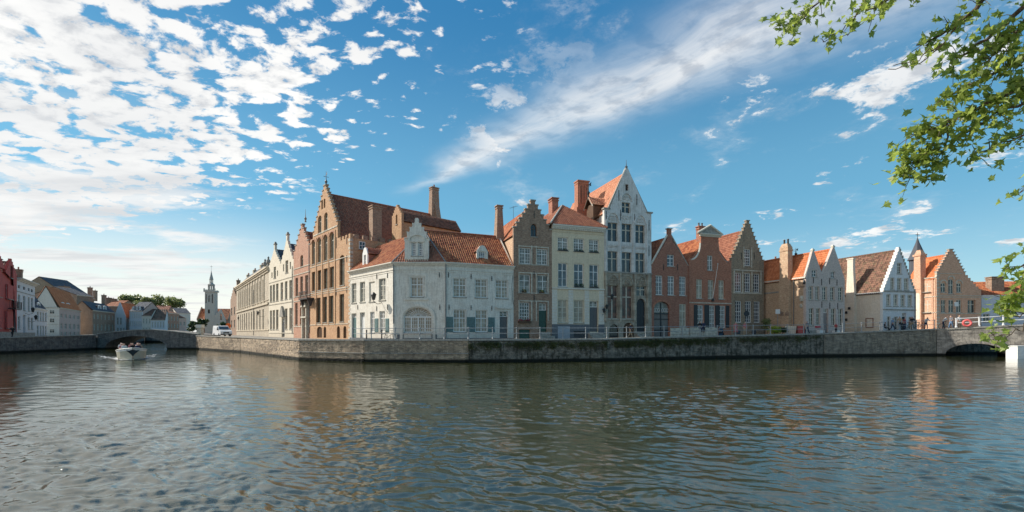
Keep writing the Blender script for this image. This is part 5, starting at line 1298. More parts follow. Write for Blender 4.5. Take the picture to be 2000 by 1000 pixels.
finial(H, u1c, 2.5, wa1 - .2, 1.1, IRON, True)

# ---- white gable with mottled roof
J1 = Vector((48.3, 60.0)); J2 = onray(1788, J1, pd)
H = House('gabled_house', 'white house with toothed gable, mottled brown roof and cream side wall', J1, J2, 2.95); fr = H.fr; L = H.L
H.row([(1752, 1761)], 513.5, 534.5, 1757, 'pairc', glass=G_BLUE); H.row([(1739, 1747), (1752.3, 1761), (1765.5, 1775)], 543, 566, 1757, 'pairc', glass=G_CURTB)
H.row([(1731, 1739.5), (1745, 1754), (1759, 1768), (1772.7, 1782)], 575.3, 598, 1757, 'pairc', glass=G_CURTB)
H.row([(1732.5, 1739.5), (1746.3, 1754), (1774.3, 1781)], 618.5, 644, 1757, 'pairc', glass=G_DARK)
H.door(1761, 1770, .05, fr.fw(1765, 611), BLACKP, trans=.5)
wap = fr.fw(1756.5, 486); wk = fr.fw(1757, 570); uc = fr.fu(1756.8)
H.facade([(0, -.5), (L, -.5), (L, wk), (L - .05, wk + .1), (uc + .16, wap - .15), (uc + .16, wap + .25), (uc - .16, wap + .25), (uc - .16, wap - .15), (.05, wk + .1), (0, wk)], BLUEWHITE)
n_ = 13
for sg in (-1, 1):
    for k in range(n_):
        t = (k + .5) / n_; uu = uc + sg * (L / 2) * (1 - t) * .98; ww = wk + (wap - wk) * t
        MB().box(uu - .13, uu + .13, -.05, .42, ww - .1, ww + .24).build('gable_tooth', PAINTW if sg < 0 else STONE_D, H.root, fr.M)
H.body(0, L, wk - .05, uc, wap - .2, .35, 12.5, BCREAM, T_MOSS)
H.band(fr.fw(1757, 570.5), .14, .12, STONE_D); H.band(fr.fw(1757, 606), .14, .12, STONE_D); H.pipe(1786.5, 572, 645)
FS = Fr(J1 + fr.n * 12.5, J1, 2.95)
wS = wk - .05; MB().box(FS.fu(1674), FS.L, -.16, .02, wS - .2, wS).build('gutter', PAINTW, H.root, FS.M)
MB().box(FS.L - .3, FS.L + .01, -.04, .02, -.3, wS - .2).build('corner_quoin', PAINTW, H.root, FS.M)
a, b = FS.fu(1656), FS.fu(1673); wct = FS.fw(1664, 507)
m_ = MB(); m_.box(a, b, -.4, .02, -.4, wS - .5); m_.frustum((a + b) / 2, -.19, wS - .5, wct - 1.3, (b - a) / 2, .21, (b - a) * .33, .21); m_.frustum((a + b) / 2, -.19, wct - 1.3, wct, (b - a) * .33, .21, (b - a) * .33, .21); m_.box((a + b) / 2 - (b - a) * .4, (a + b) / 2 + (b - a) * .4, -.45, .1, wct, wct + .15); m_.build('chimney_breast', BCREAM, H.root, FS.M)
# notice frame on the side wall
a, b = FS.fu(1691), FS.fu(1706); z0, z1 = FS.fw(1699, 640), FS.fw(1699, 621)
m_ = MB().slab([(a, z0), (b, z0), (b, z1), (a, z1)], [[(a + .08, z0 + .0 + .08), (b - .08, z0 + .08), (b - .08, z1 - .08), (a + .08, z1 - .08)]], -.06, .003); m_.build('doorway_frame', BRED, H.root, FS.M)
for x, y in ((1661, 605), (1655, 613), (1655, 627)): MB().box(FS.fu(x), FS.fu(x) + .3, -.5, 0, FS.fw(x, y), FS.fw(x, y) + .35).build('wall_lantern', IRON, H.root, FS.M)

# ---- tan brick house beyond the right bridge
D1 = Vector((68.2, 74.0)); D2 = Vector((75.55, 74.2))
H = House('gabled_house', 'tan brick house with stepped gable and corner turret behind the right bridge', D1, D2, 3.2); fr = H.fr; L = H.L
H.row([(1837, 1847.5), (1868, 1878)], 552.5, 571, 1857, 'fardark', .2); H.row([(1852, 1862.5)], 545, 574, 1857, 'fardark', .2)
H.row([(1838, 1847.5), (1852.5, 1863.5), (1868, 1878)], 585.5, 610.5, 1857, 'fardark'); H.row([(1890, 1905)], 586, 611, 1897, 'dark4')
wk = fr.fw(1829, 543); wap = fr.fw(1856, 493); ug0, ug1 = 0, fr.fu(1885.5)
ugr = ug1; w570 = fr.fw(1916, 571)
tail = []
ns = 6
for k in range(ns):
    u = L - (L - ugr) * k / ns; w = w570 + (wk + .5 - w570) * k / ns; tail += [(u, w), (u, w + (wk + .5 - w570) / ns)]
H.facade([(0, -.5), (L, -.5)] + tail + steps(0, ugr, wk + .5, wap, 8, .3), BSALMON); step_caps(H, 0, ugr, wk + .5, wap, 8, STONE_D, .3)
H.body(0, ugr, wk, ugr / 2, wap - .3, .35, 5.4, BSALMON, T_ORANGE, tr=True)
MB().box(ugr - .5, L - .02, .33, 9, -.5, w570 - .1).build('side_bay', BSALMON, H.root, fr.M)
roof_plane(H.root, fr.M, [(ugr - .5, .36, w570 + .1), (L + .1, .36, w570 + .1), (L + .1, 4.5, w570 + 2.6), (ugr - .5, 4.5, w570 + 2.6)], T_BROWN)
for xr, y in ((1857, 581), (1857, 578), (1857, 613), (1857, 535)): H.band(fr.fw(xr, y), .10, .06, STONE_T, 0, L if y > 540 else fr.fu(1880))
for (a, b), y in (((1837, 1847.5), 552), ((1852, 1862.5), 544), ((1868, 1878), 552)): arch_mould(H, fr.fu(a), fr.fu(b), fr.fw(1857, y) - .15, .45, .18, .08, STONE_T)
H.chimney(fr.fu(1874), 1.0, wk + 1, fr.fw(1874, 507), .5, .4, BSALMON, 1, 0)
qn = MB()
for k in range(20): qn.box(-.012, .35 if k % 2 else .5, -.03, .3, k * .48, k * .48 + .3)
qn.build('quoins', STONE_T, H.root, fr.M)
FS = Fr(D1 + Vector((-.55, 5.6)), D1, 3.2)
F_ = FS
hs = []
for (a, b, y0, y1) in ((1805.5, 1818, 554, 570), (1806, 1819, 587, 610)):
    u0, u1, z0, z1 = F_.fu(a), F_.fu(b), F_.fw(1812, y1), F_.fw(1812, y0); make_window(F_, H.root, u0, u1, z0, z1, 'dark4', 0, True, -.26)
MB().slab([(0, -.5), (F_.L, -.5), (F_.L, wk), (0, wk)], hs, -.02, .3).build('side_wall', BSALMON, H.root, F_.M)
for y in (544, 581, 612): MB().box(0, F_.L, -.1, .0, F_.fw(1812, y), F_.fw(1812, y) + .14).build('string_course', STONE_T, H.root, F_.M)
for x in (1803, 1821, 1826): MB().box(F_.fu(x), F_.fu(x) + .18, -.1, .0, 0, wk - .1).build('pilaster', BSALMON, H.root, F_.M)
# turret chimney and slate spire
tu = F_.fu(1797); ztt = F_.fw(1797, 497); hw_ = .62
m_ = MB(); m_.box(tu - hw_, tu + hw_, -.5, .02, -.4, wk - 1.6); m_.frustum(tu, -.05, wk - 1.6, ztt, hw_, .5, hw_ * .85, .5); m_.frustum(tu, -.05, ztt - .3, ztt, hw_ + .08, .6, hw_ + .08, .6); m_.frustum(tu, -.05, ztt, ztt + .7, .6, .4, .3, .25); m_.build('stair_turret', BSALMON, H.root, F_.M)
MB().slab(hole_poly(tu - .45, tu + .45, 1.8, wk - 2.2, .4), [], -.54, -.505).build('turret_panel', BCREAM, H.root, F_.M)
sp_ = at(1792, 510, 84); wz0 = sp_.z
S = Fr(sp_.xy, (sp_.x + 1, sp_.y), 3.2)
zz = lambda y: S.fw(1792, y)
MB().lathe(0, 0, [(1.2, 0), (1.2, zz(508)), (1.5, zz(508)), (1.15, zz(500)), (.70, zz(487)), (.28, zz(474)), (.04, zz(464))], 8).build('spire', T_SLATE, H.root, S.M)
MB().tube([(0, 0, zz(465)), (0, 0, zz(454))], .04, 5).box(-.35, .35, -.03, .03, zz(459), zz(458)).build('weather_cross', IRON, H.root, S.M)
# wing behind the white gable
MB().box(-5, -.4, 5.2, 12, -.5, wk + .2).build('rear_wing', BSALMON, H.root, fr.M)
roof_plane(H.root, fr.M, [(-5.2, 5, wk + .2), (0, 5, wk + .2), (0, 8.6, wk + 3.4), (-5.2, 8.6, wk + 3.4)], T_ORANGE)

# ---- white building far right
G1 = at(1917, 650, 75.2).xy; G2 = at(2030, 650, 74).xy
H = House('white_house', 'plain white house with red roof and brick chimney behind the leaves at right', G1, G2, 3.3); fr = H.fr; L = H.L
w57 = fr.fw(1940, 577); H.row([(1920, 1933), (1962, 1975)], 613, 629, 1927, 'fardark')
H.row([(1922, 1931)], 598, 600, 1927, 'darkn', sill=False) if False else None
H.facade([(0, -.5), (L, -.5), (L, w57), (0, w57)], render_wall('cool_white', (.58, .62, .68), (.4, .42, .45), .25)); MB().box(.01, L, .33, 8, -.5, w57 - .02).build('side_walls', WHITE, H.root, fr.M)
H.cornice(w57 - .2, .25, .2, PAINTW)
roof_plane(H.root, fr.M, [(-.2, -.1, w57 + .05), (L, -.1, w57 + .05), (L, 4, w57 + 2.6), (-.2, 4, w57 + 2.6)], T_RED)
H.chimney(fr.fu(1944, 1.5), 1.6, w57, fr.fw(1944, 542, 1.5), .9, .6, BBROWN, 1, 0)

# ================================================================== left bank
l1 = Vector((-.6, .8))
A0p = Vector((-72.2, 62.5)); 
RB0 = onray(-70, Vector((-77.8, 70.0)), l1); RB1 = onray(33, Vector((-77.8, 70.0)), l1)
H = House('gabled_house', 'bright red painted double-gabled house at the left edge', RB0, RB1, 2.05); fr = H.fr; L = H.L
H.row([(-4, 4.5), (16, 26.5)], 557, 584.5, 21, 'pairb', glass=G_DARK); H.row([(-4, 3), (14.5, 25.5)], 608, 641, 20, 'pairb', glass=G_DARK); H.row([(-40, -30)], 557, 584, 21, 'pairb', glass=G_DARK)
H.row([(20.5, 26)], 519.5, 543, 23, 'darkn')
um = fr.fu(11); wb = fr.fw(11, 532); wt = fr.fw(22, 510)
H.facade([(0, -.5), (L, -.5)] + steps(um, L, wb, wt, 4, .3) + [(0, wb), ] if False else [(0, -.5), (L, -.5)] + steps(um, L, wb, wt, 5, .3) + steps(um - (L - um), um, wb, wt, 5, .3) + [(0, wb)], REDPAINT)
H.body(um, L, wb - .2, (um + L) / 2, wt - .2, .35, 10, REDPAINT, T_BROWN); H.body(um - (L - um), um, wb - .2, um - (L - um) / 2, wt - .2, .35, 10, REDPAINT, T_SLATE)
m_ = MB(); a, b = fr.fu(15.5), fr.fu(28); z = fr.fw(21, 602); m_.box(a, b, -.9, 0, z - .15, z)
for k in range(9): x = a + (b - a) * k / 8; m_.box(x - .02, x + .02, -.88, -.84, z, z + 1.1)
for k in range(4): m_.box(b - .04, b, -.85 + k * .22, -.81 + k * .22, z, z + 1.1); m_.box(a, a + .04, -.85 + k * .22, -.81 + k * .22, z, z + 1.1)
for zz_ in (.5, 1.1): m_.box(a, b, -.9, -.82, z + zz_ - .03, z + zz_)
m_.build('balcony', IRON, H.root, fr.M); H.band(0, .9, .05, STONE_D, name='plinth')
WB1 = onray(68, RB1, l1)
H = House('town_house', 'white classical house with overhanging cornice next to the red house', RB1, WB1, 2.05); fr = H.fr; L = H.L
cols = [(35, 39.5), (45, 49.5), (54.5, 58), (60.5, 64.5)]
H.row(cols, 578, 606, 47, 'pairc', glass=G_BLUE); H.row([cols[0], cols[2], cols[3]], 619, 643, 47, 'pairc', glass=G_BLUE); H.row(cols, 560, 566, 47, 'darkn', sill=False)
H.door(45, 49.5, .1, fr.fw(47, 615), plain('pale_door', (.4, .45, .5), .5), trans=.5)
wc = fr.fw(36, 545)
H.facade([(0, -.5), (L, -.5), (L, wc), (0, wc)], BLUEWHITE); MB().box(.01, L - .01, .33, 9, -.5, wc - .02).build('side_walls', BLUEWHITE, H.root, fr.M)
H.cornice(wc - .3, .5, .65, CREAMW); H.band(fr.fw(47, 573), .1, .07, STONE_D); H.band(0, .8, .06, STONE_D, name='plinth')
roof_plane(H.root, fr.M, [(0, -.3, wc + .15), (L, -.3, wc + .15), (L, 4.2, wc + 2.4), (0, 4.2, wc + 2.4)], T_REDBR)
H.chimney(1.2, 2.6, wc, wc + 3.2, .9, .5, BBROWN, 1, 2); H.chimney(L - 1.0, 2, wc, wc + 2.6, .5, .5, BBROWN, 1, 1)
H.lantern(49, 605, arm=1.0, sc_=1.3); H.lantern(55, 620, arm=1.0, sc_=1.3)
SB1 = onray(92, WB1, l1)
H = House('town_house', 'small bluish-white house with dark mansard roof beside the white classical house', WB1, SB1, 2.05); fr = H.fr; L = H.L
cols = [(72, 75.5), (78, 81), (83, 86), (88, 91)]
H.row(cols, 610, 627, 82, 'far', glass=G_BLUE); H.row(cols, 636, 655, 82, 'far', glass=G_BLUE); wc = fr.fw(80, 604)
H.facade([(0, -.5), (L, -.5), (L, wc), (0, wc)], BLUEWHITE); MB().box(.01, L - .01, .33, 8, -.5, wc - .02).build('side_walls', BLUEWHITE, H.root, fr.M); H.cornice(wc - .2, .3, .35, PAINTW)
roof_plane(H.root, fr.M, [(0, .1, wc + .1), (L, .1, wc + .1), (L, 2.0, wc + 3.0), (0, 2.0, wc + 3.0)], T_SLATE); MB().box(.02, L - .02, 1.9, 8, wc - .1, wc + 2.95).build('attic', BBROWN, H.root, fr.M)
dormer(H, fr, 73.5, 79, 602, 592, 590, (74.5, 78, 593, 600), .4, 2.0, PAINTW, T_SLATE, 'small')
def simple(name, label, x0, Y0, x1, Y1, yw, xw, yr, wall, tiles, rows=(), style='far', glass=None, depth=8, gable=False, dpos=(), chim=(), side=None, zb=2.02, dstyle='small', band=True):
    """far house: eaves at (xw, yw), ridge at yr; rows = [(columns, ytop, ybottom)]"""
    H = House(name, label, Yx(x0, Y0), Yx(x1, Y1), zb); fr = H.fr; L = H.L
    we = fr.fw(xw, yw)
    for cols, a, b in rows:
        if isinstance(cols, int): cols = [(x0 + (x1 - x0) * (k + .28) / cols, x0 + (x1 - x0) * (k + .72) / cols) for k in range(cols)]
        H.row(cols, a, b, xw, style, sill=False, glass=glass)
    if gable:
        wr = fr.fw((x0 + x1) / 2, yr); H.facade([(0, -.5), (L, -.5), (L, we), (L / 2 + .1, wr), (L / 2 - .1, wr), (0, we)], wall)
        H.body(0, L, we - .05, L / 2, wr - .12, .35, depth, side or wall, tiles, cw=.5, rh=.6)
    else:
        H.facade([(0, -.5), (L, -.5), (L, we), (0, we)], wall); wr = fr.fw((x0 + x1) / 2, yr, depth / 2)
        MB().slab([(.35, -.5), (depth - .02, -.5), (depth - .02, we - .05), (depth / 2, wr - .1), (.35, we + .0)], [], .01, L - .01).build('side_walls', side or wall, H.root, fr.M @ Matrix(((0, 1, 0, 0), (1, 0, 0, 0), (0, 0, 1, 0), (0, 0, 0, 1))))
        roof_plane(H.root, fr.M, [(-.1, -.15, we - .02), (L + .1, -.15, we - .02), (L + .1, depth / 2, wr), (-.1, depth / 2, wr)], tiles, None, .5, .6)
        roof_plane(H.root, fr.M, [(-.1, depth + .1, we - .02), (L + .1, depth + .1, we - .02), (L + .1, depth / 2, wr), (-.1, depth / 2, wr)], tiles, None, .5, .6)
        if band: H.cornice(we - .22, .25, .3, PAINTC)
    for (a, b, yb, ys, ya) in dpos: dormer(H, fr, a, b, yb, ys, ya, (a + (b - a) * .2, b - (b - a) * .2, ys + .5, yb - 1.2), .5, 2.6, PAINTW, T_SLATE, dstyle)
    for (x, yt, a) in chim:
        H.chimney(fr.fu(x, depth * .5), depth * .5, we, fr.fw(x, yt, depth * .5), a, a * .7, BBROWN, 1, 1)
    return H
H = simple('town_house', 'cream and pale pink house with orange roof on the left bank corner', 116, 118, 157, 138, 601, 117, 572, ROSEPAINT, T_ORANGE, [(5, 612, 620), (5, 631, 642), (5, 648, 655)], dpos=[(119, 127, 600, 592, 590), (130, 137, 601, 593, 591.5)], depth=5, side=CREAMW)
fs = Fr(H.fr.P + H.fr.n * 5.0, H.fr.P, 2.02)
MB().slab([(0, -.5), (fs.L, -.5), (fs.L, fs.fw(116, 601)), (0, fs.fw(116, 601))], [], -.02, .2).build('side_wall', CREAMW, H.root, fs.M)
MB().box(0, fs.L, -.12, 0, fs.fw(110, 602), fs.fw(110, 600)).box(0, fs.L, -.08, 0, fs.fw(110, 618), fs.fw(110, 617)).box(0, fs.L, -.08, 0, fs.fw(110, 634), fs.fw(110, 633)).build('string_course', STONE_T, H.root, fs.M)
for u_ in (1.0, 3.2):
    for y0, y1 in ((643, 650), (622, 630), (606, 613)): make_window(fs, H.root, u_, u_ + .9, fs.fw(110, y1), fs.fw(110, y0), 'fardark', 0, False, -.16)
simple('town_house', 'tall grey-brown brick house with slate roof left of the brown house', 150, 150, 181, 156, 577, 160, 566, BBROWN, T_SLATE, [(5, 592, 599), (5, 606, 613), (5, 620, 627), (5, 637, 648)], chim=[(176, 562, .6)], depth=14)
simple('town_house', 'grey block of a building with parapet chimney above the orange roof', 108, 170, 136, 172, 577, 120, 570, BGREY, T_BROWN, [], chim=[(126, 560, 1.4), (118, 565, 1.0)], depth=10)
simple('town_house', 'large slate-roofed building towering behind the left bank houses', 134, 182, 184, 196, 580, 150, 552, BGREY, T_SLATE, [], depth=20, chim=[(186, 568, .7)])
H = simple('town_house', 'brown brick house with white dormers and grey roof left of the blue gable', 181, 142, 224, 160, 607, 190, 594, BBROWN, T_SLATE, [(6, 614, 623), (6, 633, 645)], dpos=[(192, 198, 606, 598, 596), (202, 208, 607, 599, 597)], depth=5, chim=[(203, 577, .7)])
simple('gabled_house', 'pale blue pointed gable house with red roof on the left bank', 222.5, 160, 245.5, 161, 618, 224, 591, BLUEWHITE, T_ORANGE, [([(228, 231.5), (234, 237.5)], 620, 634), ([(228, 231.5), (234, 237.5), (240, 243)], 640, 650)], gable=True, glass=G_BLUE, depth=10)
simple('town_house', 'white three-storey house with blue-grey roof and rooflights, centre of left bank', 253, 160, 277.5, 160, 608, 262, 590, BLUEWHITE, T_SLATE, [(6, 612, 622), (6, 627, 637), (6, 645, 655)], glass=G_BLUE, depth=9, dpos=[(258, 262, 605, 600, 598.5), (265, 269, 605, 600, 598.5), (271, 275, 605, 600, 598.5)], side=ROSEPAINT)
simple('town_house', 'narrow pink house squeezed between blue gable and white house', 244, 163, 253.5, 161, 624, 248, 600, ROSEPAINT, T_REDBR, [(2, 630, 640)], depth=9, chim=[(247, 596, .9)])
simple('town_house', 'cream house with dormer right of the white three-storey house', 277.5, 160, 295, 161, 617, 285, 603, CREAMW, T_BROWN, [(3, 622, 632), (3, 640, 652)], glass=G_BLUE, depth=9)
simple('town_house', 'low white house with broad grey roof on the left bank', 295, 161, 322, 163, 625, 308, 604, BLUEWHITE, T_MOSS, [(5, 629, 640), (5, 646, 657)], glass=G_BLUE, depth=12)
simple('town_house', 'brick house with red-brown roof and rooflight on the left bank', 300, 174, 328, 176, 610, 310, 597, BROSE, T_REDBR, [(4, 616, 625), (4, 630, 640)], depth=12, chim=[(318, 598, .8)])
simple('town_house', 'red brick house with small windows at the end of the left bank', 327, 170, 350, 176, 612, 335, 606, BROSE, T_BROWN, [(4, 618, 626), (4, 632, 640), (4, 646, 652)], depth=12)
simple('gabled_house', 'rose coloured gable house near the bushes beyond the left bridge', 349, 178, 364, 182, 622, 356, 612, ROSEPAINT, T_BROWN, [(2, 628, 636)], depth=10)
simple('town_house', 'white walled house with dark roof behind the rose gable', 346, 196, 372, 200, 612, 355, 602, CREAMW, T_SLATE, [], depth=10)
simple('town_house', 'brown brick house with red roof behind the big slate roof', 204, 190, 232, 190, 598, 215, 587, BBROWN, T_RED, [], depth=10, chim=[(212, 582, 1.0), (222, 584, 1.0)])

# ---- distant church-like tower hall
Yt = 220.0
H = House('tower_hall', 'distant stone tower with slender spire beside a red-roofed hall', Yx(400, Yt), Yx(419, Yt + 1), 2.0, 'tower'); fr = H.fr; L = H.L; TW = render_wall('tower_stone', (.58, .53, .45), (.36, .32, .27), .35)
z = lambda y: fr.fw(409, y)
H.row([(406, 410.5)], 576, 590, 409, 'fardark', .8, sill=False); H.row([(401.5, 403.5), (413.5, 416)], 574, 592, 409, 'darkn', .5, sill=False); H.row([(406, 410)], 604, 612, 409, 'darkn', .5, sill=False)
H.facade([(0, -.5), (L, -.5), (L, z(570)), (0, z(570))], TW)
MB().box(.02, L - .02, .33, L, -.5, z(570)).build('shaft', TW, H.root, fr.M)
m_ = MB(); m_.box(-.45, L + .45, -.45, L + .4, z(570), z(567))
for k in range(6):
    for v in (-.45, L): m_.box(-.45 + k * (L + .5) / 5.6, -.45 + k * (L + .5) / 5.6 + .55, v, v + .35, z(567), z(565.5))
m_.build('parapet', TW, H.root, fr.M)
for u, v in ((-.2, -.2), (L + .2, -.2)): MB().tube([(u, v, z(566)), (u, v, z(563.5))], [.3, .35], 6).build('corner_turret', TW, H.root, fr.M)
c = L / 2
m_ = MB()
for k in range(8): t = math.pi * (k + .5) / 4; m_.box(c + 1.15 * math.cos(t) - .2, c + 1.15 * math.cos(t) + .2, c + 1.15 * math.sin(t) - .2, c + 1.15 * math.sin(t) + .2, z(567), z(557))
m_.lathe(c, c, [(1.55, z(557.5)), (1.6, z(555)), (.9, z(553)), (.75, z(551))], 8); m_.lathe(c, c, [(.9, z(567)), (.5, z(566))], 8)
for k in range(6): t = math.pi * k / 3; m_.box(c + .65 * math.cos(t) - .1, c + .65 * math.cos(t) + .1, c + .65 * math.sin(t) - .1, c + .65 * math.sin(t) + .1, z(551), z(545))
m_.lathe(c, c, [(.95, z(545.5)), (.8, z(543)), (.35, z(535)), (.05, z(527))], 8); m_.tube([(c, c, z(528)), (c, c, z(517))], .05, 5); m_.box(c - .5, c + .5, c - .03, c + .03, z(520), z(519.4))
m_.build('spire', plain('spire_stone', (.40, .37, .33), .8), H.root, fr.M)
u0, u1 = fr.fu(389, 4), fr.fu(449, 4)
MB().slab([(2, -.5), (12, -.5), (12, z(622)), (7, z(602)), (2, z(622))], [], u0, u1).build('hall_walls', BROSE, H.root, fr.M @ Matrix(((0, 1, 0, 0), (1, 0, 0, 0), (0, 0, 1, 0), (0, 0, 0, 1))))
roof_plane(H.root, fr.M, [(u0, 1.6, z(624)), (u1, 1.6, z(624)), (u1, 7, z(601.5)), (u0, 7, z(601.5))], T_RED, None, .6, .7)
for u in (u0, u1): MB().slab([(1.6, z(626)), (12.4, z(626)), (12.4, z(622))] + [(7, z(598))] + [(1.6, z(622))], [], u - .2, u + .2).build('gable_wall', BBROWN, H.root, fr.M @ Matrix(((0, 1, 0, 0), (1, 0, 0, 0), (0, 0, 1, 0), (0, 0, 0, 1))))
FG = Fr(Yx(417, Yt - 6), Yx(440, Yt - 6), 2.0)
MB().slab([(0, -.5), (FG.L, -.5), (FG.L, FG.fw(430, 625)), (FG.fu(431), FG.fw(430, 604)), (0, FG.fw(430, 618))], [gothic(FG.fu(429), FG.fu(433), FG.fw(430, 625), FG.fw(430, 612), .6)], 0, .5).build('porch_gable', TW, H.root, FG.M)

# ================================================================== trees behind
def foliage_mesh(name, blobs, n, size, mat, parent, M, seed, kind='stuff', flat=.5):
    g = np.random.default_rng(seed); m = MB(); w = np.array([b[3] ** 2 for b in blobs]); w = w / w.sum()
    for k in range(n):
        b = blobs[g.choice(len(blobs), p=w)]; d = g.normal(size=3); d /= np.linalg.norm(d); r = b[3] * (g.random() ** .28) * (1 + .12 * g.normal())
        p = np.array(b[:3]) + d * r * np.array([1, 1, .8]); s = size * g.uniform(.5, 1.4); e = g.normal(size=3); e /= np.linalg.norm(e); f = np.cross(e, d + .3 * g.normal(size=3)); f /= (np.linalg.norm(f) + 1e-6)
        q = [p + s * e, p + s * f * .7, p - s * e, p - s * f * .7]; m.add([tuple(x) for x in q], [(0, 1, 2, 3)])
    return m.build(name, mat, parent, M, kind=kind)
def leafmat(name, c1, c2, trans=.35):
    if name in MC: return MC[name]
    m, t = newmat(name); o = t.add('ShaderNodeTexCoord', out=3); g = t.add('ShaderNodeNewGeometry', out=None); info = t.add('ShaderNodeObjectInfo', out=5)
    rp = g.outputs['Random Per Island']
    c = t.mix(t.m('FRACT', t.m('ADD', rp, t.m('MULTIPLY', info, 3.1))), c1, c2)
    c = t.mix(t.ss(t.noise(o, 1.3, 4), .35, .65, 0, .5), c, [x * .55 for x in c1])
    b = t.add('ShaderNodeBsdfPrincipled', {'Base Color': c, 'Roughness': .45, 'Specular IOR Level': .5})
    tr = t.add('ShaderNodeBsdfTranslucent', {'Color': t.mix(.5, c, [min(1, x * 2.2) for x in c2])})
    mx = t.add('ShaderNodeMixShader', {0: trans, 1: b, 2: tr}); t.add('ShaderNodeOutputMaterial', {'Surface': mx}, out=None); MC[name] = m; return m
LF_FAR = leafmat('far_leaves', (.12, .15, .05), (.24, .27, .10), .35); LF_DARK = leafmat('dark_leaves', (.025, .05, .015), (.06, .10, .03), .2); LF_PLANE = leafmat('plane_leaves', (.09, .15, .022), (.36, .43, .09), .48)
def tree(label, x, ybase_z, Yd, ytop, xw, mat, seed, name='broadleaf_tree', group=None, n=2600, cat='tree', yb=None, size=.32):
    p = Yx(x, Yd); ztop = at(x, ytop, Yd).z; zb = ybase_z; hh = ztop - zb; rad = xw / F * Yd / 2; M = T(p.x, p.y, zb)
    root = thing(name, label, cat, M, group); rnd = random.Random(seed)
    m = MB(); fork = (0, 0, hh * .38); m.tube([(0, 0, -.3), (0.1, 0, hh * .2), fork], [rad * .07, rad * .055, rad * .045], 7); blobs = []
    for k in range(9):
        a = k * 2.4 + rnd.uniform(-.3, .3); rr = rad * rnd.uniform(.35, .72); zz_ = hh - rad * rnd.uniform(.4, 1.7); e = (rr * math.cos(a), rr * math.sin(a), zz_); m.tube([fork, (e[0] * .5, e[1] * .5, (fork[2] + e[2]) * .55), e], [rad * .035, rad * .02, rad * .01], 5); blobs.append((e[0], e[1], e[2], rad * rnd.uniform(.26, .38)))
    blobs.append((0, 0, hh - rad * 1.0, rad * .5)); blobs.append((rad * .1, 0, hh - rad * .42, rad * .40))
    m.build('trunk', BARK, root, M); foliage_mesh('crown', blobs, n, size, mat, root, M, seed); return root
for i, (x, yt, xw, Yd) in enumerate(((241, 573, 50, 225), (264, 574, 50, 232), (284, 578, 46, 222), (306, 573, 58, 228), (331, 576, 54, 235))):
    tree(['leftmost rounded pale green tree above the far houses', 'pale green tree second from left above the far houses', 'smaller dull green tree in the middle above the far houses', 'broad light green tree above the red-brown roofs', 'rightmost rounded tree above the far brick houses'][i], x, 2, Yd, yt, xw, LF_FAR, 20 + i, group='trees above the far houses', n=3600, size=.5)
tree('dark green tree beyond the left bridge, before the stone tower', 391, 2, 130, 621, 26, LF_DARK, 31, n=1900, size=.26)
tree('bushy dark tree left of the tower, next to the dark green tree', 376, 2, 138, 626, 22, LF_DARK, 32, n=1600, size=.26)
tree('small dark green tree right of the stone tower, behind the van', 434, 2, 170, 628, 22, LF_DARK, 33, n=1500, size=.3)
def bush(label, X_, Y_, zb, w, h, mats, seed, n=900, name='bush', size=.07):
    M = T(X_, Y_, zb); root = thing(name, label, 'bush', M); rnd = random.Random(seed)
    MB().tube([(0, 0, -.1), (.02, 0, h * .5)], [.05, .03], 5).build('stem', BARK, root, M)
    foliage_mesh('foliage', [(rnd.uniform(-.3, .3) * w, rnd.uniform(-.2, .2) * w, h * rnd.uniform(.35, .7), w * .33) for _ in range(7)], n, size, mats, root, M, seed)
    return root
LF_BR = leafmat('bright_leaves', (.12, .20, .02), (.40, .45, .04), .3)
p = at(1513, 650, 57.2); bush('bright green and yellow bush beside the tan side wall', p.x, p.y, gz(p.x), 1.5, 1.5, LF_BR, 41)
p = at(1528, 650, 58.4); bush('dark green shrub right of the bright yellow-green bush', p.x, p.y, gz(p.x), 1.0, 1.3, LF_DARK, 42)
p = at(1499, 650, 60.5); bush('tall flowering shrub against the grey-brown house corner', p.x, p.y, gz(p.x), 1.5, 2.9, LF_FAR, 43)
# moss and weeds hanging on the dark wall
g = np.random.default_rng(3); m = MB()
wl = QP[5:10]; wz = QZ[5:10]
cl = [(g.uniform(0, 1) ** 1.2, g.uniform(.0, 1.2), g.uniform(.2, .7)) for _ in range(230)]
for k in range(15000):
    c = cl[g.integers(len(cl))]; s = c[0] * (len(wl) - 1) * .98 + g.normal() * .04 * c[2]; s = min(max(s, 0.001), len(wl) - 1.01); i = int(s); f = s - i; a, b = Vector(wl[i]), Vector(wl[i + 1]); d = (b - a).normalized(); q = a.lerp(b, f); n_ = Vector((d.y, -d.x))
    z = wz[i] * (1 - f) + wz[i + 1] * f - .12 - abs(g.normal()) * .35 * c[2] - c[1] * .6 * g.random(); 
    if z < .45: continue
    o_ = q + n_ * g.uniform(.03, .22); sz = g.uniform(.04, .09); t = g.uniform(0, 6.28)
    m.add([(o_.x + d.x * sz * math.cos(t), o_.y + d.y * sz * math.cos(t) - .01, z + sz * math.sin(t)), (o_.x + n_.x * .05, o_.y + n_.y * .05, z), (o_.x - d.x * sz * math.cos(t), o_.y - d.y * sz * math.cos(t), z - sz * math.sin(t)), (o_.x - d.x * sz * math.sin(t) * .6, o_.y - .02, z + sz * .6 * math.cos(t))], [(0, 1, 2, 3)])
o = m.build('wall_weeds', leafmat('weeds', (.04, .05, .012), (.10, .12, .03), .15), kind='stuff'); tag(o, 'dark mosses and weeds clinging to the top of the mossy canal wall', 'weeds')

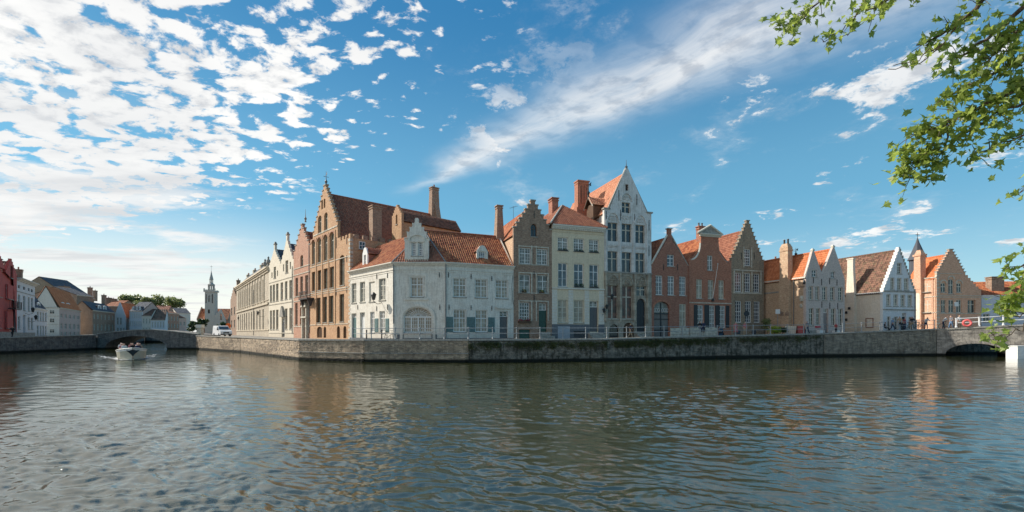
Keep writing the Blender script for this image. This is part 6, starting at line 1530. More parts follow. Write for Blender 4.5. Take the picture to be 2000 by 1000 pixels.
# ================================================================== railings
def railing(label, pts, zs, pitch, mat, h=1.05, name='railing', r=.03, inset=.30, rails=(1.0, .52), post=.045):
    root = thing(name, label, 'railing', T(pts[0][0], pts[0][1], zs[0])); cum = [0]
    for a, b in zip(pts[:-1], pts[1:]): cum.append(cum[-1] + (Vector(b) - Vector(a)).length)
    L = cum[-1]; n = max(1, round(L / pitch))
    def P_(s):
        i = max(0, min(len(pts) - 2, int(np.searchsorted(cum, s, 'right')) - 1)); f = (s - cum[i]) / (cum[i + 1] - cum[i]); a, b = Vector(pts[i]), Vector(pts[i + 1]); d = (b - a).normalized(); q = a.lerp(b, f) + Vector((-d.y, d.x)) * inset; return Vector((q.x, q.y, zs[i] + (zs[i + 1] - zs[i]) * f))
    me = MB().lathe(0, 0, [(post * 1.6, 0), (post * 1.6, .1), (post, .14), (post, h - .04), (post * 1.5, h), (post * 1.5, h + .07), (.01, h + .1)], 7).build('post', mat, mesh_only=True)
    for k in range(n + 1): p = P_(L * k / n * .9999); link('post', me, root, T(p.x, p.y, p.z + .15))
    for rr in rails:
        ps = [P_(s) + Vector((0, 0, .15 + rr * h)) for s in sorted(set([0] + cum[1:-1] + [L * .9999]))]
        MB().tube(ps, r, 5).build('rail', mat, root, I4)
    return root
i0 = Vector(QP[3]).lerp(Vector(QP[4]), .25)
railing('grey two-bar quay railing in front of the white corner house', [(-15.8, 45.0), QP[4], QP[5]], [2.02, 2.02, 2.04], 2.3, RAILW)
railing('two-bar quay railing in front of the brown, cream and tall white houses', [QP[5], QP[6], QP[7]], QZ[5:8], 2.3, RAILW)
railing('two-bar quay railing in front of the red brick houses and brown gable', [QP[7], QP[8], (34.5, 54.1)], [QZ[7], QZ[8], 2.55], 2.4, RAILG)
railing('dark thin railing in front of the pinkish and white gabled houses', [(34.9, 54.2), QP[9], QP[10]], [2.56, 2.6, 3.15], 2.6, RAILG, r=.022)
bp = [(BF.M @ Vector((u, 0, 0))).xy for u in (BF.fu(1868), BF.fu(1960), BF.fu(2010))]; bz = [ztop(1868, 642), ztop(1960, 638), ztop(2010, 636)]
railing('white painted bridge railing at the right edge', bp, bz, 2.1, plain('white_rail', (.70, .70, .68), .5, .1), r=.045, post=.08, inset=.2)
# taller bollards / posts on the quay
def bollard(label, x, Yd, h=1.2, mat=IRON, name='bollard'):
    p = Yx(x, Yd); z = gz(p.x); o = MB().lathe(0, 0, [(.12, 0), (.12, .12), (.07, .16), (.06, h - .25), (.09, h - .22), (.06, h - .15), (.10, h - .08), (.02, h)], 8).build(name, mat, None, T(p.x, p.y, z)); tag(o, label, 'bollard')
bollard('black bollard on the quay left of the white corner house door', 716, 48.6, 1.15); bollard('black bollard beside the bicycle below the shuttered window', 745.5, 46.6, 1.15)
# street lamp posts and signs
def sign(label, x, Yd, ytop, ybot, shape='round', mat=BLACKP, size=.4, pole_to=None):
    p = Yx(x, Yd); z = gz(p.x); zt = at(x, ytop, Yd).z - z; M = T(p.x, p.y, z); root = thing('traffic_sign', label, 'sign', M)
    MB().tube([(0, .02, 0), (0, .02, zt - size)], .035, 6).build('pole', RAILG, root, M)
    m = MB()
    if shape == 'round': m.slab([(size * math.cos(2 * math.pi * k / 16), zt - size + size * math.sin(2 * math.pi * k / 16)) for k in range(16)], [], -.03, 0)
    else: m.box(-size, size, -.03, 0, zt - 2 * size, zt)
    m.build('plate', mat, root, M); return root
sign('round dark traffic sign before the grey-brown step gable', 1458, 55.6, 607, 650, 'round', BLACKP, .33)
sign('orange round sign by the parked van', 446, 92, 631, 650, 'round', plain('orange_sign', (.8, .16, .03), .5), .55)
sign('small white and dark sign on the tan side wall corner', 1519, 60.5, 604, 640, 'square', PAINTW, .3)
sign('white square sign standing by the tan brick house on the bridge', 1868, 62, 590, 640, 'square', PAINTW, .28)
# stone pillar at the end of the left bridge
p = Yx(391, 79.6); M = T(p.x, p.y, 2.2); root = thing('gate_pillar', 'pale stone pillar at the end of the left bridge', 'pillar', M)
zz1 = at(391, 634, 79.6).z - 2.2
MB().frustum(0, 0, 0, zz1 * .68, .42, .42, .36, .36).frustum(0, 0, zz1 * .68, zz1 * .74, .5, .5, .5, .5).build('shaft', STONE_T, root, M); MB().frustum(0, 0, zz1 * .74, zz1, .45, .45, .5, .4).build('cap', PAINTC, root, M)
# white fence panel and red board on the passage
p0, p1 = Yx(1533, 58.6), Yx(1559, 57.6); fr = Fr(p0, p1, 2.5); root = thing('board_fence', 'low white board fence across the passage beside the pink-grey house', 'fence', fr.M)
bm_ = MB().box(.01, fr.L / 7 - .02, 0, .04, .1, 1.15).build('board', PAINTC, mesh_only=True)
for k in range(7): link('board', bm_, root, fr.M @ T(k * fr.L / 7, 0, 0))
MB().box(0, fr.L, .045, .09, .9, 1.0).box(0, fr.L, .045, .09, .2, .3).build('rail', STONE_D, root, fr.M)
p = Yx(1566, 57.4); fr = Fr(p - Vector((.6, 0)), p + Vector((.3, 0)), 2.5); root = thing('sandwich_board', 'small red sandwich board by the pink-grey house corner', 'sign', fr.M)
MB().add([(0, -.3, 0), (.9, -.3, 0), (.9, 0, 1.15), (0, 0, 1.15)], [(0, 1, 2, 3)]).add([(0, .3, 0), (.9, .3, 0), (.9, 0.02, 1.15), (0, 0.02, 1.15)], [(0, 1, 2, 3)]).build('board', plain('red_board', (.42, .07, .05), .5), root, fr.M); MB().tube([(0, -.3, 0), (0, 0, 1.2), (0, .3, 0)], .03, 4).tube([(.9, -.3, 0), (.9, 0, 1.2), (.9, .3, 0)], .03, 4).build('frame', WOOD, root, fr.M)
# pink life-ring board on the bridge railing
pp = BF.M @ Vector((BF.fu(1889, -.1), -.12, 0)); M = T(pp.x, pp.y, ztop(1889, 631)) @ Matrix.Rotation(math.atan2(BF.d.y, BF.d.x), 4, 'Z')
m_ = MB()
for q in range(1): m_.tube([(.34 * math.cos(t), 0, .34 * math.sin(t)) for t in [2 * math.pi * k / 16 for k in range(17)]], .12, 7)
o = m_.build('life_ring', plain('coral_plastic', (.75, .14, .13), .5, .1), None, M, True); tag(o, 'coral red life ring hung on the white bridge railing', 'life ring')
p = Yx(1994, 49.6); m_ = MB().box(-.02, 1.7, 0, 1.2, -.2, 1.32).box(-.07, 1.75, -.05, 1.25, 1.322, 1.40).box(.2, 1.5, -.03, .0, .3, 1.1); o = m_.build('utility_cabinet', PAINTW, None, T(Yx(1988, 49.6).x, 49.6, 0)); tag(o, 'white cabinet standing in the water at the right edge below the bridge', 'cabinet')

# ================================================================== boat
def boat():
    p = Yx(255.5, 50.6); M = T(p.x, p.y, 0) @ Matrix.Rotation(math.atan2(-p.y, -p.x) + R(2), 4, 'Z'); root = thing('tour_boat', 'open cream sightseeing boat with seated passengers heading to the viewer', 'boat', M)
    n = 14; m = MB(); b = 0; sec = []
    for i in range(n + 1):
        t = i / n; x = -4.5 + 9.0 * t; w = 1.28 * (1 - max(0, (t - .70) / .30) ** 2.6) * (1 - .12 * (1 - t) ** 2); zt = .78 + .42 * t ** 3
        w = max(w, .04); sec.append((x, w, zt))
        for s, zz_ in ((-1, zt), (-.97, zt - .18), (-.92, .12), (-.5, -.25), (.5, -.25), (.92, .12), (.97, zt - .18), (1, zt)): m.v.append((x, w * s, zz_))
    for i in range(n):
        for k in range(7): a = i * 8 + k; m.f.append((a, a + 1, a + 9, a + 8)); m.mi.append(1 if k in (0, 6) else 0)
    m.f.append(tuple(range(8))); m.mi.append(0)
    m.build('hull', [plain('boat_cream', (.42, .40, .31), .35, .08), PAINTW], root, M)
    m = MB()
    for sgn in (-1, 1): m.tube([(x, sgn * w, z + .02) for x, w, z in sec], .055, 5)
    m.build('gunwale', plain('boat_trim', (.5, .48, .42), .4), root, M)
    MB().add([(2.6, -1.2, 1.0), (2.6, 1.2, 1.0), (4.45, 0, 1.2)], [(0, 1, 2)]).build('foredeck', plain('boat_deck', (.45, .36, .22), .5), root, M)
    MB().add([(4.55, 0, 1.1), (4.3, -.35, .95), (4.52, 0, .35), (4.3, .35, .95)], [(0, 1, 2), (0, 2, 3)]).add([(4.62, -.55, 1.02), (4.6, 0, .45), (4.62, .55, 1.02), (4.64, 0, .98)], [(0, 1, 3), (1, 2, 3)]).build('bow_emblem', BLACKP, root, M)
    m = MB()
    for x in (-3.4, -2.2, -1.0, .2, 1.4): m.box(x - .2, x + .2, -1.1, 1.1, .55, .66)
    m.box(-4.2, 2.6, -1.1, 1.1, .0, .05); m.build('bench', WOOD, root, M)
    # windscreen
    ws_ = MB(); ws_.add([(2.4, -.7, 1.0), (2.4, .7, 1.0), (2.2, .6, 1.2), (2.2, -.6, 1.2)], [(0, 1, 2, 3)]); o = ws_.build('windscreen', G_BLUE, root, M)
    MB().tube([(2.4, -.7, 1.0), (2.2, -.6, 1.2), (2.2, .6, 1.2), (2.4, .7, 1.0)], .025, 5).build('frame', PAINTW, o, M)
    return M
BM = boat()

g = np.random.default_rng(8); m = MB()
for k in range(260):
    s = g.random() ** 1.2; side = g.choice((-1, 1)); q = BM @ Vector((4.4 - s * 15, side * (.5 + s * 2.4) + g.normal() * .25, 0)); sz = g.uniform(.05, .22) * (1.2 - s)
    n_ = 6; r_ = [sz * g.uniform(.5, 1.2) for _ in range(n_)]; m.add([(q.x + r_[i] * 1.8 * math.cos(i * math.pi / 3), q.y + r_[i] * math.sin(i * math.pi / 3), .03 + .012 * g.random()) for i in range(n_)], [tuple(range(n_))])
o = m.build('wake_foam', plain('foam', (.75, .77, .78), .6, .05), kind='stuff'); tag(o, 'thin white wake foam trailing along both sides of the tour boat', 'foam')

# ================================================================== people
SKIN = plain('skin', (.50, .30, .22), .6, .1)
def person_mesh(joints, edges, radii):
    me = bpy.data.meshes.new('tmp'); me.from_pydata(joints, edges, []); o = bpy.data.objects.new('tmp', me); COL.objects.link(o)
    md = o.modifiers.new('s', 'SKIN'); md.use_smooth_shade = True
    sv_ = me.skin_vertices[0].data
    for i, r in enumerate(radii): sv_[i].radius = (r, r) if not isinstance(r, tuple) else r
    sv_[0].use_root = True
    s2 = o.modifiers.new('ss', 'SUBSURF'); s2.levels = 1; s2.render_levels = 1
    dg = bpy.context.evaluated_depsgraph_get(); ev = o.evaluated_get(dg); out = bpy.data.meshes.new_from_object(ev); bpy.data.objects.remove(o); return out
def pose(kind):
    """joint list: pelvis, waist, chest, neck, head, headtop, then limbs"""
    if kind == 'stand':
        J = [(0, 0, .93), (0, 0, 1.1), (0, 0, 1.33), (0, .0, 1.48), (0, -.02, 1.58), (0, -.02, 1.70),
             (-.17, 0, 1.40), (-.24, .03, 1.14), (-.22, -.06, .90), (.17, 0, 1.40), (.25, .03, 1.14), (.22, -.08, .90),
             (-.09, 0, .86), (-.10, -.02, .48), (-.11, .02, .08), (-.11, -.12, .04), (.09, 0, .86), (.11, -.04, .48), (.12, .03, .08), (.12, -.11, .04)]
    elif kind == 'sit':
        J = [(0, 0, .50), (0, .02, .68), (0, .0, .92), (0, -.03, 1.06), (0, -.06, 1.16), (0, -.07, 1.28),
             (-.17, 0, 1.0), (-.24, -.02, .75), (-.14, -.26, .66), (.17, 0, 1.0), (.24, -.02, .75), (.14, -.28, .64),
             (-.09, -.04, .50), (-.13, -.44, .50), (-.13, -.46, .08), (-.13, -.58, .04), (.09, -.04, .50), (.13, -.44, .50), (.14, -.42, .08), (.14, -.54, .04)]
    elif kind == 'walk':
        J = [(0, 0, .92), (0, -.01, 1.1), (0, -.03, 1.33), (0, -.05, 1.47), (0, -.08, 1.57), (0, -.08, 1.69),
             (-.17, -.03, 1.40), (-.24, .10, 1.16), (-.20, .02, .93), (.17, -.03, 1.40), (.24, -.14, 1.16), (.20, -.30, 1.0),
             (-.09, 0, .86), (-.10, -.18, .50), (-.11, -.22, .09), (-.11, -.36, .05), (.09, 0, .86), (.10, .06, .47), (.11, .30, .16), (.11, .22, .05)]
    else:  # lean forward on a rail
        J = [(0, .15, .92), (0, .08, 1.1), (0, -.06, 1.30), (0, -.14, 1.42), (0, -.20, 1.51), (0, -.22, 1.62),
             (-.17, -.06, 1.36), (-.26, -.20, 1.14), (-.16, -.42, 1.12), (.17, -.06, 1.36), (.26, -.20, 1.14), (.10, -.42, 1.12),
             (-.09, .14, .86), (-.11, .10, .48), (-.12, .18, .08), (-.12, .04, .04), (.09, .14, .86), (.12, .06, .48), (.12, .06, .08), (.12, -.08, .04)]
    E = [(0, 1), (1, 2), (2, 3), (3, 4), (4, 5), (2, 6), (6, 7), (7, 8), (2, 9), (9, 10), (10, 11), (0, 12), (12, 13), (13, 14), (14, 15), (0, 16), (16, 17), (17, 18), (18, 19)]
    Rr = [(.15, .11), (.13, .10), (.155, .11), .055, .10, .085, .065, .045, .035, .065, .045, .035, .095, .065, .045, .04, .095, .065, .045, .04]
    return J, E, Rr
PM = {}
def person(label, X_, Y_, zb, kind, shirt, trou, hair, yaw=0, scale=1.0, skirt=None, Mbase=None, group=None):
    if kind not in PM: PM[kind] = (person_mesh(*pose(kind)), pose(kind)[0])
    base, J = PM[kind]; me = base.copy(); me.name = 'body'
    for mm in (shirt, trou, SKIN, hair): me.materials.append(mm)
    J = [Vector(j) for j in J]; seg = [(0, 1, 1), (1, 2, 0), (2, 3, 0), (3, 4, 2), (4, 5, 2), (2, 6, 0), (6, 7, 0), (7, 8, 2), (2, 9, 0), (9, 10, 0), (10, 11, 2), (0, 12, 1), (12, 13, 1), (13, 14, 1), (14, 15, 3), (0, 16, 1), (16, 17, 1), (17, 18, 1), (18, 19, 3)]
    idx = []
    for pl in me.polygons:
        c = pl.center; best, bm_ = 9, 0
        for a, b, mi in seg:
            ab = J[b] - J[a]; t = max(0, min(1, (c - J[a]).dot(ab) / ab.length_squared)); d = (c - (J[a] + ab * t)).length
            if (a, b) == (0, 1) and t > .4: mi = 0
            if d < best: best, bm_ = d, mi
        if bm_ == 2 and c.z > J[4].z - .03 and (c.y > J[4].y - .01 or c.z > J[5].z - .02): bm_ = 3
        idx.append(bm_)
    me.polygons.foreach_set('material_index', idx); me.polygons.foreach_set('use_smooth', [True] * len(idx))
    M = (Mbase or I4) @ T(X_, Y_, zb) @ Matrix.Rotation(R(yaw), 4, 'Z') @ Matrix.Scale(scale, 4)
    o = link('person', me, None, M); tag(o, label, 'person', group)
    if skirt:
        MB().lathe(0, 0, [(.15, 1.0), (.20, .85), (.28, .55), (.24, .53)], 10).build('dress', skirt, o, M, True)
    return o
def cm(n, c): return plain(n, c, .85, .15)
C_WH, C_NV, C_BK, C_RD, C_TN, C_GY, C_PK, C_BL = cm('white_cloth', (.65, .65, .63)), cm('navy_cloth', (.03, .04, .08)), cm('black_cloth', (.02, .02, .022)), cm('red_cloth', (.35, .06, .06)), cm('tan_cloth', (.38, .28, .18)), cm('grey_cloth', (.18, .18, .19)), cm('rose_cloth', (.45, .16, .17)), cm('blue_cloth', (.15, .25, .40))
H_DK, H_BR, H_BL = cm('dark_hair', (.03, .02, .015)), cm('brown_hair', (.12, .07, .035)), cm('fair_hair', (.42, .30, .15))
def onwall(x, back=.55):
    """a point on the quay wall top seen at picture column x"""
    r = (x - CX) / F
    for i in range(len(QP) - 1):
        a, b = Vector(QP[i]), Vector(QP[i + 1]); ra, rb = a.x / a.y, b.x / b.y
        if ra <= r <= rb:
            d = (b - a); t = (r * a.y - a.x) / (d.x - r * d.y); n_ = Vector((-d.y, d.x)).normalized(); q = a + d * t + n_ * back; return q.x, q.y, QZ[i] * (1 - t) + QZ[i + 1] * t
def wp(label, x, back, *a, dz=0, **k): X_, Y_, z = onwall(x, back); return person(label, X_, Y_, z - .06 + dz, *a, **k)
wp('person in dark jacket sitting on the quay wall, left of a close couple', 1380, 1.0, 'sit', C_BK, C_NV, H_BR, dz=.55, yaw=15)
wp('person in dark top sitting on the quay wall, right of a close couple', 1386.5, 1.0, 'sit', C_NV, C_BK, H_BL, dz=.55, yaw=-20)
wp('person in dark clothes sitting low beside the red house', 1424, 1.6, 'sit', C_GY, C_BK, H_BR, dz=.0, yaw=70)
wp('person in a reddish patterned dress standing behind the quay railing', 1452, 1.2, 'stand', C_PK, C_GY, H_BR, skirt=C_PK)
wp('person in a pink top standing near the flowering shrub', 1496, 3.2, 'stand', C_PK, C_TN, H_BR)
wp('small person in red standing by the cream side wall', 1662, 2.2, 'stand', C_RD, C_BK, H_DK, scale=.8)
wp('person in black crouched on the wall before the white gabled house', 1737, .6, 'sit', C_BK, C_BK, H_DK, dz=.1, yaw=60, scale=.9)
for lab, x, b, kd, sh, tr, hr, yw, sc_ in (
    ('bare-armed person in tan shirt at the left of the bridge group', 1797, 2.6, 'stand', C_TN, C_BK, H_BR, -40, 1.05),
    ('person in black shirt standing beside a bicycle on the bridge', 1810, 1.8, 'stand', C_BK, C_TN, H_DK, -60, 1.0),
    ('person in tan walking on the bridge behind the bicycles', 1817, 2.6, 'walk', C_TN, C_TN, H_BR, 60, .95),
    ('person in a white shirt leaning over the bridge railing, left of another in white', 1829, 1.2, 'lean', C_WH, C_NV, H_BR, -10, .95)):
    X_, Y_, z = onwall(min(x, 1829), b); person(lab, X_, Y_, z + .05, kd, sh, tr, hr, yaw=yw, scale=sc_)
for lab, x, b, kd, sh, tr, hr, yw in (('person in blue top walking on the street left of the bicycle group', 1788, 3.0, 'walk', C_BL, C_NV, H_BR, 80), ('person in a red top standing at the back of the bridge group', 1822, 3.6, 'stand', C_RD, C_NV, H_DK, 20), ('person in grey walking past the pinkish-grey house', 1600, 1.6, 'walk', C_GY, C_NV, H_DK, -80), ('person in a navy top walking past the tall white house', 1262, 2.8, 'walk', C_NV, C_TN, H_BL, 80)):
    wp(lab, x, b, kd, sh, tr, hr, yaw=yw)
def onbridge(u_x, back): u = BF.fu(u_x, back); q = BF.M @ Vector((u, back, 0)); return q.x, q.y
for lab, x, b, kd, sh, tr, hr, yw in (('person in a bright white shirt and dark trousers bending on the bridge', 1845, 1.2, 'lean', C_WH, C_NV, H_DK, 40), ('person in pale clothes walking on the bridge near the life ring', 1858, 2.4, 'walk', C_GY, C_BL, H_BR, -80), ('person in a white top on the bridge left of the life ring', 1874, 1.8, 'stand', C_WH, C_TN, H_BL, 0)):
    X_, Y_ = onbridge(x, b); person(lab, X_, Y_, 3.25, kd, sh, tr, hr, yaw=yw)
# bridge deck
MB().add([BF.M @ Vector((u, v, w)) for u, v, w in ((-2, .3, 3.18), (24, .3, 3.3), (24, 7.3, 3.3), (-2, 7.3, 3.18))], [(0, 1, 2, 3)]).build('bridge_deck', COBBLE, rootR, I4)
bl_ = [(-3.3, -.75), (-3.3, .7), (-2.1, -.7), (-2.1, .1), (-2.1, .75), (-.9, -.75), (-.9, .65), (.3, -.7), (.3, .15), (.3, .75), (1.5, -.6), (1.5, .55)]
cols_ = [C_WH, C_RD, C_BL, C_PK, C_NV, C_GY, C_WH, C_PK, C_BK, C_TN, C_WH, C_NV]; wn_ = ['white', 'red', 'blue', 'rose', 'navy', 'grey', 'white', 'rose', 'black', 'tan', 'white', 'navy']; rows_ = {-3.3: 'rear bench', -2.1: 'fourth bench', -.9: 'middle bench', .3: 'second bench', 1.5: 'front bench'}
for k, (bx, by) in enumerate(bl_):
    side_ = 'left' if by > .3 else ('right' if by < -.3 else 'middle')
    person('passenger in %s top seated on the %s of the tour boat, %s side' % (wn_[k], rows_[bx], side_), bx, by, .38, 'sit', cols_[k], (C_NV, C_TN, C_BK)[k % 3], (H_DK, H_BR, H_BL)[(k * 2) % 3], yaw=90, Mbase=BM, group='passengers in the tour boat')
p = Yx(43.5, 68.2); person('person in black walking on the left quay below the white classical house', p.x - 1.5, p.y, 2.05, 'walk', C_BK, C_BK, H_DK, yaw=80)
# ------------------------------------------------------------------ bicycles
def bicycle(label, X_, Y_, z, yaw, group):
    M = T(X_, Y_, z) @ Matrix.Rotation(R(yaw), 4, 'Z'); root = thing('bicycle', label, 'bicycle', M, group)
    for x in (-.52, .52):
        wo = MB().tube([(x + .33 * math.cos(2 * math.pi * k / 16), 0, .34 + .33 * math.sin(2 * math.pi * k / 16)) for k in range(17)], .022, 4, cap=False).build('wheel', BLACKP, root, M)
        m = MB()
        for k in range(6): t = math.pi * k / 6; m.tube([(x + .31 * math.cos(t), 0, .34 + .31 * math.sin(t)), (x - .31 * math.cos(t), 0, .34 - .31 * math.sin(t))], .004, 3)
        m.build('spokes', RAILW, wo, M)
    MB().tube([(-.52, 0, .34), (-.08, 0, .30), (.40, 0, .80), (-.18, 0, .78), (-.52, 0, .34)], .02, 5).tube([(-.08, 0, .30), (-.22, 0, .92)], .018, 5).tube([(.52, 0, .34), (.38, 0, .98)], .02, 5).build('frame', GREEN, root, M)
    MB().tube([(.34, -.28, 1.02), (.40, 0, 1.0), (.34, .28, 1.02)], .018, 5).build('handlebar', RAILW, root, M); MB().frustum(-.23, 0, .91, .98, .13, .06, .10, .09).build('saddle', BLACKP, root, M)
for lab, x, b in (('bicycle leaning at the left end of the bridge group', 1796, 1.2), ('bicycle held beside the person in black shirt', 1807, 1.0), ('bicycle standing behind the leaning person in white', 1822, 1.6)):
    X_, Y_, z = onwall(x, b); bicycle(lab, X_, Y_, z + .05, 10, 'bicycles beside the bridge')
X_, Y_ = onbridge(1851, 1.0); bicycle('bicycle parked on the bridge left of the life ring', X_, Y_, 3.25, -35, 'bicycles beside the bridge')
X_, Y_, z = onwall(749, 1.4); bicycle('bicycle leaning by the black bollard at the white corner house', X_, Y_, z, -20, 'bicycles beside the bridge')['group'] if False else bicycle('bicycle leaning by the black bollard at the white corner house', X_, Y_, z, -20, None)

# ------------------------------------------------------------------ van
def van():
    p = Yx(434, 81.5); M = T(p.x, p.y, 2.12) @ Matrix.Rotation(math.atan2(-p.y, -p.x) + R(16), 4, 'Z'); root = thing('parked_van', 'white delivery van parked on the quay facing the viewer', 'van', M)
    prof = [(-2.2, .32), (2.05, .32), (2.2, .50), (2.2, .92), (1.95, 1.08), (1.15, 1.22), (.55, 1.80), (.2, 1.93), (-2.1, 1.95), (-2.25, 1.7), (-2.25, .4)]
    m = MB(); k = len(prof); ins_ = lambda z: .90 if z < 1.15 else .90 - (z - 1.15) * .16
    m.add([(x, -ins_(z), z) for x, z in prof] + [(x, ins_(z), z) for x, z in prof], [tuple(range(k))[::-1], tuple(range(k, 2 * k))] + [(i, (i + 1) % k, k + (i + 1) % k, k + i) for i in range(k)])
    o = m.build('body', plain('van_white', (.75, .75, .74), .25, .03, 8, .5), root, M)
    def q(a, b, f=.012): return
    MB().add([(1.14, -.76, 1.25), (1.14, .76, 1.25), (.58, .70, 1.795), (.58, -.70, 1.795)], [(0, 1, 2, 3)]).build('windscreen', G_BLUE, root, M @ T(.03, 0, .03))
    for s in (-1, 1):
        MB().add([(.95, s * .895, 1.24), (.15, s * .895, 1.24), (.15, s * .81, 1.74), (.45, s * .81, 1.74)], [(0, 1, 2, 3)]).build('side_window', G_DARK, root, M @ T(0, s * .02, 0))
        MB().add([(2.21, s * .80, .72), (2.21, s * .50, .70), (2.12, s * .50, .92), (2.04, s * .84, .98)], [(0, 1, 2, 3)]).build('headlight', plain('headlight_glass', (.5, .52, .55), .1, .05, 8, .8), root, M @ T(.01, 0, 0))
        MB().box(.85, .98, s * .95 - .1, s * .95 + .1, 1.15, 1.38).build('wing_mirror', BLACKP, root, M)
        for x in (-1.35, 1.35):
            w = MB(); w.tube([(x, s * .72, .32), (x, s * .91, .32)], .32, 14).build('wheel', BLACKP, root, M)
    MB().box(2.19, 2.225, -.45, .45, .60, .80).build('grille', BLACKP, root, M); MB().box(2.15, 2.28, -.86, .86, .32, .52).build('bumper', plain('bumper_plastic', (.06, .06, .06), .6), root, M); MB().box(2.285, 2.295, -.26, .26, .38, .49).build('number_plate', PAINTW, root, M)
van()

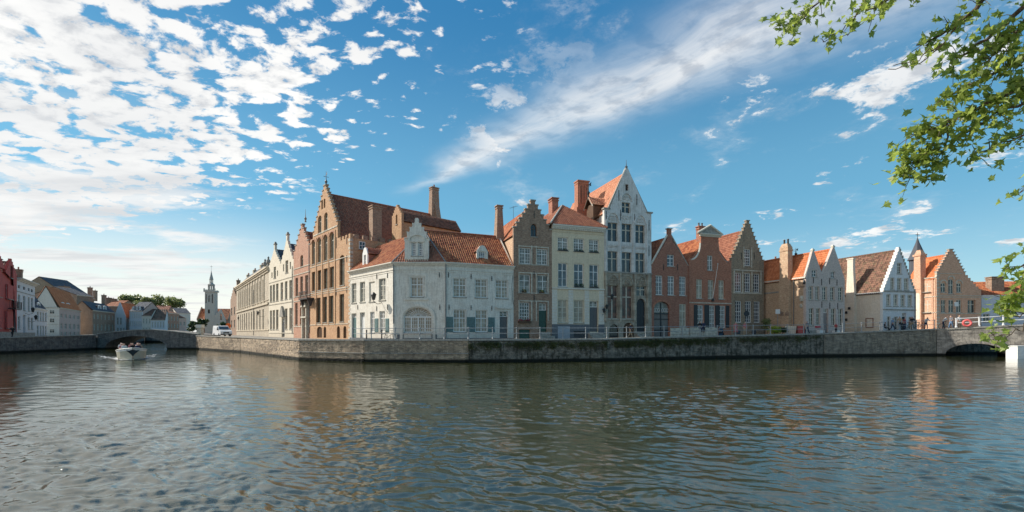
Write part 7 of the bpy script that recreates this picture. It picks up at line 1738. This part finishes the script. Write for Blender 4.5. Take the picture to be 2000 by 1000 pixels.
# ================================================================== near plane tree with overhanging branches
def plane_tree():
    base = Vector((10.5, 1.6, 1.2)); M = T(*base); root = thing('plane_tree', 'plane tree whose leafy branches hang in at the upper right', 'tree', M)
    wpt = lambda x, y, d: Vector(((x - CX) / F * d, d, CZ + (HY - y) / F * d))
    fork = Vector((10.2, 3.2, 8.5))
    MB().tube([base - base + Vector((0, 0, -.2)), Vector((-.1, .3, 2.5)), Vector((0, .8, 5)), fork - base], [.42, .34, .28, .22], 10).build('trunk', BARK, root, M)
    # limbs: picture polylines with depth, ending in sprays
    limbs = [
     ([(2150, -260, 5.6), (2020, -120, 6.0), (1900, 20, 6.5), (1850, 60, 6.8), (1790, 88, 7.2)], .05, 62),
     ([(1900, 20, 6.5), (1840, 85, 6.8), (1800, 125, 7.0), (1735, 135, 7.2)], .016, 4),
     ([(1840, 85, 6.8), (1790, 118, 7.0), (1745, 128, 7.1)], .010, 2),
     ([(2150, -200, 5.8), (2050, -40, 6.2), (1960, 55, 6.6), (1890, 100, 6.9), (1845, 140, 7.2)], .045, 58),
     ([(2150, -150, 6.0), (2060, 60, 6.3), (1990, 120, 6.5), (1910, 160, 6.8), (1850, 190, 7.2)], .045, 110),
     ([(2150, -50, 6.2), (2080, 110, 6.4), (1990, 170, 6.6), (1900, 215, 6.9), (1830, 245, 7.1), (1770, 272, 7.4)], .05, 150),
     ([(1850, 240, 7.0), (1830, 275, 7.2), (1800, 300, 7.3), (1760, 330, 7.5)], .018, 80),
     ([(1850, 240, 7.0), (1845, 290, 7.2), (1825, 320, 7.3), (1818, 352, 7.4)], .014, 42),
     ([(1800, 300, 7.3), (1785, 330, 7.4), (1775, 352, 7.5)], .010, 26),
     ([(2080, 110, 6.4), (2000, 200, 6.6), (1930, 232, 6.8), (1880, 262, 7.0)], .03, 80),
     ([(2120, 180, 6.4), (2010, 262, 6.6), (1950, 282, 6.8), (1900, 300, 7.0)], .02, 48),
     ([(2080, 0, 6.3), (2000, 40, 6.4), (1960, 90, 6.6), (1930, 120, 6.7)], .03, 75),
     ([(1980, -160, 6.2), (1860, -60, 6.6), (1760, -10, 6.9), (1690, 20, 7.2)], .035, 58),
     ([(1980, -160, 6.2), (1800, -90, 6.8), (1720, -40, 7.2), (1670, 25, 7.4), (1655, 70, 7.6)], .028, 42),
     ([(1655, 50, 7.6), (1630, 68, 7.7), (1607, 82, 7.8)], .008, 12),
     ([(1720, -40, 7.2), (1650, -20, 7.6), (1590, 10, 7.9), (1560, 45, 8.0), (1545, 78, 8.1)], .02, 52),
     ([(1590, 10, 7.9), (1550, 35, 8.1), (1525, 50, 8.2)], .008, 26),
     ([(2100, 420, 6.4), (2030, 480, 6.5), (1998, 520, 6.6), (1965, 525, 6.8)], .025, 26),
     ([(2100, 480, 6.4), (2030, 545, 6.5), (1995, 585, 6.6), (1968, 605, 6.8)], .02, 44),
     ([(2030, 545, 6.5), (2010, 600, 6.5), (1990, 620, 6.6)], .014, 20),
     ([(2030, 600, 6.5), (1990, 645, 6.6), (1955, 658, 6.7), (1932, 656, 6.8)], .012, 20),
     ([(2080, 300, 6.3), (2030, 350, 6.4), (1992, 376, 6.6)], .012, 8),
     ([(2060, 250, 6.5), (2010, 480, 6.5), (2030, 560, 6.5)], .03, 0)]
    bm_ = MB(); rnd = random.Random(4)
    for st in ((2150, -260, 5.6), (2150, -200, 5.8), (2150, -150, 6.0), (2150, -50, 6.2), (1980, -160, 6.2)):
        q = wpt(*st); bm_.tube([fork - base, (fork + q) / 2 + Vector((0, 0, .4)) - base, q - base], [.17, .11, .055], 7)
    q0 = wpt(2150, -50, 6.2)
    for st in ((2120, 180, 6.4), (2100, 420, 6.4), (2100, 480, 6.4), (2080, 300, 6.3), (2080, 0, 6.3)):
        q = wpt(*st); bm_.tube([q0 - base, (q0 + q) / 2 + Vector((.3, 0, .1)) - base, q - base], [.05, .04, .025], 6)
    leaves = []
    for pts, r0, nl in limbs:
        P_ = [wpt(*p) for p in pts]; sm = []
        for i in range(len(P_) - 1):
            for k in range(4): t = k / 4; sm.append(P_[i].lerp(P_[i + 1], t) + Vector((rnd.uniform(-1, 1), rnd.uniform(-1, 1), rnd.uniform(-1, 1))) * .035)
        sm.append(P_[-1]); n = len(sm)
        bm_.tube([p - base for p in sm], [max(.006, r0 * (1 - .85 * i / n)) for i in range(n)], 6)
        # leafy twigs
        cl_ = max(1, int(nl * .34)) if nl else 0
        for k in range(cl_):
            s = (.30 + .70 * (k + rnd.random()) / max(1, cl_)) * (n - 1); i = min(n - 2, int(s)); p = sm[i].lerp(sm[i + 1], s - i)
            d = Vector((rnd.uniform(-1, .3), rnd.uniform(-.6, .6), rnd.uniform(-.9, .5))).normalized() * rnd.uniform(.10, .34); e = p + d
            bm_.tube([p - base, p + d * .5 + Vector((0, 0, .02)) - base, e - base], [.007, .005, .003], 4, cap=False)
            for j in range(5): leaves.append((p + d * rnd.uniform(.3, 1.1) + Vector((rnd.gauss(0, .07), rnd.gauss(0, .07), rnd.gauss(0, .06))), rnd.uniform(.045, .105)))
    bm_.build('branches', BARK, root, M, True)
    def leaf_verts(s, seed):
        r_ = random.Random(seed); c = r_.uniform(-.25, .25)
        pr = [(0, -.15), (.28, -.30), (.55, -.18), (.42, .06), (.92, .18), (.45, .42), (.30, .62), (.12, .62), (0, 1.15)]
        out = pr + [(-a, b) for a, b in reversed(pr[1:-1])]
        return [(a * s, b * s, (abs(a) * .35 - .18 * b * b) * s + c * a * s) for a, b in out] + [(0, .15 * s, -.05 * s)]
    nv = 16; faces = [(i, (i + 1) % nv, nv) for i in range(nv)]
    variants = []
    for k in range(8):
        m = MB(); m.add(leaf_verts(1.0, k), faces); variants.append(m.build('leaf', LF_PLANE, mesh_only=True))
    # the leaves that show largest are single leaves, the others one mass
    leaves.sort(key=lambda l: -(l[1] / l[0].y)); big = leaves[:300]; rest = leaves[300:]
    fm = MB(); 
    def rotm(): return (Matrix.Rotation(rnd.uniform(0, 6.28), 4, 'Z') @ Matrix.Rotation(rnd.gauss(0, .8) + .5, 4, 'X') @ Matrix.Rotation(rnd.gauss(0, .7), 4, 'Y') @ Matrix.Rotation(rnd.uniform(0, 6.28), 4, 'Z'))
    for p, s in big: link('leaf', variants[rnd.randrange(8)], root, T(*p) @ rotm() @ Matrix.Scale(s, 4))
    for p, s in rest:
        Mx = T(*(p - base)) @ rotm(); fm.add([Mx @ Vector(v) for v in leaf_verts(s, rnd.randrange(99))], faces)
    fm.build('foliage', LF_PLANE, root, M, kind='stuff')
    print('leaves', len(leaves))
plane_tree()
print('tris ~', sum(len(o.data.polygons) for o in bpy.data.objects if o.type == 'MESH'), 'objects', len(bpy.data.objects))
